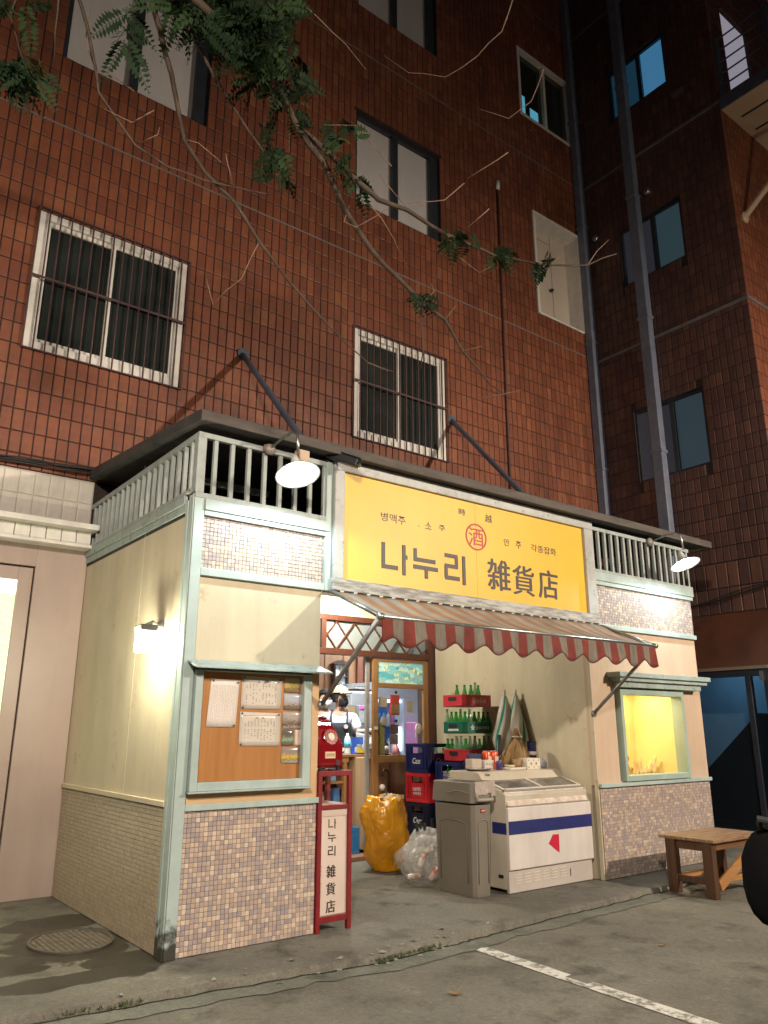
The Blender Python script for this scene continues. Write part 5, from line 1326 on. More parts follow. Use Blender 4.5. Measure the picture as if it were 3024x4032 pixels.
# inside: yellow sack by the counter
def sack(name, c, rx, ry, h, m, lab, cat, seed, top=.55, bulge=1.0, wr=.05, nz=56, nr=110, lean=(0,0), sharp=1.0, foot=.8):
    mb = MB(); vs = []; fs = []
    for j in range(nz+1):
        t = j/nz
        prof = (foot + (1-foot)*math.sin(min(1,t*2.2)*math.pi/2)) * (1 - (1-top)*max(0,(t-.55)/.45)**1.6) * (1+.10*bulge*math.sin(math.pi*t))
        for k in range(nr):
            a = 2*math.pi*k/nr
            d = Vector((math.cos(a), math.sin(a), t*2))
            q_ = Vector((math.cos(a)*2.2, math.sin(a)*2.2, t*2.6+seed)); q_ += Vector((noise.noise(q_*1.3), noise.noise(q_*1.3+Vector((5,0,0))), noise.noise(q_*1.3+Vector((0,5,0)))))*.8
            cell = noise.voronoi(q_*1.15)[0]
            w = noise.noise(d*1.5+Vector((seed,0,0)))*.22 + (.42-(cell[1]-cell[0]))*wr*-1.6 + (abs(noise.noise(q_*2.1))-.2)*wr*2.2 + (abs(noise.noise(q_*5))-.2)*wr*.8*sharp
            r_ = prof*(1+w)
            vs.append((c[0]+rx*r_*math.cos(a)+lean[0]*t, c[1]+ry*r_*math.sin(a)+lean[1]*t, c[2]+h*(t + (.05*noise.noise(Vector((math.cos(a)*2.5,math.sin(a)*2.5,seed))) + .05*noise.noise(Vector((math.cos(a)*6,math.sin(a)*6,seed))) if t > .9 else 0))))
    for j in range(nz):
        for k in range(nr):
            fs.append((j*nr+k, j*nr+(k+1)%nr, (j+1)*nr+(k+1)%nr, (j+1)*nr+k))
    fs.append(tuple(range(nr))[::-1])
    # gathered top
    top_i = nz*nr; ci = len(vs)
    for k in range(nr):
        a = 2*math.pi*k/nr; v = vs[top_i+k]; q = .45
        vs.append((c[0]+lean[0]+(v[0]-c[0]-lean[0])*q, c[1]+lean[1]+(v[1]-c[1]-lean[1])*q, v[2]-.02+.05*noise.noise(Vector((math.cos(a)*5,math.sin(a)*5,seed+3)))))
    for k in range(nr): fs.append((top_i+k, top_i+(k+1)%nr, ci+(k+1)%nr, ci+k))
    fs.append(tuple(ci+k for k in range(nr)))
    mb.add(vs, fs)
    return tag(build(name, mb, m, smooth=True), lab, cat)
M['ybag'] = mat("amber_plastic_film", (.66,.31,.012), (.50,.20,.008), scale=3, rough=.24, bump=.8, bscale=11, spec=.6)
sack("yellow_trash_bag", (2.90,1.62,.005), .215, .19, .655, M['ybag'], "big amber yellow trash bag slumped in front of the timber door", "trash bag", 3.3, top=.84, foot=.66, wr=.040, lean=(-.05,-.02))
f = MB()
for k in range(11):
    x = 2.87+R.uniform(-.13,.13); y = 1.60+R.uniform(-.11,.11)
    s = .05; f.add([(x+R.uniform(-s,s),y+R.uniform(-s,s),.62+R.uniform(0,.08)) for _ in range(5)], [(0,1,2),(1,2,3),(2,3,4),(0,3,4)])
tag(build("crumpled_wrap", f, mat("clear_wrap",(.62,.56,.44),(.5,.42,.3),scale=20,rough=.12)), "crumpled clear wrapping sticking out of the yellow trash bag's mouth", "wrapping", kind=None)["kind"] = "stuff"
sack("yellow_parcel", (2.42,2.86,.05), .13, .12, .62, M['ybag'], "upright yellow plastic parcel behind the red stand, inside the doorway", "parcel", 8.1, top=.5)

# clear bag of cans, white bag with black bottles -----------------------------
film = glass("thin_clear_film", (.97,.97,.95), .12, .10, .20, (.90,.88,.85))
def foil_bump(m):
    n = m.node_tree.nodes; l = m.node_tree.links
    tc = n.new("ShaderNodeTexCoord"); nz = n.new("ShaderNodeTexNoise"); nz.inputs["Scale"].default_value = 14; nz.inputs["Detail"].default_value = 5; nz.inputs["Distortion"].default_value = 1.5
    l.new(tc.outputs["Object"], nz.inputs["Vector"]); bp = n.new("ShaderNodeBump"); bp.inputs["Strength"].default_value = .6; bp.inputs["Distance"].default_value = .05
    l.new(nz.outputs[0], bp.inputs["Height"])
    for x in n:
        if x.type in ('BSDF_GLOSSY','BSDF_DIFFUSE'): l.new(bp.outputs[0], x.inputs["Normal"])
    return m
foil_bump(film)
sack("clear_can_bag", (2.78,.83,.0), .26, .25, .40, film, "clear plastic bag of crushed cans beside the grey bin", "trash bag", 5.7, top=.40, foot=.75, bulge=1.6, wr=.06)
canm = [mat("can_%d" % i, c, c2, scale=14, rough=.3, metal=.2, lo=.48, hi=.52) for i, (c, c2) in enumerate((((.52,.10,.05),(.62,.42,.36)),((.60,.50,.44),(.45,.12,.08)),((.72,.14,.02),(.78,.20,.03)),((.50,.44,.36),(.36,.30,.22)),((.55,.22,.16),(.66,.60,.54))))]
for i, (x, y, z, rx_, ry_, mi, lab) in enumerate(((2.66,.66,.12,.5,.3,0,"red crushed can low in the clear bag"),(2.76,.60,.05,1.45,.9,2,"bright orange can lying at the bottom of the clear bag"),(2.80,.64,.19,.8,-.5,1,"pale pink can in the middle of the clear bag"),(2.64,.80,.20,.3,.8,4,"pink and white can at the left side of the clear bag"),(2.90,.72,.15,1.1,.2,3,"dull tan can at the back of the clear bag"),(2.74,.82,.28,.6,-.9,3,"tan can near the neck of the clear bag"),(2.58,.84,.08,1.5,.4,4,"pink can lying at the far left bottom of the clear bag"))):
    f = MB(); f.lathe([(.0001,-.06),(.026,-.06),(.032,-.052),(.033,0),(.029,.03),(.033,.05),(.026,.06),(.0001,.058)], (0,0,0), 12)
    o = build("crushed_can", f, canm[mi], smooth=True); o.location = (x,y,z); o.rotation_euler = (rx_,ry_,R.uniform(0,3)); o.scale = (1,.8,1)
    tag(o, lab, "can", "cans in the clear bag")
wfilm = foil_bump(glass("milky_film", (.9,.9,.9), .12, .15, .72, (.74,.73,.70)))
sack("white_plastic_bag", (2.98,1.15,.0), .18, .17, .40, wfilm, "milky white plastic bag of dark bottles between the yellow bag and the grey bin", "trash bag", 2.2, top=.62, foot=.8, wr=.07)
blackglass = mat("black_bottle_glass",(.012,.016,.012),rough=.08,spec=.8)
for k in range(6):
    f = MB(); f.lathe([(.0001,0),(.032,0),(.034,.01),(.034,.14),(.014,.20),(.013,.26),(.016,.262),(.016,.275),(.0001,.275)], (0,0,0), 12)
    o = build("dark_bottle", f, blackglass, smooth=True); nth = ["first","second","third","fourth","fifth","sixth"][k]; o.location = (2.89+.045*k, 1.10+.05*(k%3), .20+.012*(k%2)); o.rotation_euler = (R.uniform(-.3,.3), R.uniform(-.5,.3), 0)
    tag(o, nth+" black glass bottle from the left poking out of the milky white bag", "bottle", "dark bottles in the white bag")
# ------------------------------------------------------------------ red phone on its red sign stand
t = thing("sign_stand", "tall red framed sign stand with vertical black lettering on a cream panel", "sign", (1.17,.15,0))
SX0, SX1, SD = 1.036, 1.322, .30
f = MB()
for x0 in (SX0, SX1-.032):
    for y0 in (-.012, SD-.032): f.box((x0,y0,.0),(x0+.032,y0+.032,.985))
build("post", f, M['redpaint'], t, bevel=.003)
f = MB()
f.box((SX0,-.013,.9855),(SX1,.022,1.022)); f.box((SX0,SD-.035,.9855),(SX1,SD,1.022)); f.box((SX0,.0225,.9855),(SX0+.034,SD-.0355,1.022)); f.box((SX1-.034,.0225,.9855),(SX1,SD-.0355,1.022)); build("top_frame", f, M['redpaint'], t, bevel=.003)
f = MB(); f.box((SX0+.0325,-.010,.768),(SX1-.0325,.020,.797)); f.box((SX0+.0325,-.008,.058),(SX1-.0325,.020,.098)); f.box((SX0+.0325,SD-.03,.768),(SX1-.0325,SD-.002,.797)); build("cross_rail", f, M['redpaint'], t, bevel=.002)
f = MB(); f.box((1.165,SD-.030,.80),(1.195,SD-.003,.985)); build("rear_post", f, M['redpaint'], t)
f = MB(); f.box((SX0+.033,.006,.10),(SX1-.033,SD-.034,.7675)); build("light_box", f, mat("cream_sign_panel",(.66,.54,.47),(.60,.48,.41),scale=2.5,rough=.45), t)
f = MB(); f.box((SX0+.033,.021,.797),(SX1-.033,SD-.034,.801)); build("box_lid", f, mat("pinkish_lid",(.52,.36,.33),rough=.5), t)
f = MB(); f.box((SX0+.033,.0005,.722),(SX1-.033,.0055,.7675)); build("panel_header", f, mat("cream_header",(.56,.44,.38),rough=.5), t)
ys = .0055
for S, z0, z1 in ((NA,.640,.704),(NU,.557,.621),(RI,.465,.529)):
    f = MB(); stroke_letters(f, S, 1.134, 1.196, z0, z1, .0062, ys, .002); build("lettering", f, M['ink'], t)
for ch, z0, z1 in (("雑",.327,.406),("貨",.218,.300),("店",.109,.194)):
    text("lettering", ch, .078, (1.125, ys, z0+.004), M['ink'], t, w=.074)["bold"] = .0012
for i, ch in enumerate("성동구"): text("small_lettering", ch, .017, (1.070, ys, .395-.027*i), M['faintred'], t, w=.016)
for i, ch in enumerate("연무장길"): text("small_lettering", ch, .017, (1.070, ys, .290-.025*i), M['faintred'], t, w=.016)

t = thing("pay_phone", "shiny red rotary pay phone standing on the red sign stand", "phone", (1.16,.16,1.022))
f = MB()
prof = [(.045,1.040),(.020,1.055),(.022,1.20),(.050,1.235),(.075,1.305),(.105,1.335),(.112,1.368),(.23,1.374),(.262,1.36),(.27,1.04)]
n_ = len(prof); X0p, X1p = 1.062, 1.264
def xs_at(z): 
    k = 0 if z < 1.20 else (z-1.20)/.174
    return X0p + .0*k, X1p - .052*max(0,min(1,k))
vs = []; 
for (y, z) in prof: vs.append((xs_at(z)[0], y, z))
for (y, z) in prof: vs.append((xs_at(z)[1], y, z))
f.add(vs, [tuple(range(n_)), tuple(range(2*n_-1,n_-1,-1))] + [(i, i+n_, (i+1)%n_+n_, (i+1)%n_) for i in range(n_)])
build("body", f, M['red'], t, bevel=.018, seg=4)
f = MB(); f.box((1.085,.075,1.385),(1.20,.13,1.41)) ; 
rt = Matrix.Rotation(rad(72),3,'X')
f = MB(); f.lathe([(.0001,0),(.058,0),(.060,.006),(.054,.010),(.0001,.011)], (1.163,.045,1.250), 28, rot=rt); dl = build("dial", f, mat("dark_red_dial",(.26,.012,.016),rough=.25,coat=.4), t, smooth=False)
f = MB(); f.lathe([(.0001,.012),(.026,.012),(.026,.016),(.0001,.018)], (1.163,.045,1.250), 20, rot=rt); build("dial_card", f, mat("cream_card_2",(.66,.58,.44),rough=.5), dl)
for k in range(10):
    a = k*.55+.4; p = Vector((1.163,.045,1.250)) + rt @ Vector((.042*math.cos(a),.042*math.sin(a),.0105))
    f = MB(); f.lathe([(.0001,.002),(.0085,.002),(.0085,.0),(.0001,0)], p, 10, rot=rt); build("finger_hole", f, mat("pale_hole",(.26,.06,.06),rough=.5) if k == 0 else bpy.data.materials["pale_hole"], dl)
f = MB(); f.box((1.105,.0165,1.105),(1.190,.0195,1.150)); pl = build("name_plate", f, mat("yellowed_label",(.64,.50,.32),rough=.5), t)
text("label_lettering", "공중전화", .022, (1.112,.0163,1.117), M['redink'], pl, w=.07)
f = MB(); f.box((1.195,.017,1.055),(1.232,.0195,1.093)); build("coin_return", f, mat("dark_slot",(.08,.02,.02),rough=.4), t, bevel=.002)
f = MB(); f.bar((1.075,.16,1.405),(1.21,.16,1.400),.045,.035); 
f = MB(); f.tube([(1.075,.19,1.372),(1.09,.19,1.384),(1.19,.19,1.384),(1.205,.19,1.372)], [.020,.014,.014,.020], 10); build("handset", f, M['red'], t, smooth=True)
f = MB()
for x in (1.085,1.235):
    for y in (.05,.24): f.lathe([(.016,1.0225),(.016,1.046)], (x,y,0), 8)
build("foot", f, M['dark'], t)

# ------------------------------------------------------------------ crates
def slat_crate(col_name, c, lab, loc, rz=0, w=.355, d=.36, h=.262, txt=None, txtcol=None, group=None, sub=None):
    """beer crate: open top, ribbed walls, hand hole in each end, recessed panel for the print"""
    t = thing("beer_crate", lab, "crate", loc, rz, group)
    key = "crate_plastic_" + col_name
    m = bpy.data.materials.get(key) or mat(key, c, tuple(k*.8 for k in c), scale=7, rough=.38, bump=.05)
    f = MB(); th = .012; a, b = w/2, d/2
    def wall(axis, sgn):
        L = w if axis == 'y' else d
        def pt(u, o, z): return (u, sgn*(b-o), z) if axis == 'y' else (sgn*(a-o), u, z)
        def bx(u0, u1, z0, z1, o0=0, o1=th):
            p = pt(u0,o0,z0); q = pt(u1,o1,z1)
            f.box([min(p[i],q[i]) for i in range(3)], [max(p[i],q[i]) for i in range(3)])
        hw = L*.5
        e = 0 if axis == 'y' else th+.0005
        bx(-hw+e, hw-e, h-.035, h, -.004, th); bx(-hw+e, -.085, h-.098, h-.0352); bx(.085, hw-e, h-.098, h-.0352)
        bx(-hw+e, hw-e, .03, h-.0982, .004, th); bx(-hw+e, hw-e, 0, .0298, -.002, th)
        for k in range(-4, 5):
            u = k*L/10
            if abs(u) > .10: bx(u-.004, u+.004, .03, h-.0355, -.004, -.0003 if abs(u) < hw else 0)
        for u in (-hw+e+.004, hw-e-.016): bx(u, u+.012, .03, h-.0355, -.005, -.0003)
        bx(-.10, .10, .045, .155, .0005, .0038)
    for ax_ in ('y','x'):
        for s_ in (1,-1): wall(ax_, s_)
    f.box((-a+th+.001,-b+th+.001,.004),(a-th-.001,b-th-.001,.012))
    build("shell", f, m, t, local=True)
    if txt:
        wm = bpy.data.materials.get("crate_print") or mat("crate_print",(.66,.66,.66),(.5,.5,.5),scale=20,rough=.5)
        for face in ('left','front'):
            for k, (s_, hh, zz, ww) in enumerate(txt):
                if face == 'left': o = text("print", s_, hh, (-a-.0008, ww/2, zz), wm, t, 'left', w=ww, local=True, extrude=.0006, offset=.001, shear=.25 if s_ == "Cass" else 0)
                else: o = text("print", s_, hh, (-ww/2, -b-.0008, zz), wm, t, 'front', w=ww, local=True, extrude=.0006, offset=.001, shear=.25 if s_ == "Cass" else 0)
    # bottles inside, necks showing
    return t
cass = [("Cass",.060,.085,.13)]; ob = [("OB맥주",.042,.105,.13),("오비맥주",.030,.068,.13)]; jin = [("진로",.085,.075,.12)]
gx, gy = 3.555, 1.74
NAVY=(.012,.02,.105); INK=(.006,.008,.022); REDC=(.50,.02,.03); BLUE=(.035,.16,.42)
crs = [("navy",NAVY,"navy beer crate topmost of the stack by the timber door",3,cass,0,0),
       ("red",REDC,"red beer crate under the topmost navy one",2,ob,0,.02),
       ("ink",INK,"blackish navy beer crate below the red one",1,cass,.005,0),
       ("ink",INK,"blackish navy beer crate on the floor, behind the yellow bag",0,cass,0,0)]
for nm, c, lab, lev, tx, dx, rz in crs:
    slat_crate(nm, c, lab, (gx+dx, gy, .001+.2655*lev*1.095-.0), rz, h=.285, txt=tx, group="beer crates by the timber door")
hx, hy = 3.625, 1.345
for nm, c, lab, lev, tx in (("navy2",(.015,.025,.12),"navy crate topmost of the nearer beer crate stack, just above the grey bin",3,jin),("blue",BLUE,"bright blue crate under the nearer stack's navy top",2,jin),("blue",BLUE,"bright blue crate second from the floor in the nearer stack",1,jin),("navy2",(.015,.025,.12),"navy crate on the floor under the bright blue ones",0,jin)):
    slat_crate(nm, c, lab, (hx, hy, .001+.247*lev), 0, w=.36, d=.36, h=.245, txt=tx, group="beer crates by the timber door")
slat_crate("skyblue", (.05,.24,.55), "light blue crate on the shop floor under the counter shelves", (2.93,2.50,.047), 0, w=.36, d=.25, h=.255, txt=[("진로",.075,.085,.13),("하이트",.030,.045,.13)], group="beer crates by the timber door")
# bottles showing in the top crates
def bottle_mesh(h, r, neck):
    mb = MB(); mb.lathe([(.0001,0),(r*.9,0),(r,.006),(r*.97,h*.30),(r*.95,h*.44),(r*.78,h*.60),(r*.50,h*.76),(neck,h*.88),(neck*.95,h*.95),(neck*1.15,h*.955),(neck*1.15,h),(neck*.7,h),(neck*.65,h*.9),(.0001,h*.88)], (0,0,0), 14)
    return mb
ggreen = mat("green_bottle_glass",(.05,.32,.08),(.08,.42,.12),scale=12,rough=.07,spec=.9)
gclear = mat("clear_green_bottle_glass",(.30,.44,.34),(.42,.56,.46),scale=12,rough=.06,spec=.9)
for m_, w_ in ((ggreen,.55),(gclear,.62)):
    nn = m_.node_tree.nodes; ll = m_.node_tree.links; b = nn["Principled BSDF"]
    tr = nn.new("ShaderNodeBsdfTransparent"); tr.inputs[0].default_value = (.45,.85,.48,1) if m_ is ggreen else (.80,.93,.85,1)
    mx = nn.new("ShaderNodeMixShader"); mx.inputs[0].default_value = w_
    ll.new(b.outputs[0], mx.inputs[1]); ll.new(tr.outputs[0], mx.inputs[2]); ll.new(mx.outputs[0], nn["Material Output"].inputs[0])
lbl = mat("white_bottle_print",(.62,.66,.62),rough=.4)
bproto = {}
def bottle(kind, x, y, z, lab, group):
    key = kind
    if key not in bproto:
        h, r, nk = (.205,.0325,.0125) if kind == 'green' else (.232,.0325,.013)
        t = thing("soda_bottle", lab, "bottle", (x,y,z), 0, group)
        build("glass", bottle_mesh(h, r, nk), ggreen if kind == 'green' else gclear, t, smooth=True, local=True)
        f = MB(); f.lathe([(r*.985+.0005,h*.16),(r*.975+.0012,h*.17),(r*.975+.0009,h*.27),(r*.97+.0003,h*.28)], (0,0,0), 14); build("print_band", f, lbl, t, smooth=True, local=True)
        bproto[key] = t; return t
    return dup(bproto[key], (x,y,z), R.uniform(0,6), lab, group)
for k in range(6):
    bottle('clear', gx-.12+.05*k, gy-.13+.05*(k%2), 1.064-.18, "clear soda bottle seen through the hand hole of the topmost navy beer crate", "bottles in the top navy beer crate")
# soda crates: shallow with bottles between the tiers
def soda_crate(col_name, c, lab, loc, script, rz=0):
    t = thing("soda_crate", lab, "crate", loc, rz, "soda crates stacked by the recess wall")
    m = bpy.data.materials.get("soda_"+col_name) or mat("soda_"+col_name, c, tuple(k*.82 for k in c), scale=6, rough=.42)
    w, d, h = .42, .355, .118; a, b = w/2, d/2; th = .012; ch = .035
    def ring(o, z): 
        A, B = a-o, b-o
        return [(-A,-B+ch,z),(-A+ch,-B,z),(A-ch,-B,z),(A,-B+ch,z),(A,B-ch,z),(A-ch,B,z),(-A+ch,B,z),(-A,B-ch,z)]
    mb = MB(); vs = ring(.006,0)+ring(0,.012)+ring(0,h)+ring(th,h)+ring(th,.014)
    fs = [tuple(range(8))[::-1]]
    for L in range(4):
        for k in range(8): fs.append((L*8+k, L*8+(k+1)%8, (L+1)*8+(k+1)%8, (L+1)*8+k))
    fs.append(tuple(32+k for k in range(8)))
    mb.add(vs, fs)
    # raised rim and hand-hole surround on the end face
    mb.box((-a-.004,-b+ch+.01,h-.022),(-a-.0003,b-ch-.01,h-.004)); mb.box((-a-.004,-b+ch+.01,.004),(-a-.0003,b-ch-.01,.018)); mb.box((-a+ch+.01,-b-.004,.004),(a-ch-.01,-b-.0003,.016)); mb.box((-a+ch+.01,-b-.004,h-.014),(a-ch-.01,-b-.0003,h-.002))
    build("shell", mb, m, t, local=True, bevel=.002)
    f = MB(); yy = .062; f.prism([(-a-.0045,-yy,.070),(-a-.0045,-yy+.012,.056),(-a-.0045,yy-.012,.056),(-a-.0045,yy,.070),(-a-.0045,yy,.084),(-a-.0045,yy-.012,.096),(-a-.0045,-yy+.012,.096),(-a-.0045,-yy,.084)],(.004,0,0)); build("hand_hole", f, M['dark'], t, local=True)
    wm = bpy.data.materials.get("soda_print") or mat("soda_print",(.70,.48,.42),(.6,.4,.36),scale=20,rough=.5)
    wm2 = bpy.data.materials.get("soda_print_w") or mat("soda_print_w",(.62,.66,.62),rough=.5)
    if script == 'cola':
        text("script_print", "Coca-Cola", .046, (-.095,-b-.0045,.040), wm, t, 'front', w=.19, local=True, shear=.35, extrude=.0005, offset=.0006)
        f = MB(); 
        for k in range(12):
            x = -.095+.19*k/12; f.bar((x,-b-.0045,.030+.006*math.sin(k*.6)),(x+.0165,-b-.0045,.030+.006*math.sin((k+1)*.6)),.001,.003,up=(0,0,1))
        build("swash", f, wm, t, local=True)
    else:
        text("script_print", "칠성사이다", .034, (-.06,-b-.0045,.040), wm2, t, 'front', w=.19, local=True, extrude=.0005, offset=.001)
        f = MB()
        for k in range(5):
            a1 = k*1.2566+1.57; f.prism([(-.105,-b-.0045,.058),(-.105+.022*math.cos(a1-.35),-b-.0045,.058+.022*math.sin(a1-.35)),(-.105+.03*math.cos(a1),-b-.0045,.058+.03*math.sin(a1)),(-.105+.022*math.cos(a1+.35),-b-.0045,.058+.022*math.sin(a1+.35))],(0,-.0006-.0001*k,0))
        build("star_mark", f, wm2, t, local=True)
        f = MB(); f.box((-a-.0055,-.09,.026),(-a-.0046,.07,.046)); build("end_print", f, wm2, t, local=True)
    return t
cx, cyy = 3.765, 1.36
PITCH = .2705
tiers = [(1.532,"red",(.52,.035,.05),'cola',"red soda crate topmost of the bottle crates by the recess wall"),(1.262,"green",(.012,.13,.085),'cider',"green soda crate between two red ones"),(.992,"red",(.52,.035,.05),'cola',"red soda crate third from the top, above the freezer's back"),(.7215,"red",(.52,.035,.05),'cola',"red soda crate hidden low behind the freezer, fourth from the top"),(.451,"green",(.012,.13,.085),'cider',"green soda crate second from the floor behind the freezer"),(.1805,"red",(.52,.035,.05),'cola',"red soda crate lowest behind the freezer")]
tn = {0:"top crate, necks against the wall",1:"green crate under the topmost red one",2:"red crate third from the top",3:"lowest visible crate behind the freezer"}
for lev, (z, nm, c, sc, lab) in enumerate(tiers[:4]):
    soda_crate(nm, c, lab, (cx, cyy, z), sc, 0)
    if lev == 0: spots_ = [(-.16,-.02,'green'),(-.105,-.075,'green'),(-.055,-.12,'green'),(.005,-.12,'clear'),(.05,-.12,'green')]
    else:
        spots_ = []
        for i in range(6):
            for j in range(5):
                if i in (0,) or j in (0,) or (i+j) % 3 == 0:
                    spots_.append((-.165+.066*i, -.135+.0675*j, R.choice(['green','green','clear'] if lev < 3 else ['green','green','green','clear'])))
    for (dx, dy, kd) in spots_:
        gname = {'green':"green",'clear':"pale clear"}[kd]
        cr = ["topmost red crate","green crate","third crate","lowest crate"][lev]; o_ = ["first","second","third","fourth","fifth","sixth"]
        if lev == 0: wh = o_[spots_.index((dx,dy,kd))] + " from the left on the " + cr
        else:
            i_, j_ = round((dx+.165)/.066), round((dy+.135)/.0675)
            wh = o_[i_] + " from left in the front row of the " + cr if j_ == 0 else (o_[j_] + " from front along the left end of the " + cr if i_ == 0 else "deep inside the " + cr)
        bottle(kd, cx+dx, cyy+dy, z+.015, "%s soda bottle, %s" % (gname, wh), "%s bottles in the %s" % (gname, cr))
f = MB(); f.box((3.56,1.18,.0),(3.98,1.54,.72)); 
tag(build("timber_box", f, M['plydk'], bevel=.006), "brown box carrying the soda crates behind the freezer", "box")

# ------------------------------------------------------------------ freezer
t = thing("chest_freezer", "white ice cream freezer with a dark blue stripe and a red mark", "freezer", (3.52,.45,0))
fx0, fx1 = 2.985, 4.062
fw = streaks(mat("freezer_white",(.66,.60,.56),(.60,.54,.50),scale=2,rough=.35,bump=.03,bscale=60,spots=(11,(.42,.33,.25),.70)), .88, 1.03, (6,6,.7))
fside = streaks(mat("freezer_shaded_side",(.54,.48,.39),(.48,.42,.33),scale=2.5,rough=.4,spots=(10,(.34,.27,.19),.68)), .85, 1.03, (6,6,.7))  # cream side, darkened to carry the shade on that face
f = MB(); f.prism([(fx0,.135,.03),(fx0,.80,.03),(fx0,.80,.94),(fx0,.46,.94),(fx0,.42,.93),(fx0,.37,.865),(fx0,.16,.800),(fx0,.105,.765),(fx0,.105,.17)],(fx1-fx0,0,0)); build("body", f, fside, t, bevel=.006)
f = MB(); f.box((fx0-.004,.075,.182),(fx1+.006,.1045,.668)); build("front_panel", f, fw, t, bevel=.006)
f = MB(); f.prism([(fx0+.002,.098,.006),(fx0+.002,.125,.006),(fx0+.002,.134,.175),(fx0+.002,.098,.180)],(fx1-fx0-.002,0,0)); build("kick_panel", f, mat("kick_grey_white",(.52,.46,.41),(.46,.40,.36),scale=3,rough=.45), t, bevel=.004)
f = MB()
for k in range(6):
    for j in range(4):
        x = fx0+.075+.112*k; z = .072+.022*j
        f.bar((x,.0955,z),(x+.075,.0955,z+.004),.006,.006)
build("vent_louvre", f, mat("louvre_pale",(.62,.55,.48),rough=.3), t)  # louvre bars in a paler tone than the kick panel
f = MB(); f.box((fx0+.77,.094,.065),(fx0+.776,.0975,.125)); build("vent_slot", f, M['dark'], t)
f = MB(); f.prism([(fx0+.012,.090,.680),(fx0+.012,.103,.680),(fx0+.012,.143,.785),(fx0+.012,.130,.790)],(fx1-fx0-.03,0,0)); fg = build("front_glass", f, mat("frosty_front_glass",(.56,.46,.38),(.74,.65,.55),scale=16,rough=.2,lo=.4,hi=.6,coat=.3), t)
f = MB(); f.box((fx0+.008,.083,.668),(fx1-.012,.103,.680)); f.box((fx0+.008,.125,.7905),(fx1-.012,.150,.803)); f.prism([(fx1-.018,.082,.668),(fx1-.018,.104,.668),(fx1-.018,.150,.803),(fx1-.018,.128,.803)],(.012,0,0)); build("glass_trim", f, mat("alloy_trim",(.5,.46,.42),rough=.3,metal=.6), t)
f = MB(); f.add([(fx0+.05,.155,.8045),(fx1-.04,.155,.8045),(fx1-.04,.365,.869),(fx0+.05,.365,.869)], [(0,1,2,3)]); f.add([(fx0+.05,.155,.800),(fx1-.04,.155,.800),(fx1-.04,.365,.8645),(fx0+.05,.365,.8645)], [(3,2,1,0)])
build("lid_glass", f, mat("dark_lid_glass",(.10,.095,.085),(.20,.18,.16),scale=4,rough=.08,spec=.8), t, norm=False)
f = MB()
for x in (fx0+.02, (fx0+fx1)/2-.02, fx1-.05): f.prism([(x,.152,.805),(x,.37,.872),(x,.37,.877),(x,.152,.812)],(.03,0,0))
f.box((fx0+.0505,.14,.8035),(fx1-.0505,.165,.815)); build("lid_frame", f, mat("lid_frame_white",(.62,.57,.50),rough=.35), t, bevel=.002)
f = MB(); f.prism([(fx0+.13,.395,.878),(fx0+.13,.43,.875),(fx0+.13,.455,.937),(fx0+.13,.42,.930)],(fx1-fx0-.18,0,0)); build("top_valance", f, mat("valance_white",(.68,.62,.54),rough=.35), t, bevel=.004)
f = MB(); f.box((fx0+.07,.395,.905),(fx0+.12,.418,.925)); build("hinge", f, M['chrome'], t, bevel=.004)
stripe = mat("dark_blue_stripe",(.018,.025,.12),(.025,.03,.15),scale=6,rough=.35)
f = MB(); f.box((fx0-.0042,.0735,.455),(fx1+.0062,.0748,.560)); f.box((fx0-.0015,.105,.455),(fx0-.0003,.27,.545)); build("blue_stripe", f, stripe, t)
f = MB(); z = lambda a: a
f.prism([(3.465,.0748,.352),(3.525,.0748,.422),(3.605,.0748,.419),(3.600,.0748,.268)],(0,-.0012,0)); build("red_mark", f, mat("crimson_mark",(.52,.02,.05),rough=.35), t)
f = MB(); f.box((fx0-.008,.16,.115),(fx0-.0003,.21,.14)); build("side_clip", f, M['dark'], t)
f = MB()
for x in (fx0+.06, fx1-.06):
    for y in (.18,.74): f.lathe([(.025,0),(.025,.03)], (x,y,.0), 10)
build("foot", f, M['dark'], t)

# things on the freezer's rear shelf (z = .94)
ZT = .9405
t = tag(build("dark_plate", MB().lathe([(.0001,0),(.10,0),(.145,.018),(.14,.020),(.10,.006),(.0001,.006)], (3.13,.565,ZT), 28, sx=1.0, sy=.75), mat("dark_rimmed_plate",(.035,.035,.04),(.09,.085,.08),scale=9,rough=.15), smooth=True), "shallow dark rimmed plate at the left end of the freezer's rear shelf", "plate")
f = MB(); f.lathe([(.0001,.0075),(.10,.0075),(.13,.017)], (3.13,.565,ZT), 28, sx=1.0, sy=.75); build("plate_well", f, mat("cream_plate_well",(.55,.5,.42),rough=.3), t, smooth=True)
t = tag(build("carton", MB().box((3.115,.63,ZT),(3.235,.72,ZT+.10)), mat("tan_carton",(.50,.42,.34),(.42,.35,.28),scale=9,rough=.6), bevel=.003), "taller tan carton on the freezer's rear shelf, behind the dark plate", "carton")
f = MB(); f.box((3.112,.627,ZT+.028),(3.238,.723,ZT+.034)); build("carton_band", f, M['printlt'], t)
t = tag(build("carton", MB().box((3.245,.60,ZT),(3.365,.68,ZT+.088)), mat("white_carton",(.60,.54,.47),(.5,.45,.4),scale=12,rough=.6), bevel=.003), "white printed carton between the tan carton and the small blue can", "carton")
f = MB(); f.box((3.265,.5985,ZT+.045),(3.285,.5998,ZT+.062)); f.box((3.297,.5985,ZT+.045),(3.312,.5998,ZT+.062)); f.box((3.33,.5985,ZT+.045),(3.345,.5998,ZT+.062)); build("carton_print", f, M['print'], t)
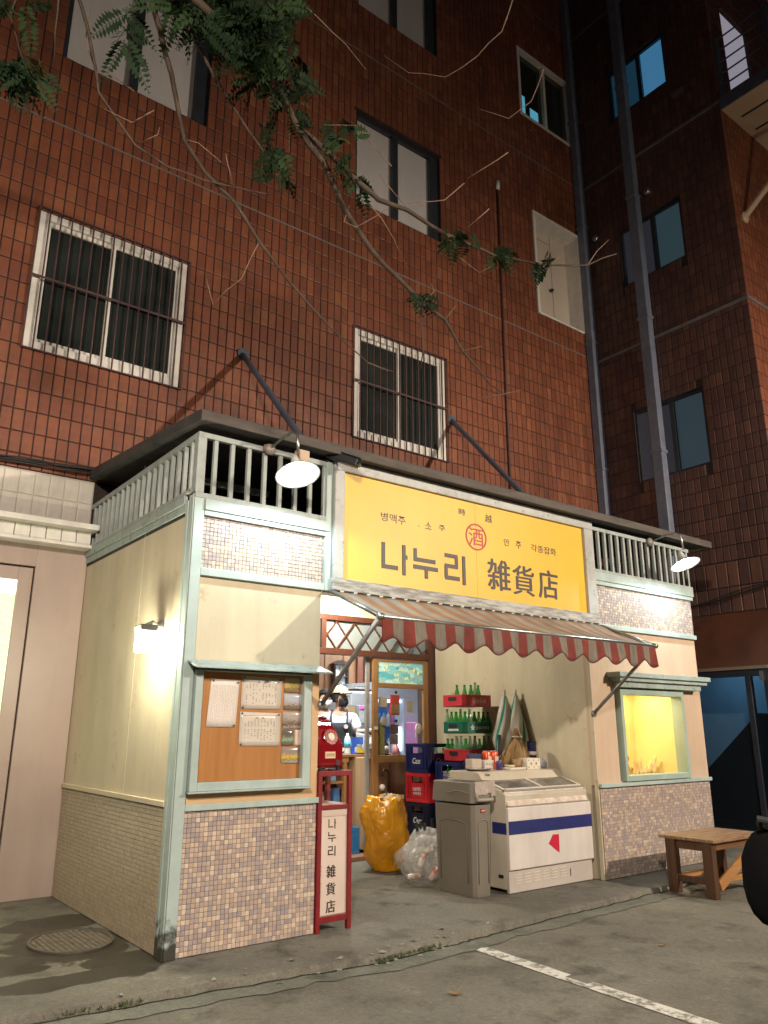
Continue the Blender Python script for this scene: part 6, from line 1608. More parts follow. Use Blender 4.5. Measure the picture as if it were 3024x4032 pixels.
tag(build("blue_pouch", MB().prism([(3.16,.73,ZT),(3.36,.73,ZT),(3.34,.73,ZT+.14),(3.18,.73,ZT+.145)],(0,.04,0)), mat("navy_pouch",(.03,.035,.09),rough=.4), bevel=.008), "dark blue pouch standing behind the two cartons", "pouch")
def can(x, y, z, r, h, m, lab, grp, band=None):
    t = thing("drink_can", lab, "can", (x,y,z), 0, grp)
    f = MB(); f.lathe([(.0001,0),(r*.82,0),(r,.008),(r,h-.012),(r*.84,h-.001)], (x,y,z), 18); build("body", f, m, t, smooth=True)
    f = MB(); f.lathe([(r*.84,h-.001),(r*.86,h+.003),(r*.78,h),(.0001,h-.003)], (x,y,z), 18); build("lid", f, M['chrome'], t, smooth=True)
    if band:
        f = MB(); f.prism([(x-r*.5,y-r-.002,z+h*.4),(x+r*.5,y-r-.002,z+h*.4),(x+r*.5,y-r-.002,z+h*.72),(x-r*.5,y-r-.002,z+h*.72)],(0,r*.22,0)); build("label_patch", f, band, t)
orange = mat("orange_red_can",(.60,.085,.02),(.52,.06,.015),scale=9,rough=.28,metal=.2)
can(3.385,.655+.06,ZT,.043,.165,orange,"left one of two tall orange red cans on the freezer","tall orange cans on the freezer",mat("pale_patch",(.66,.44,.34),rough=.4))
can(3.475,.655+.06,ZT,.043,.165,orange,"right one of two tall orange red cans on the freezer","tall orange cans on the freezer",mat("pale_patch_2",(.62,.40,.30),rough=.4))
can(3.395,.56,ZT,.030,.085,mat("navy_can",(.03,.04,.22),(.10,.06,.16),scale=20,rough=.3,metal=.2),"small navy blue can in front of the orange ones",None)
t = tag(build("white_tray", MB().box((3.50,.52,ZT),(3.74,.66,ZT+.018)), mat("off_white_tray",(.66,.60,.52),rough=.4), bevel=.006), "flat off white tray lying on the freezer right of the cans", "tray")
tag(build("small_dish", MB().lathe([(.0001,0),(.045,0),(.055,.022),(.052,.022),(.0001,.006)], (3.57,.60,ZT+.019), 16), mat("yellowish_dish",(.58,.52,.34),rough=.3), smooth=True), "little yellowish dish on the off white tray", "dish")
# patterned carton with diamonds
t = thing("patterned_box", "cream box with dark diamond pattern on the freezer in front of the straw broom", "box", (3.80,.55,ZT))
f = MB()
for (x0,x1,y0,y1) in ((3.715,3.895,.505,.512),(3.715,3.895,.613,.620),(3.715,3.722,.5121,.6129),(3.888,3.895,.5121,.6129)): f.box((x0,y0,ZT),(x1,y1,ZT+.098))
f.box((3.7221,.5121,ZT),(3.8879,.6129,ZT+.006)); build("shell", f, mat("cream_box_card",(.66,.58,.47),rough=.6), t)
f = MB()
for i in range(3):
    for j in range(3):
        if (i+j) % 2 == 0 or True:
            x = 3.735+.035*i*2; z = ZT+.018+.031*j; r_ = .018 if j == 1 else .010
            if j != 1: x = x
            else: x += .033
            if x < 3.885: f.prism([(x-r_*.85,.5048,z),(x,.5048,z-r_),(x+r_*.85,.5048,z),(x,.5048,z+r_)],(0,-.0006,0))
build("diamond", f, mat("diamond_print",(.16,.14,.12),(.28,.26,.24),scale=40,rough=.6), t)
tag(build("straw_basket", MB().lathe([(.0001,0),(.05,0),(.068,.07),(.064,.07),(.0001,.01)], (3.665,.585,ZT+.0185), 14, sx=1, sy=.5), mat("brown_wicker",(.24,.14,.06),(.34,.21,.10),scale=40,rough=.8,bump=.5), smooth=True), "small brown wicker basket between the broom and the patterned box", "basket")
t = thing("navy_tumbler", "navy blue tumbler standing on the freezer behind the patterned box", "tumbler", (3.95,.70,ZT))
f = MB(); f.lathe([(.0001,0),(.040,0),(.046,.23),(.048,.25),(.0001,.25)], (3.97,.67,ZT), 16); build("body", f, mat("navy_gloss",(.02,.025,.10),rough=.2), t, smooth=True)
f = MB(); f.lathe([(.0455,.12),(.0465,.12),(.047,.155),(.0465,.155)], (3.97,.67,ZT), 16); build("label_band", f, M['paper'], t, smooth=True)
f = MB(); f.lathe([(.0001,0),(.055,0),(.06,.05),(.03,.085),(.0001,.09)], (3.985,.575,ZT), 12); tag(build("cloth_bundle", f, mat("blue_white_cloth",(.56,.54,.52),(.20,.24,.36),scale=14,rough=.8), smooth=True), "crumpled blue and white cloth behind the patterned box", "cloth")
# straw broom
t = thing("straw_broom", "short straw besom leaning on the wall on the freezer's rear shelf", "broom", (3.78,.68,ZT))
f = MB(); br = R
apex = Vector((3.83,.735,1.285))
for k in range(520):
    a = br.uniform(0,1); s_ = br.uniform(-1,1)
    base = Vector((3.505+.40*a, .66+.05*s_, .995-.02*a+br.uniform(-.035,.02)))
    if a < .35: base.z += .005
    top_ = apex + Vector((br.uniform(-.035,.035), br.uniform(-.02,.02), -.055))
    mid = (base*.45+top_*.55) + Vector((br.uniform(-.01,.01)+.045*(a-.35), .0, .02))
    f.tube([top_, mid, base], [.0022,.0022,.0012], 3, k % 3, cap=False)
build("bristles", f, [mat("straw_a",(.36,.23,.10),rough=.8),mat("straw_b",(.46,.31,.15),rough=.8),mat("straw_c",(.27,.165,.07),rough=.8)], t, kind='stuff', norm=False)
f = MB(); f.lathe([(.045,-.075),(.050,-.05),(.040,-.02),(.034,.0),(.022,.03),(.0001,.036)], apex, 14); build("head", f, mat("bound_straw",(.20,.12,.055),(.30,.19,.09),scale=30,rough=.8), t, smooth=True)
f = MB(); f.lathe([(.049,-.06),(.052,-.052),(.049,-.044)], apex, 14); build("binding", f, mat("pale_string",(.62,.55,.42),rough=.8), t, smooth=True)
f = MB(); f.tube([(3.60,.74,.985),(3.64,.79,1.25)], [.018,.021], 10); tag(build("black_handle", f, M['dark'], smooth=True), "black rubber handle sticking up between parasols and broom", "handle")
# closed parasols
def parasol(x0, y0, ztip, zb, lean, lab, seed, stripes):
    t = thing("closed_parasol", lab, "parasol", (x0,y0,0), 0, "closed parasols leaning on the recess wall")
    mb = MB(); vs = []; fs = []; ms = []; nr = 32; nz = 22
    for j in range(nz+1):
        u = j/nz; z = zb + (ztip-.045-zb)*u
        r_ = .108*min(1, .55+1.5*u)*(1-.88*max(0,(u-.34)/.66)**1.3) + .010
        cx_ = x0 + lean[0]*(z/ztip); cy_ = y0 + lean[1]*(z/ztip)
        for k in range(nr):
            a = 2*math.pi*k/nr + 1.5*u
            rr = r_*(1+.11*math.cos(6*(a-1.5*u)+seed)*(1-u*.6)+.06*noise.noise(Vector((math.cos(a)*3,math.sin(a)*3,z*6+seed))))
            vs.append((cx_+rr*math.cos(a), cy_+rr*math.sin(a), z + (.02*math.cos(6*a+seed) if j == 0 else 0)))
    for j in range(nz):
        for k in range(nr):
            fs.append((j*nr+k, j*nr+(k+1)%nr, (j+1)*nr+(k+1)%nr, (j+1)*nr+k)); ms.append(1 if ((k+int(seed)) % 11) in (2,3) else 0)
    mb.v = vs; mb.f = fs; mb.m = ms
    build("cloth", mb, [M['pcloth'], M['pgreen']], t, smooth=True)
    f = MB(); f.tube([(x0,y0,0),(x0+lean[0]*(zb+.03)/ztip,y0+lean[1]*(zb+.03)/ztip,zb+.03)], .011, 8); build("pole", f, M['chrome'], t)
    f = MB(); f.lathe([(.013,-.05),(.013,-.005),(.008,.012),(.0001,.016)], (x0+lean[0],y0+lean[1],ztip), 10); build("ferrule", f, mat("cream_ferrule_%d"%int(seed),(.66,.62,.52),rough=.4), t, smooth=True)
M['pcloth'] = mat("off_white_cloth",(.62,.58,.50),(.54,.50,.43),scale=6,rough=.85,bump=.1)
M['pgreen'] = mat("green_stripe_cloth",(.02,.26,.20),(.015,.20,.155),scale=6,rough=.85)
parasol(3.88,1.00,1.685,1.00,(.10,.02),"closed white and green parasol, nearer the stacked bottle crates",1.0,False)
parasol(3.97,.92,1.690,.95,(.09,.02),"closed white and green parasol standing right of its twin, by the broom",4.0,True)

# ------------------------------------------------------------------ grey slim bin
t = thing("slim_bin", "tall slim taupe grey rubbish bin with a bag lining, left of the freezer", "bin", (2.75,.40,0))
bx0, bx1, by0, by1 = 2.632, 2.870, .135, .640
bm_ = mat("taupe_plastic",(.19,.167,.135),(.165,.145,.115),scale=3,rough=.5,bump=.08,bscale=140,spots=(12,(.24,.22,.185),.64))
f = MB(); i_ = .022
def rring(x0,x1,y0,y1,z,c=.03):
    return [(x0+c,y0,z),(x1-c,y0,z),(x1,y0+c,z),(x1,y1-c,z),(x1-c,y1,z),(x0+c,y1,z),(x0,y1-c,z),(x0,y0+c,z)]
rings = [rring(bx0+i_,bx1-i_,by0+i_,by1-i_,.0), rring(bx0+i_*.9,bx1-i_*.9,by0+i_*.9,by1-i_*.9,.02), rring(bx0+.004,bx1-.004,by0+.004,by1-.004,.70)]
vs = [p for r_ in rings for p in r_]; fs = [tuple(range(8))[::-1]]
for L in range(2):
    for k in range(8): fs.append((L*8+k,L*8+(k+1)%8,(L+1)*8+(k+1)%8,(L+1)*8+k))
fs.append(tuple(16+k for k in range(8))); f.add(vs, fs); build("body", f, bm_, t, bevel=.004)
f = MB(); rings = [rring(bx0-.012,bx1+.012,by0-.012,by1+.012,.715), rring(bx0-.008,bx1+.008,by0-.008,by1+.008,.80), rring(bx0-.002,bx1+.002,by0-.002,by1+.002,.875), rring(bx0+.016,bx1-.016,by0+.02,by1-.02,.880), rring(bx0+.03,bx1-.03,by0+.035,by1-.035,.800)]
vs = [p for r_ in rings for p in r_]; fs = [tuple(range(8))[::-1]]
for L in range(4):
    for k in range(8): fs.append((L*8+k,L*8+(k+1)%8,(L+1)*8+(k+1)%8,(L+1)*8+k))
fs.append(tuple(32+k for k in range(8))); f.add(vs, fs); build("collar", f, bm_, t, bevel=.005)
f = MB(); f.box((bx0+.032,by0+.037,.8005),(bx1-.032,by1-.037,.865)); build("dark_mouth", f, M['dark'], t)
# moulded arch panels: a raised arch rib on the long side and the narrow front
def arch(side, c0, hw, z0, z1, r_=.0045):
    pts = []
    for k in range(13):
        a = math.pi*k/12; pts.append((c0-hw*math.cos(a)*1.0, z1-.03+.03*math.sin(a)))
    pts = [(c0-hw, z0)] + pts + [(c0+hw, z0)]
    out = []
    for (u, z_) in pts:
        tt = 1-(z_-.02)/.68; o = .0042+i_*.82*tt
        out.append((bx0+o-.001, u, z_) if side == 'l' else (u, by0+o-.001, z_))
    return out
f = MB(); f.tube(arch('l',.39,.165,.10,.575), .0075, 6); f.tube(arch('f',2.752,.055,.10,.585), .006, 6); build("moulded_rib", f, bm_, t, smooth=True)
f = MB(); f.tube([(bx0-.0095,.29-.14+.02*k,.785+.022*math.sin(math.pi*k/14)) for k in range(15)], .004, 6); build("collar_rib", f, bm_, t, smooth=True)
f = MB(); hpts = []
for k in range(17):
    a = math.pi*k/16; hpts.append((2.752-.085*math.cos(a), by0-.020-.022*math.sin(a), .742+.0*a))
f.tube(hpts, .015, 8); f.tube([(2.667,by0-.018,.74),(2.662,by0-.016,.80)], .014, 8); f.tube([(2.837,by0-.018,.74),(2.842,by0-.016,.80)], .014, 8); build("handle", f, mat("pale_taupe_plastic",(.30,.265,.225),rough=.45), t, smooth=True)
f = MB(); f.box((2.725,by0-.002,.640),(2.775,by0+.006,.672)); build("maker_badge", f, mat("red_badge",(.36,.05,.04),rough=.4), t, bevel=.002)
f = MB(); f.box((2.730,by0-.0035,.653),(2.770,by0-.0022,.661)); build("badge_stripe", f, mat("pale_badge_stripe",(.60,.45,.42),rough=.4), t)
lin = mat("crinkled_bag_lining",(.50,.42,.37),(.36,.30,.26),scale=14,rough=.3,bump=.8,bscale=18)
mb = MB(); vs = []; fs = []; n1, n2 = 40, 6
for i in range(n1+1):
    u = i/n1
    # drape over the front and the right of the collar
    x = bx0+.015+(bx1+.012-bx0-.015)*min(1,u*1.35); y = by0-.019 if u < .74 else by0-.019+(u-.74)/.26*.22
    for j in range(n2+1):
        v = j/n2
        vs.append((x+(.004 if u > .74 else 0)+.006*noise.noise(Vector((u*14,v*3,1))), y-.006*abs(noise.noise(Vector((u*17,v*4,5)))), .886-(.105+.03*noise.noise(Vector((u*5,0,2))))*v))
for i in range(n1):
    for j in range(n2): a = i*(n2+1)+j; fs.append((a,a+1,a+n2+2,a+n2+1))
mb.add(vs, fs); o = build("bag_lining", mb, lin, t, smooth=True, norm=False)

# hook umbrella
t = thing("hook_umbrella", "black umbrella with a curved handle leaning on the pale plywood cabinet", "umbrella", (3.38,2.38,.05))
f = MB(); pts = [(3.335,2.18,.50),(3.36,2.195,.84)] + [(3.36-.042+.042*math.cos(a*math.pi/8),2.197,.84+.048*math.sin(a*math.pi/8)) for a in range(1,10)]
f.tube(pts, .012, 8); build("handle", f, mat("dark_brown_handle",(.035,.02,.016),rough=.3), t, smooth=True)
f = MB(); f.lathe([(.013,.16),(.026,.10),(.040,-.05),(.034,-.25),(.010,-.42)], (3.33,2.17,.50), 12); build("cloth", f, M['dark'], t, smooth=True)
tag(build("white_ball", MB().lathe([(.0001,-.035),(.02,-.03),(.035,0),(.02,.03),(.0001,.035)], (3.31,2.235,.70), 12), M['paper'], smooth=True), "white round cap beside the umbrella's handle", "ball")

# ------------------------------------------------------------------ work bench at the right
t = thing("wooden_bench", "worn low wooden bench with a diagonal brace in front of the right wing", "bench", (4.75,-.68,0))
bx0,bx1,by0,by1 = 4.33,5.20,-.955,-.43
for k in range(4):
    f = MB(); y0 = by0+(by1-by0)*k/4; f.box((bx0+.004*(k%2),y0+.0012,.388),(bx1-.006*(k%2),y0+(by1-by0)/4-.0012,.413)); build("plank", f, M['benchtop'], t, bevel=.003)
for (x,y) in ((4.375,-.875),(4.375,-.53),(5.12,-.875),(5.12,-.53)):
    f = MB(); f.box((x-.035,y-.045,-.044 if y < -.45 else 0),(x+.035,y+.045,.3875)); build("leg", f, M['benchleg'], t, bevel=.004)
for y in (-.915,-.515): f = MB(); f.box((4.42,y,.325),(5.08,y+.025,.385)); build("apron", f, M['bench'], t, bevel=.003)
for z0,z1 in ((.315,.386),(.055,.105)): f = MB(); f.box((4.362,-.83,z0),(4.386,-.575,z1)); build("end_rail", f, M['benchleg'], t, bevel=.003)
for y in (-.885,-.545): f = MB(); f.box((4.41,y,.055),(5.085,y+.023,.100)); build("stretcher", f, M['brace'], t, bevel=.003)
f = MB(); f.bar((4.415,-.918,.05),(5.13,-.918,.365),.022,.085,up=(0,0,1)); build("diagonal_brace", f, M['brace'], t, bevel=.003, label="paler diagonal brace board")
# ------------------------------------------------------------------ people
def skin_mesh(name, nodes, bones, root, m, sub=2):
    """nodes: name -> (x,y,z,rx[,ry]); grows one continuous surface"""
    idx = {k: i for i, k in enumerate(nodes)}
    me = bpy.data.meshes.new(name + "_skeleton")
    me.from_pydata([v[:3] for v in nodes.values()], [(idx[a], idx[b]) for a, b in bones], [])
    o = bpy.data.objects.new(name + "_skeleton", me); COL.objects.link(o)
    sk = o.modifiers.new("skin", 'SKIN'); sk.use_smooth_shade = True; sk.branch_smoothing = .3
    for k, v in nodes.items():
        sv = me.skin_vertices[0].data[idx[k]]
        sv.radius = (v[3], v[4] if len(v) > 4 else v[3]); sv.use_root = (k == root)
    if sub:
        ss = o.modifiers.new("sub", 'SUBSURF'); ss.levels = sub; ss.render_levels = sub
    dg = bpy.context.evaluated_depsgraph_get()
    out = bpy.data.meshes.new_from_object(o.evaluated_get(dg))
    bpy.data.objects.remove(o); bpy.data.meshes.remove(me)
    out.name = name
    out.materials.clear(); out.materials.append(m)
    out.polygons.foreach_set("use_smooth", [True]*len(out.polygons))
    return out
def body_part(name, me, parent):
    o = bpy.data.objects.new(name, me); COL.objects.link(o); o.parent = parent; return o
def hand_nodes(N, Bn, wrist, tag_, dirv, side, palm):
    """palm and five bent fingers grown from the wrist; dirv = pointing direction, side = thumb side, palm = palm normal"""
    w = Vector(N[wrist][:3]); d = Vector(dirv).normalized(); s = Vector(side).normalized(); p = Vector(palm).normalized()
    pc = w + d*.045; N[tag_+'palm'] = (*pc, .026, .017); Bn.append((wrist, tag_+'palm'))
    for i, (off, L) in enumerate(((.027,.070),(.009,.080),(-.009,.074),(-.026,.058))):
        k = tag_+'f%d' % i
        a = pc + d*.035 + s*off; b_ = a + d*L*.45 + p*.006; c = b_ + d*L*.38 + p*.024
        N[k+'a'] = (*a, .010); N[k+'b'] = (*b_, .0085); N[k+'c'] = (*c, .007)
        Bn += [(tag_+'palm', k+'a'), (k+'a', k+'b'), (k+'b', k+'c')]
    a = w + d*.02 + s*.032; b_ = a + d*.032 + s*.022 + p*.008; c = b_ + d*.028 + s*.002 + p*.01
    N[tag_+'ta'] = (*a, .012); N[tag_+'tb'] = (*b_, .0095); N[tag_+'tc'] = (*c, .008)
    Bn += [(wrist, tag_+'ta'), (tag_+'ta', tag_+'tb'), (tag_+'tb', tag_+'tc')]
skinm = mat("skin", (.56,.33,.22), (.50,.28,.18), scale=9, rough=.5)
hairm = mat("black_hair", (.012,.010,.009), (.022,.018,.016), scale=60, rough=.75, bump=.6, bscale=80, stretch=(1,1,.15))

def head_parts(t, C, yaw, cap=None, mask=None, hair=True, glasses=False):
    """C = head centre; the face looks along local -Y turned by yaw"""
    Rz = Matrix.Translation(C) @ Matrix.Rotation(yaw, 4, 'Z')
    def P(mb): mb.v = [tuple(Rz @ Vector(v)) for v in mb.v]; return mb
    if hair:
        f = MB(); vs = []; fs = []; n1, n2 = 24, 10
        for j in range(n2+1):
            ph = math.pi*.5*(1 - j/n2*1.35)
            for k in range(n1):
                a = 2*math.pi*k/n1; fr = -math.sin(a)
                zc = math.sin(ph); rr = math.cos(ph)
                z = .118*zc
                if fr > .45 and ph < .35: z = max(z, .058); 
                vs.append((.087*rr*math.cos(a)*1.02, .102*rr*math.sin(a)*1.02+.004, z+.012+.004*noise.noise(Vector((k*.7,j,0)))))
        for j in range(n2):
            for k in range(n1): fs.append((j*n1+k,j*n1+(k+1)%n1,(j+1)*n1+(k+1)%n1,(j+1)*n1+k))
        f.add(vs, fs); build("hair", P(f), hairm, t, smooth=True, local=True)
    f = MB()
    for s_ in (1,-1): f.lathe([(.0001,-.007),(.007,-.005),(.010,0),(.007,.005),(.0001,.007)], (.032*s_,-.088,.012), 8, sx=1.3)
    build("eyes", P(f), mat("eye_dark",(.03,.02,.018),rough=.2) if not bpy.data.materials.get("eye_dark") else bpy.data.materials["eye_dark"], t, smooth=True, local=True)
    if mask:
        f = MB(); vs = []; fs = []; n1, n2 = 16, 8
        for j in range(n2+1):
            v = j/n2
            for k in range(n1+1):
                u = (k/n1-.5)*2; a = u*1.15
                z = -.020 - .095*v + .012*abs(u)
                r_ = .100 + .016*math.exp(-(u*2.2)**2)*math.sin(math.pi*min(1,v*1.1)) - .024*v*v
                vs.append((.92*r_*math.sin(a), -r_*math.cos(a)*1.02, z))
        for j in range(n2):
            for k in range(n1): q = j*(n1+1)+k; fs.append((q,q+1,q+n1+2,q+n1+1))
        f.add(vs, fs); o = build("face_mask", P(f), mask, t, smooth=True, local=True, norm=False)
        md = o.modifiers.new("thick", 'SOLIDIFY'); md.thickness = .003
    if glasses:
        f = MB()
        for s_ in (1,-1): f.tube([(.034*s_+.026*math.cos(a*.4487), -.108+.006*abs(math.cos(a*.4487)), .012+.021*math.sin(a*.4487)) for a in range(15)], .0022, 5)
        f.tube([(-.008,-.108,.014),(.008,-.108,.014)], .0022, 5)
        for s_ in (1,-1): f.tube([(.060*s_,-.100,.016),(.082*s_,.0,.018)], .002, 5)
        build("glasses", P(f), mat("brass_glasses",(.45,.28,.14),rough=.3,metal=.7), t, local=True)
    if cap:
        f = MB(); vs = []; fs = []; n1, n2 = 24, 8
        for j in range(n2+1):
            ph = math.pi/2*(1-j/n2)
            for k in range(n1):
                a = 2*math.pi*k/n1; vs.append((.099*math.cos(ph)*math.cos(a), .113*math.cos(ph)*math.sin(a)+.002, .060+.092*math.sin(ph)**.85))
        for j in range(n2):
            for k in range(n1): fs.append((j*n1+k,j*n1+(k+1)%n1,(j+1)*n1+(k+1)%n1,(j+1)*n1+k))
        f.add(vs, fs); 
        f.lathe([(.0001,0),(.008,0),(.006,.006),(.0001,.008)], (0,.0,.151), 8)
        c_ = build("cap", P(f), cap, t, smooth=True, local=True)
        f = MB(); vs = []; fs = []
        for j in range(4):
            for k in range(13):
                a = -math.pi/2 + (k/12-.5)*2.1; rr = j/3
                x = .094*math.cos(a)*(1+rr*.10); y = .108*math.sin(a) - rr*.080*max(0,-math.sin(a)-.2)
                vs.append((x, y, .066 - .010*rr - .010*abs(math.cos(a))*1))
        for j in range(3):
            for k in range(12): q = j*13+k; fs.append((q,q+1,q+14,q+13))
        f.add(vs, fs); o = build("brim", P(f), cap, c_, smooth=True, local=True, norm=False); md = o.modifiers.new("thick",'SOLIDIFY'); md.thickness = .004

def person(label, loc, rz, arms, hips=(0,0,.93), headyaw=0, scale=1.0, top=None, trousers=None, sleeve=.5, coat=0, **kw):
    """stands facing local -Y; arms = {'R': [elbow, wrist, hand dir], 'L': [...]}"""
    t = thing("person", label, "person", loc, rz); t.scale = (scale,)*3
    N = {'pel':(0,0,.96,.145,.105),'sp':(0,0,1.12,.125,.095),'ch':(0,.0,1.30,.150,.105),'up':(0,.01,1.41,.12,.085),'nk':(0,.012,1.475,.056),'nk2':(0,.002,1.53,.052),
         'jaw':(0,-.022,1.575,.060,.070),'hd':(0,-.010,1.64,.078,.092),'crn':(0,.0,1.70,.068,.082)}
    Bn = [('pel','sp'),('sp','ch'),('ch','up'),('up','nk'),('nk','nk2'),('nk2','jaw'),('jaw','hd'),('hd','crn')]
    sy_, cy_ = math.sin(headyaw), math.cos(headyaw)
    nose = Vector((sy_*.105, -.010-cy_*.105, 1.622)); N['ns'] = (*nose, .013); Bn.append(('hd','ns'))
    for s_ in (1,-1):
        e = Vector((cy_*.088*s_ + sy_*-.005, sy_*.088*s_-.0, 1.625)); N['ear%d'%s_] = (*e, .016); Bn.append(('hd','ear%d'%s_))
    for S, s_ in (('L',1),('R',-1)):
        N['sh'+S] = (.165*s_,.01,1.405,.062); Bn.append(('up','sh'+S))
        el, wr, hd = arms[S]
        N['el'+S] = (*el,.043); N['wr'+S] = (*wr,.029,.024); Bn += [('sh'+S,'el'+S),('el'+S,'wr'+S)]
        hand_nodes(N, Bn, 'wr'+S, 'h'+S, hd, (-s_,0,0) if abs(hd[0]) < .7 else (0,0,1), (0,0,-1))
        N['hip'+S] = (.085*s_,0,.90,.098); N['kn'+S] = (.095*s_,-.012,.50,.062); N['an'+S] = (.10*s_,.02,.09,.042); N['to'+S] = (.11*s_,-.13,.04,.038,.03)
        Bn += [('pel','hip'+S),('hip'+S,'kn'+S),('kn'+S,'an'+S),('an'+S,'to'+S)]
    body_part("body", skin_mesh("body", N, Bn, 'pel', skinm), t)
    # top: torso and sleeves a little outside the body
    g = .014+coat
    T = {k: (*N[k][:3], *[r_+g for r_ in N[k][3:]]) for k in ('pel','sp','ch','up')}
    T['nk'] = (0,.012,1.452,.064+coat*.5); Tb = [('pel','sp'),('sp','ch'),('ch','up'),('up','nk')]
    T['hem'] = (0,0,.86-(coat*5),.145+coat*.6,.115+coat*.6); Tb.append(('pel','hem'))
    for S in ('L','R'):
        T['sh'+S] = (*N['sh'+S][:3], .074+coat); el = Vector(N['el'+S][:3]); sh = Vector(N['sh'+S][:3]); wr = Vector(N['wr'+S][:3])
        Tb.append(('up','sh'+S))
        if sleeve < 1:
            q = sh.lerp(el, sleeve+.25); T['cuff'+S] = (*q, .066+coat); Tb.append(('sh'+S,'cuff'+S))
        else:
            T['el'+S] = (*el, .056+coat); q = el.lerp(wr, .92); T['cuff'+S] = (*q, .042+coat*.8); Tb += [('sh'+S,'el'+S),('el'+S,'cuff'+S)]
    body_part(kw.get('topname','shirt'), skin_mesh("shirt", T, Tb, 'pel', top), t)
    L = {'pel': (0,0,.97,.155+coat*.3,.118)}; Lb = [('pel','waist')]; L['waist'] = (0,0,1.05,.140,.108)
    for S in ('L','R'):
        L['hip'+S] = (*N['hip'+S][:3], .112); L['kn'+S] = (*N['kn'+S][:3], .076); L['an'+S] = (*N['an'+S][:3][:2], .12, .060); Lb += [('pel','hip'+S),('hip'+S,'kn'+S),('kn'+S,'an'+S)]
    body_part("trousers", skin_mesh("trousers", L, Lb, 'pel', trousers), t)
    f = MB()
    for s_ in (1,-1):
        f.prism([(.065*s_,-.19,.0),(.15*s_,-.19,.0),(.15*s_,.075,.0),(.065*s_,.075,.0)],(0,0,.035)); f.lathe([(.055,0),(.058,.05),(.045,.09)], (.107*s_,.01,.03), 12, sy=1.3)
    build("shoe", f, mat("dark_shoe",(.03,.03,.032),rough=.6) if not bpy.data.materials.get("dark_shoe") else bpy.data.materials["dark_shoe"], t, local=True, bevel=.012)
    head_parts(t, (0,-.010,1.628), headyaw, kw.get('cap'), kw.get('mask'), kw.get('hair',True), kw.get('glasses',False))
    return t
white_t = mat("white_tee", (.74,.74,.78), (.68,.68,.72), scale=5, rough=.85, bump=.1, bscale=14)
blackcloth = mat("black_cloth", (.018,.018,.02), (.028,.028,.03), scale=10, rough=.8, bump=.1)
man = person("man in a cream cap, black face mask, white tee and black apron behind the counter", (3.43,3.25,.046), rad(-37.6),
    {'L': ((.255,-.06,1.17),(.13,-.27,1.045),(-.55,-.8,-.05)), 'R': ((-.25,-.04,1.16),(-.16,-.26,1.06),(.3,-.9,0))}, headyaw=rad(58),
    top=white_t, trousers=mat("charcoal_trousers",(.04,.04,.045),rough=.8), sleeve=.5, cap=mat("cream_cap_cloth",(.48,.40,.25),(.42,.35,.21),scale=8,rough=.85), mask=mat("black_mask",(.016,.016,.018),rough=.7), glasses=True)
f = MB(); vs = []; fs = []
for j in range(13):
    z = 1.335-.75*j/12
    hw = .125+.055*min(1,j/5)
    for k in range(13):
        u = (k/12-.5)*2; a = u*1.15*hw/.18
        vs.append((.178*math.sin(a)*1.02, -(.137+.004*math.sin(j*1.3+k))*math.cos(a)-.012-.02*(j/12), z))
for j in range(12):
    for k in range(12): q = j*13+k; fs.append((q,q+1,q+14,q+13))
f.add(vs, fs); ap = build("apron", f, blackcloth, man, smooth=True, local=True, norm=False); md = ap.modifiers.new("thick",'SOLIDIFY'); md.thickness = .004
for s_ in (1,-1):
    f = MB(); f.tube([(.095*s_,-.135,1.325),(.10*s_,-.130,1.40),(.095*s_,-.075,1.482),(.08*s_,.04,1.49)], .011, 6); build("strap", f, mat("navy_strap",(.025,.03,.06),(.06,.07,.12),scale=40,rough=.6) if s_ > 0 else bpy.data.materials["navy_strap"], ap, local=True)
f = MB(); f.lathe([(.0001,-.003),(.024,-.003),(.026,.0),(.024,.003),(.0001,.003)], (.085,-.158,1.29), 16, rot=Matrix.Rotation(rad(90),3,'X')); build("badge", f, M['paper'], ap, local=True)

other = person("black haired person in a white face mask half hidden behind the left wing's edge", (3.475,3.66,.046), rad(-30),
    {'L': ((.25,.02,1.15),(.20,-.16,.98),(0,-.7,-.6)), 'R': ((-.25,.02,1.15),(-.20,-.16,.98),(0,-.7,-.6))}, headyaw=rad(20),
    top=mat("dark_plum_top",(.05,.035,.045),rough=.85), trousers=blackcloth, sleeve=1, mask=mat("white_mask",(.74,.73,.71),rough=.7), scale=1.0)

fore = person("person in a black padded coat cut off by the right edge of the photo", (.520,-3.752,-.044), rad(165),
    {'L': ((.34,.02,1.12),(.20,-.13,1.00),(-.2,-.6,-.6)), 'R': ((-.30,.02,1.14),(-.18,-.20,1.05),(.2,-.9,.1))}, headyaw=0,
    top=mat("black_padded_coat",(.006,.006,.0065),(.009,.009,.0095),scale=9,rough=.95,bump=.2,bscale=12,spec=.03), trousers=blackcloth, sleeve=1, coat=.022, topname='coat', scale=.97)
t = thing("shoulder_bag", "soft black shoulder bag hanging at the side of the person in the black coat", "bag", (.245,-3.60,.75))
f = MB(); f.lathe([(.0001,0),(.035,.003),(.062,.014),(.082,.035),(.094,.065),(.100,.10),(.101,.14),(.096,.18),(.085,.22),(.068,.245),(.045,.26),(.0001,.265)], (.278,-3.585,.765), 40, sx=.75, sy=1.2); f.v = [tuple(Vector(v)+Vector((noise.noise(Vector(v)*14), noise.noise(Vector(v)*14+Vector((7,0,0))), 0))*.008) for v in f.v]; build("body", f, mat("black_bag_cloth",(.006,.006,.0065),rough=.95,spec=.03), t, smooth=True)
f = MB(); f.tube([(.278,-3.62,1.0),(.24,-3.61,1.05),(.20,-3.57,1.06),(.24,-3.55,1.04),(.278,-3.55,1.0)], .009, 6); build("strap", f, blackcloth, t)

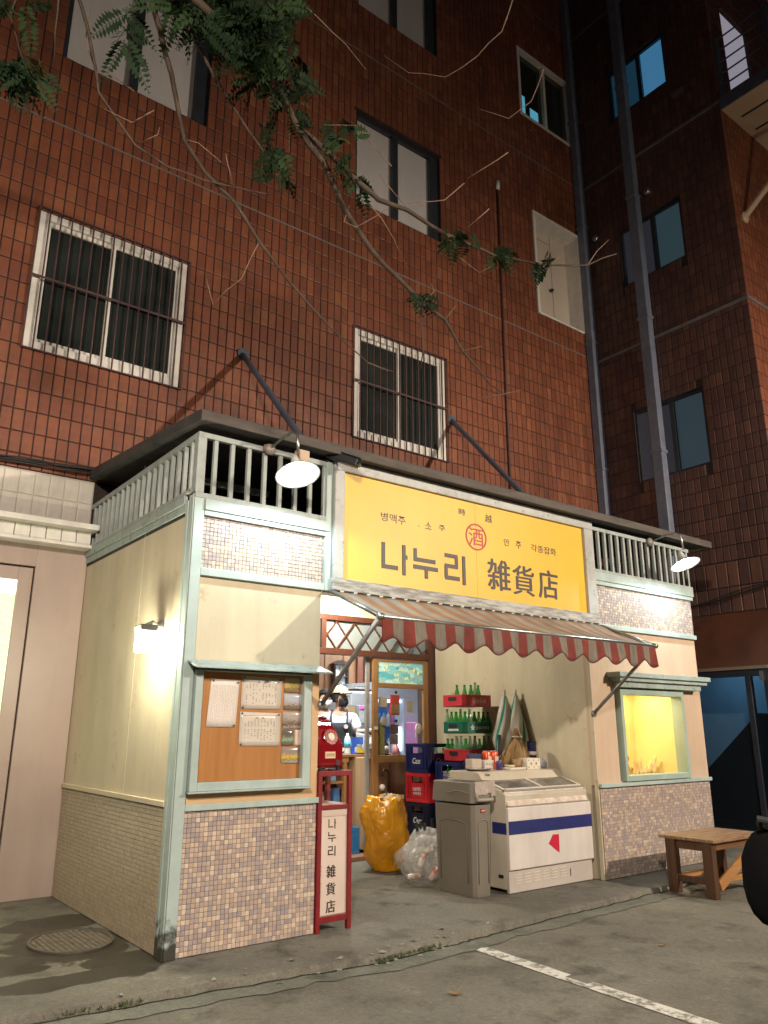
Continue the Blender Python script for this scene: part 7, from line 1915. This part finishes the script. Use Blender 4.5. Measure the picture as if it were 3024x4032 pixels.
# ------------------------------------------------------------------ tree reaching in from the upper left
def cam_pt(px, py, d):
    """a place in the crown, given as the sight line it was measured on (in a 1659 px wide view) and its distance"""
    s = 3024/1659; f_ = 3040.0
    yw, pt = rad(37.5), rad(15.75)
    F = Vector((math.sin(yw)*math.cos(pt), math.cos(yw)*math.cos(pt), math.sin(pt))); Rr = Vector((math.cos(yw), -math.sin(yw), 0)); U = Rr.cross(F)
    return camv + (F + Rr*((px*s-1512)/f_) - U*((py*s-2016)/f_))*d
bark = mat("brown_bark", (.040,.025,.017), (.075,.048,.032), scale=14, rough=.85, bump=.4, stretch=(1,1,.4))
barklit = mat("lit_twig_bark", (.13,.075,.05), (.20,.125,.085), scale=18, rough=.7)  # twig bark made paler to stand for light on the twigs
tr = thing("tree", "tree with thin leafy boughs hanging in front of the bricks from the upper left", "tree", (-3.1,-.9,0))
root = Vector((-3.1,-.9,-.05)); crown = Vector((-2.9,-.7,5.6))
f = MB(); tp = [root, root.lerp(crown,.3)+Vector((.08,.02,0)), root.lerp(crown,.65)+Vector((-.05,.05,0)), crown, crown+Vector((.3,.2,1.6)), crown+Vector((.5,.1,3.0))]
f.tube(tp, [.17,.14,.115,.09,.06,.02], 12); build("trunk", f, bark, tr, smooth=True)
def bough(pts, r0, r1, m=None, wig=.012):
    out = []
    for i in range(len(pts)-1):
        a, b_ = pts[i], pts[i+1]; n_ = max(1, int((b_-a).length/.10))
        for k in range(n_):
            p = a.lerp(b_, k/n_); out.append(p + Vector((noise.noise(p*5), noise.noise(p*5+Vector((9,0,0))), noise.noise(p*5+Vector((0,9,0)))))*wig)
    out.append(pts[-1])
    n_ = len(out)
    f.tube(out, [r0+(r1-r0)*i/(n_-1) for i in range(n_)], 6)
    return out
def cp(lst): return [cam_pt(*p) for p in lst]
f = MB(); allb = []
A1 = cp([(480,55,4.3),(540,112,4.4),(600,180,4.5),(640,270,4.6),(700,352,4.75),(745,450,4.9),(800,540,5.0),(880,622,5.1),(912,655,5.15)])
allb.append(bough([crown]+cp([(330,-140,4.0),(400,-20,4.15)])+A1, .040, .014))
allb.append(bough([A1[-1]]+cp([(960,690,5.2),(1000,760,5.25),(1060,830,5.3),(1096,856,5.32)]), .012, .004))
allb.append(bough([A1[-1]]+cp([(912,700,5.15),(914,755,5.15),(908,800,5.15)]), .008, .003))
A2 = [A1[3]]+cp([(690,312,4.7),(765,385,4.8),(820,432,4.9),(880,456,5.0),(960,505,5.15),(1070,552,5.3),(1180,574,5.4),(1270,572,5.5),(1332,548,5.6)])
allb.append(bough(A2, .020, .004))
allb.append(bough([crown]+cp([(250,-120,4.1),(318,-20,4.2),(345,60,4.3),(370,160,4.4),(385,232,4.5),(400,302,4.6),(440,372,4.7),(500,430,4.8),(560,520,4.9),(620,602,5.0),(690,682,5.1),(740,735,5.15),(795,782,5.2),(850,803,5.2)]), .030, .003))
allb.append(bough(cp([(385,20,4.3),(435,110,4.4),(470,180,4.5),(540,285,4.6),(585,350,4.65)]), .013, .004))
allb.append(bough([crown]+cp([(150,-80,4.2),(190,60,4.3),(215,200,4.4),(290,310,4.5),(360,360,4.6),(440,390,4.7),(580,420,4.8)]), .018, .004))
allb.append(bough([crown]+cp([(60,-60,3.9),(20,30,4.0),(40,100,4.1),(55,150,4.15)]), .014, .004))
allb.append(bough(cp([(130,-20,4.2),(120,70,4.25),(118,140,4.3)]), .008, .003))
build("boughs", f, bark, tr, smooth=True)
f = MB()
for tw in ([(1115,-10,5.0),(1085,70,5.1),(1030,122,5.15),(960,165,5.2),(880,158,5.2),(830,120,5.2)],[(1174,150,5.4),(1150,220,5.4),(1100,256,5.4),(1036,236,5.4)],[(755,440,4.9),(745,475,4.9),(770,490,4.9),(835,452,4.95)],
           [(790,430,4.95),(825,470,5.0),(850,520,5.05),(880,580,5.1)],[(660,10,4.7),(745,95,4.8),(790,150,4.85)],[(500,395,4.75),(492,340,4.7),(488,332,4.7)],[(560,520,4.9),(520,600,4.9),(458,660,4.9)],[(458,660,4.9),(445,600,4.9)],
           [(965,505,5.15),(995,560,5.2),(1035,592,5.2),(1062,575,5.2)],[(820,380,4.9),(880,450,5.0)],[(1000,760,5.25),(1040,748,5.25)],[(795,782,5.2),(840,802,5.2)],[(960,690,5.2),(985,660,5.2)],[(1060,455,5.2),(1010,492,5.2)],
           [(1000,395,5.2),(960,432,5.15),(880,440,5.0)],[(1040,860,5.3),(1128,842,5.3)],[(1180,574,5.4),(1215,552,5.4)],[(1270,572,5.5),(1315,518,5.6)],[(205,150,4.4),(180,80,4.4),(196,20,4.4)],[(290,200,4.4),(240,160,4.35),(205,155,4.3)],
           [(330,240,4.5),(280,260,4.45),(225,235,4.4)],[(480,350,4.7),(430,310,4.65),(395,300,4.6)],[(300,300,4.5),(340,290,4.5),(345,275,4.5)],[(912,655,5.15),(935,630,5.15),(930,610,5.15)],[(845,360,5.0),(770,270,4.9),(700,270,4.8)],[(1100,330,5.2),(1010,385,5.2)]):
    f = MB(); bough(cp(tw), .0046, .0016, wig=.02); build("twig", f, barklit, tr, smooth=True)
# pinnate leaf sprays
leaf_m = [mat("leaf_dark",(.008,.018,.007),(.012,.025,.010),scale=30,rough=.85,spec=.15),mat("leaf_mid",(.014,.028,.010),(.02,.038,.013),scale=30,rough=.85,spec=.15),mat("leaf_yellowish",(.05,.045,.015),(.07,.06,.02),scale=30,rough=.85,spec=.15)]
f = MB(); rl_ = random.Random(21)
def spray(p, d, L, mi):
    d = d.normalized(); s = d.cross(Vector((rl_.uniform(-1,1),rl_.uniform(-1,1),rl_.uniform(-.3,1)))).normalized(); u = s.cross(d)
    n_ = int(L/.019)
    for k in range(n_):
        t_ = (k+1)/n_; q = p + d*L*t_ + Vector((0,0,-.35*L*t_*t_))
        ll = .052*math.sin(math.pi*(.18+.80*t_)) + .008
        for sg in (1,-1):
            dd = (s*sg + d*.35 + u*rl_.uniform(-.3,.3)).normalized(); wv = dd.cross(u).normalized()*ll*.24
            a = q; b_ = q + dd*ll*.5 + wv; c = q + dd*ll; e = q + dd*ll*.5 - wv
            f.add([a,b_,c,e], [(0,1,2,3)], mi)
    f.tube([p, p + d*L*.5 + Vector((0,0,-.09*L)), p + d*L + Vector((0,0,-.35*L))], .0016, 3, mi, cap=False)
def cluster(x, y, d0, rx, ry, n_, L=(.14,.26), yel=.03):
    for i in range(n_):
        a = rl_.uniform(0,6.28); r_ = math.sqrt(rl_.random())
        p = cam_pt(x+rx*r_*math.cos(a), y+ry*r_*math.sin(a), d0+rl_.uniform(-.25,.25))
        dv = Vector((rl_.uniform(-1,1), rl_.uniform(-1,1), rl_.uniform(-1.1,.3)))
        spray(p, dv, rl_.uniform(*L), 2 if rl_.random() < yel else (1 if rl_.random() < .35 else 0))
for c in ((530,12,4.35,110,32,56),(450,36,4.3,52,36,24),(590,85,4.45,48,62,44),(510,72,4.4,72,40,38),(625,185,4.6,32,46,17),(575,145,4.5,38,44,22),(40,155,4.1,40,20,15),(268,50,4.2,9,38,8),(385,8,4.25,36,8,8),(25,5,4.0,30,8,6)):
    cluster(*c)
for c in ((590,345,4.65,22,18,13),(605,378,4.65,12,12,6),(735,285,4.75,36,22,14),(740,335,4.78,22,20,9),(775,395,4.82,22,18,12),(985,515,5.15,30,12,13),(1075,552,5.3,24,12,10),(1178,570,5.4,14,12,8),(910,642,5.12,20,14,10),(640,255,4.6,14,14,6),(575,290,4.6,10,14,5),(35,150,4.1,30,26,24)):
    cluster(*c, L=(.08,.16))
build("crown", f, leaf_m, tr, kind='stuff', norm=False)

# ------------------------------------------------------------------ street lamps out in the yard, behind the photographer
def street_lamp(x, y, h, aim, label, power, col, tilt):
    t = thing("street_lamp", label, "street lamp", (x,y,0), 0, "street lamps in the yard")
    d = Vector((math.sin(aim), math.cos(aim), 0)); b_ = Vector((x,y,0))
    f = MB(); f.tube([b_+Vector((0,0,-.05)), b_+Vector((0,0,h-.35)), b_+d*.2+Vector((0,0,h-.08)), b_+d*.9+Vector((0,0,h))], [.08,.055,.05,.045], 12); f.lathe([(.14,0),(.14,.03),(.09,.12)], (x,y,-.045), 14); build("pole", f, M['steel'], t, smooth=True)
    c = b_+d*.95+Vector((0,0,h))
    f = MB(); f.bar(c-d*.30, c+d*.30, .30, .10); build("head", f, M['steel'], t, bevel=.03)
    f = MB(); f.bar(c-d*.24+Vector((0,0,-.058)), c+d*.24+Vector((0,0,-.058)), .22, .012); build("lens", f, emis("lamp_lens_%.0f" % x, col, 6), t)
    area("street_light", c+Vector((0,0,-.075)), .26, .5, power, col, (tilt,0,-aim))
street_lamp(7.0,-8.6,4.9,rad(-6),"warm street lamp standing in the yard in front of the side wing",1500,(1,.86,.70),rad(50))
street_lamp(-3.3,-6.6,4.6,rad(14),"warm street lamp standing in the yard in front of the taupe metal door",980,(1,.86,.72),rad(42))
# ------------------------------------------------------------------ lettering: fitted to the measured boxes, then turned into meshes
bpy.context.view_layer.update()
dg = bpy.context.evaluated_depsgraph_get()
for o, w, h in TEXT_FIT:
    # stretch each word to the width and height measured on the thing
    cu = o.data
    xs = [v.co.x for v in o.evaluated_get(dg).to_mesh().vertices]; 
    ys = [v.co.y for v in o.evaluated_get(dg).to_mesh().vertices]
    if xs:
        W = max(xs)-min(xs); H = max(ys)-min(ys)
        kx = w/max(W,1e-4)
        o.scale = (kx, min(max(h*.98/max(H,1e-4), .5), 1.8), 1)
        off = Vector((-min(xs)*kx, -min(ys)*o.scale.y, 0))
        o.location = Vector(o.location) + (o.rotation_euler.to_matrix() @ off)

# lettering as plain meshes
dg = bpy.context.evaluated_depsgraph_get()
for o in [o for o in bpy.data.objects if o.type == 'FONT']:
    me = bpy.data.meshes.new_from_object(o.evaluated_get(dg))
    if o.get("bold"):
        bm = bmesh.new(); bm.from_mesh(me); src = list(bm.faces)[:]
        k_ = o["bold"] / max(abs(o.scale.x), .01)
        for i, (dx, dy) in enumerate(((k_,0),(-k_,0),(0,k_*.6))):
            r_ = bmesh.ops.duplicate(bm, geom=src)
            bmesh.ops.translate(bm, verts=[v for v in r_["geom"] if isinstance(v, bmesh.types.BMVert)], vec=(dx, dy, .0003*(i+1)))
        bm.to_mesh(me); bm.free()
    n = bpy.data.objects.new(o.name + "_mesh", me); COL.objects.link(n)
    n.parent = o.parent; n.matrix_parent_inverse = o.matrix_parent_inverse.copy(); n.matrix_basis = o.matrix_basis.copy()
    nm = o.name; cu = o.data
    bpy.data.objects.remove(o); bpy.data.curves.remove(cu)
    n.name = nm
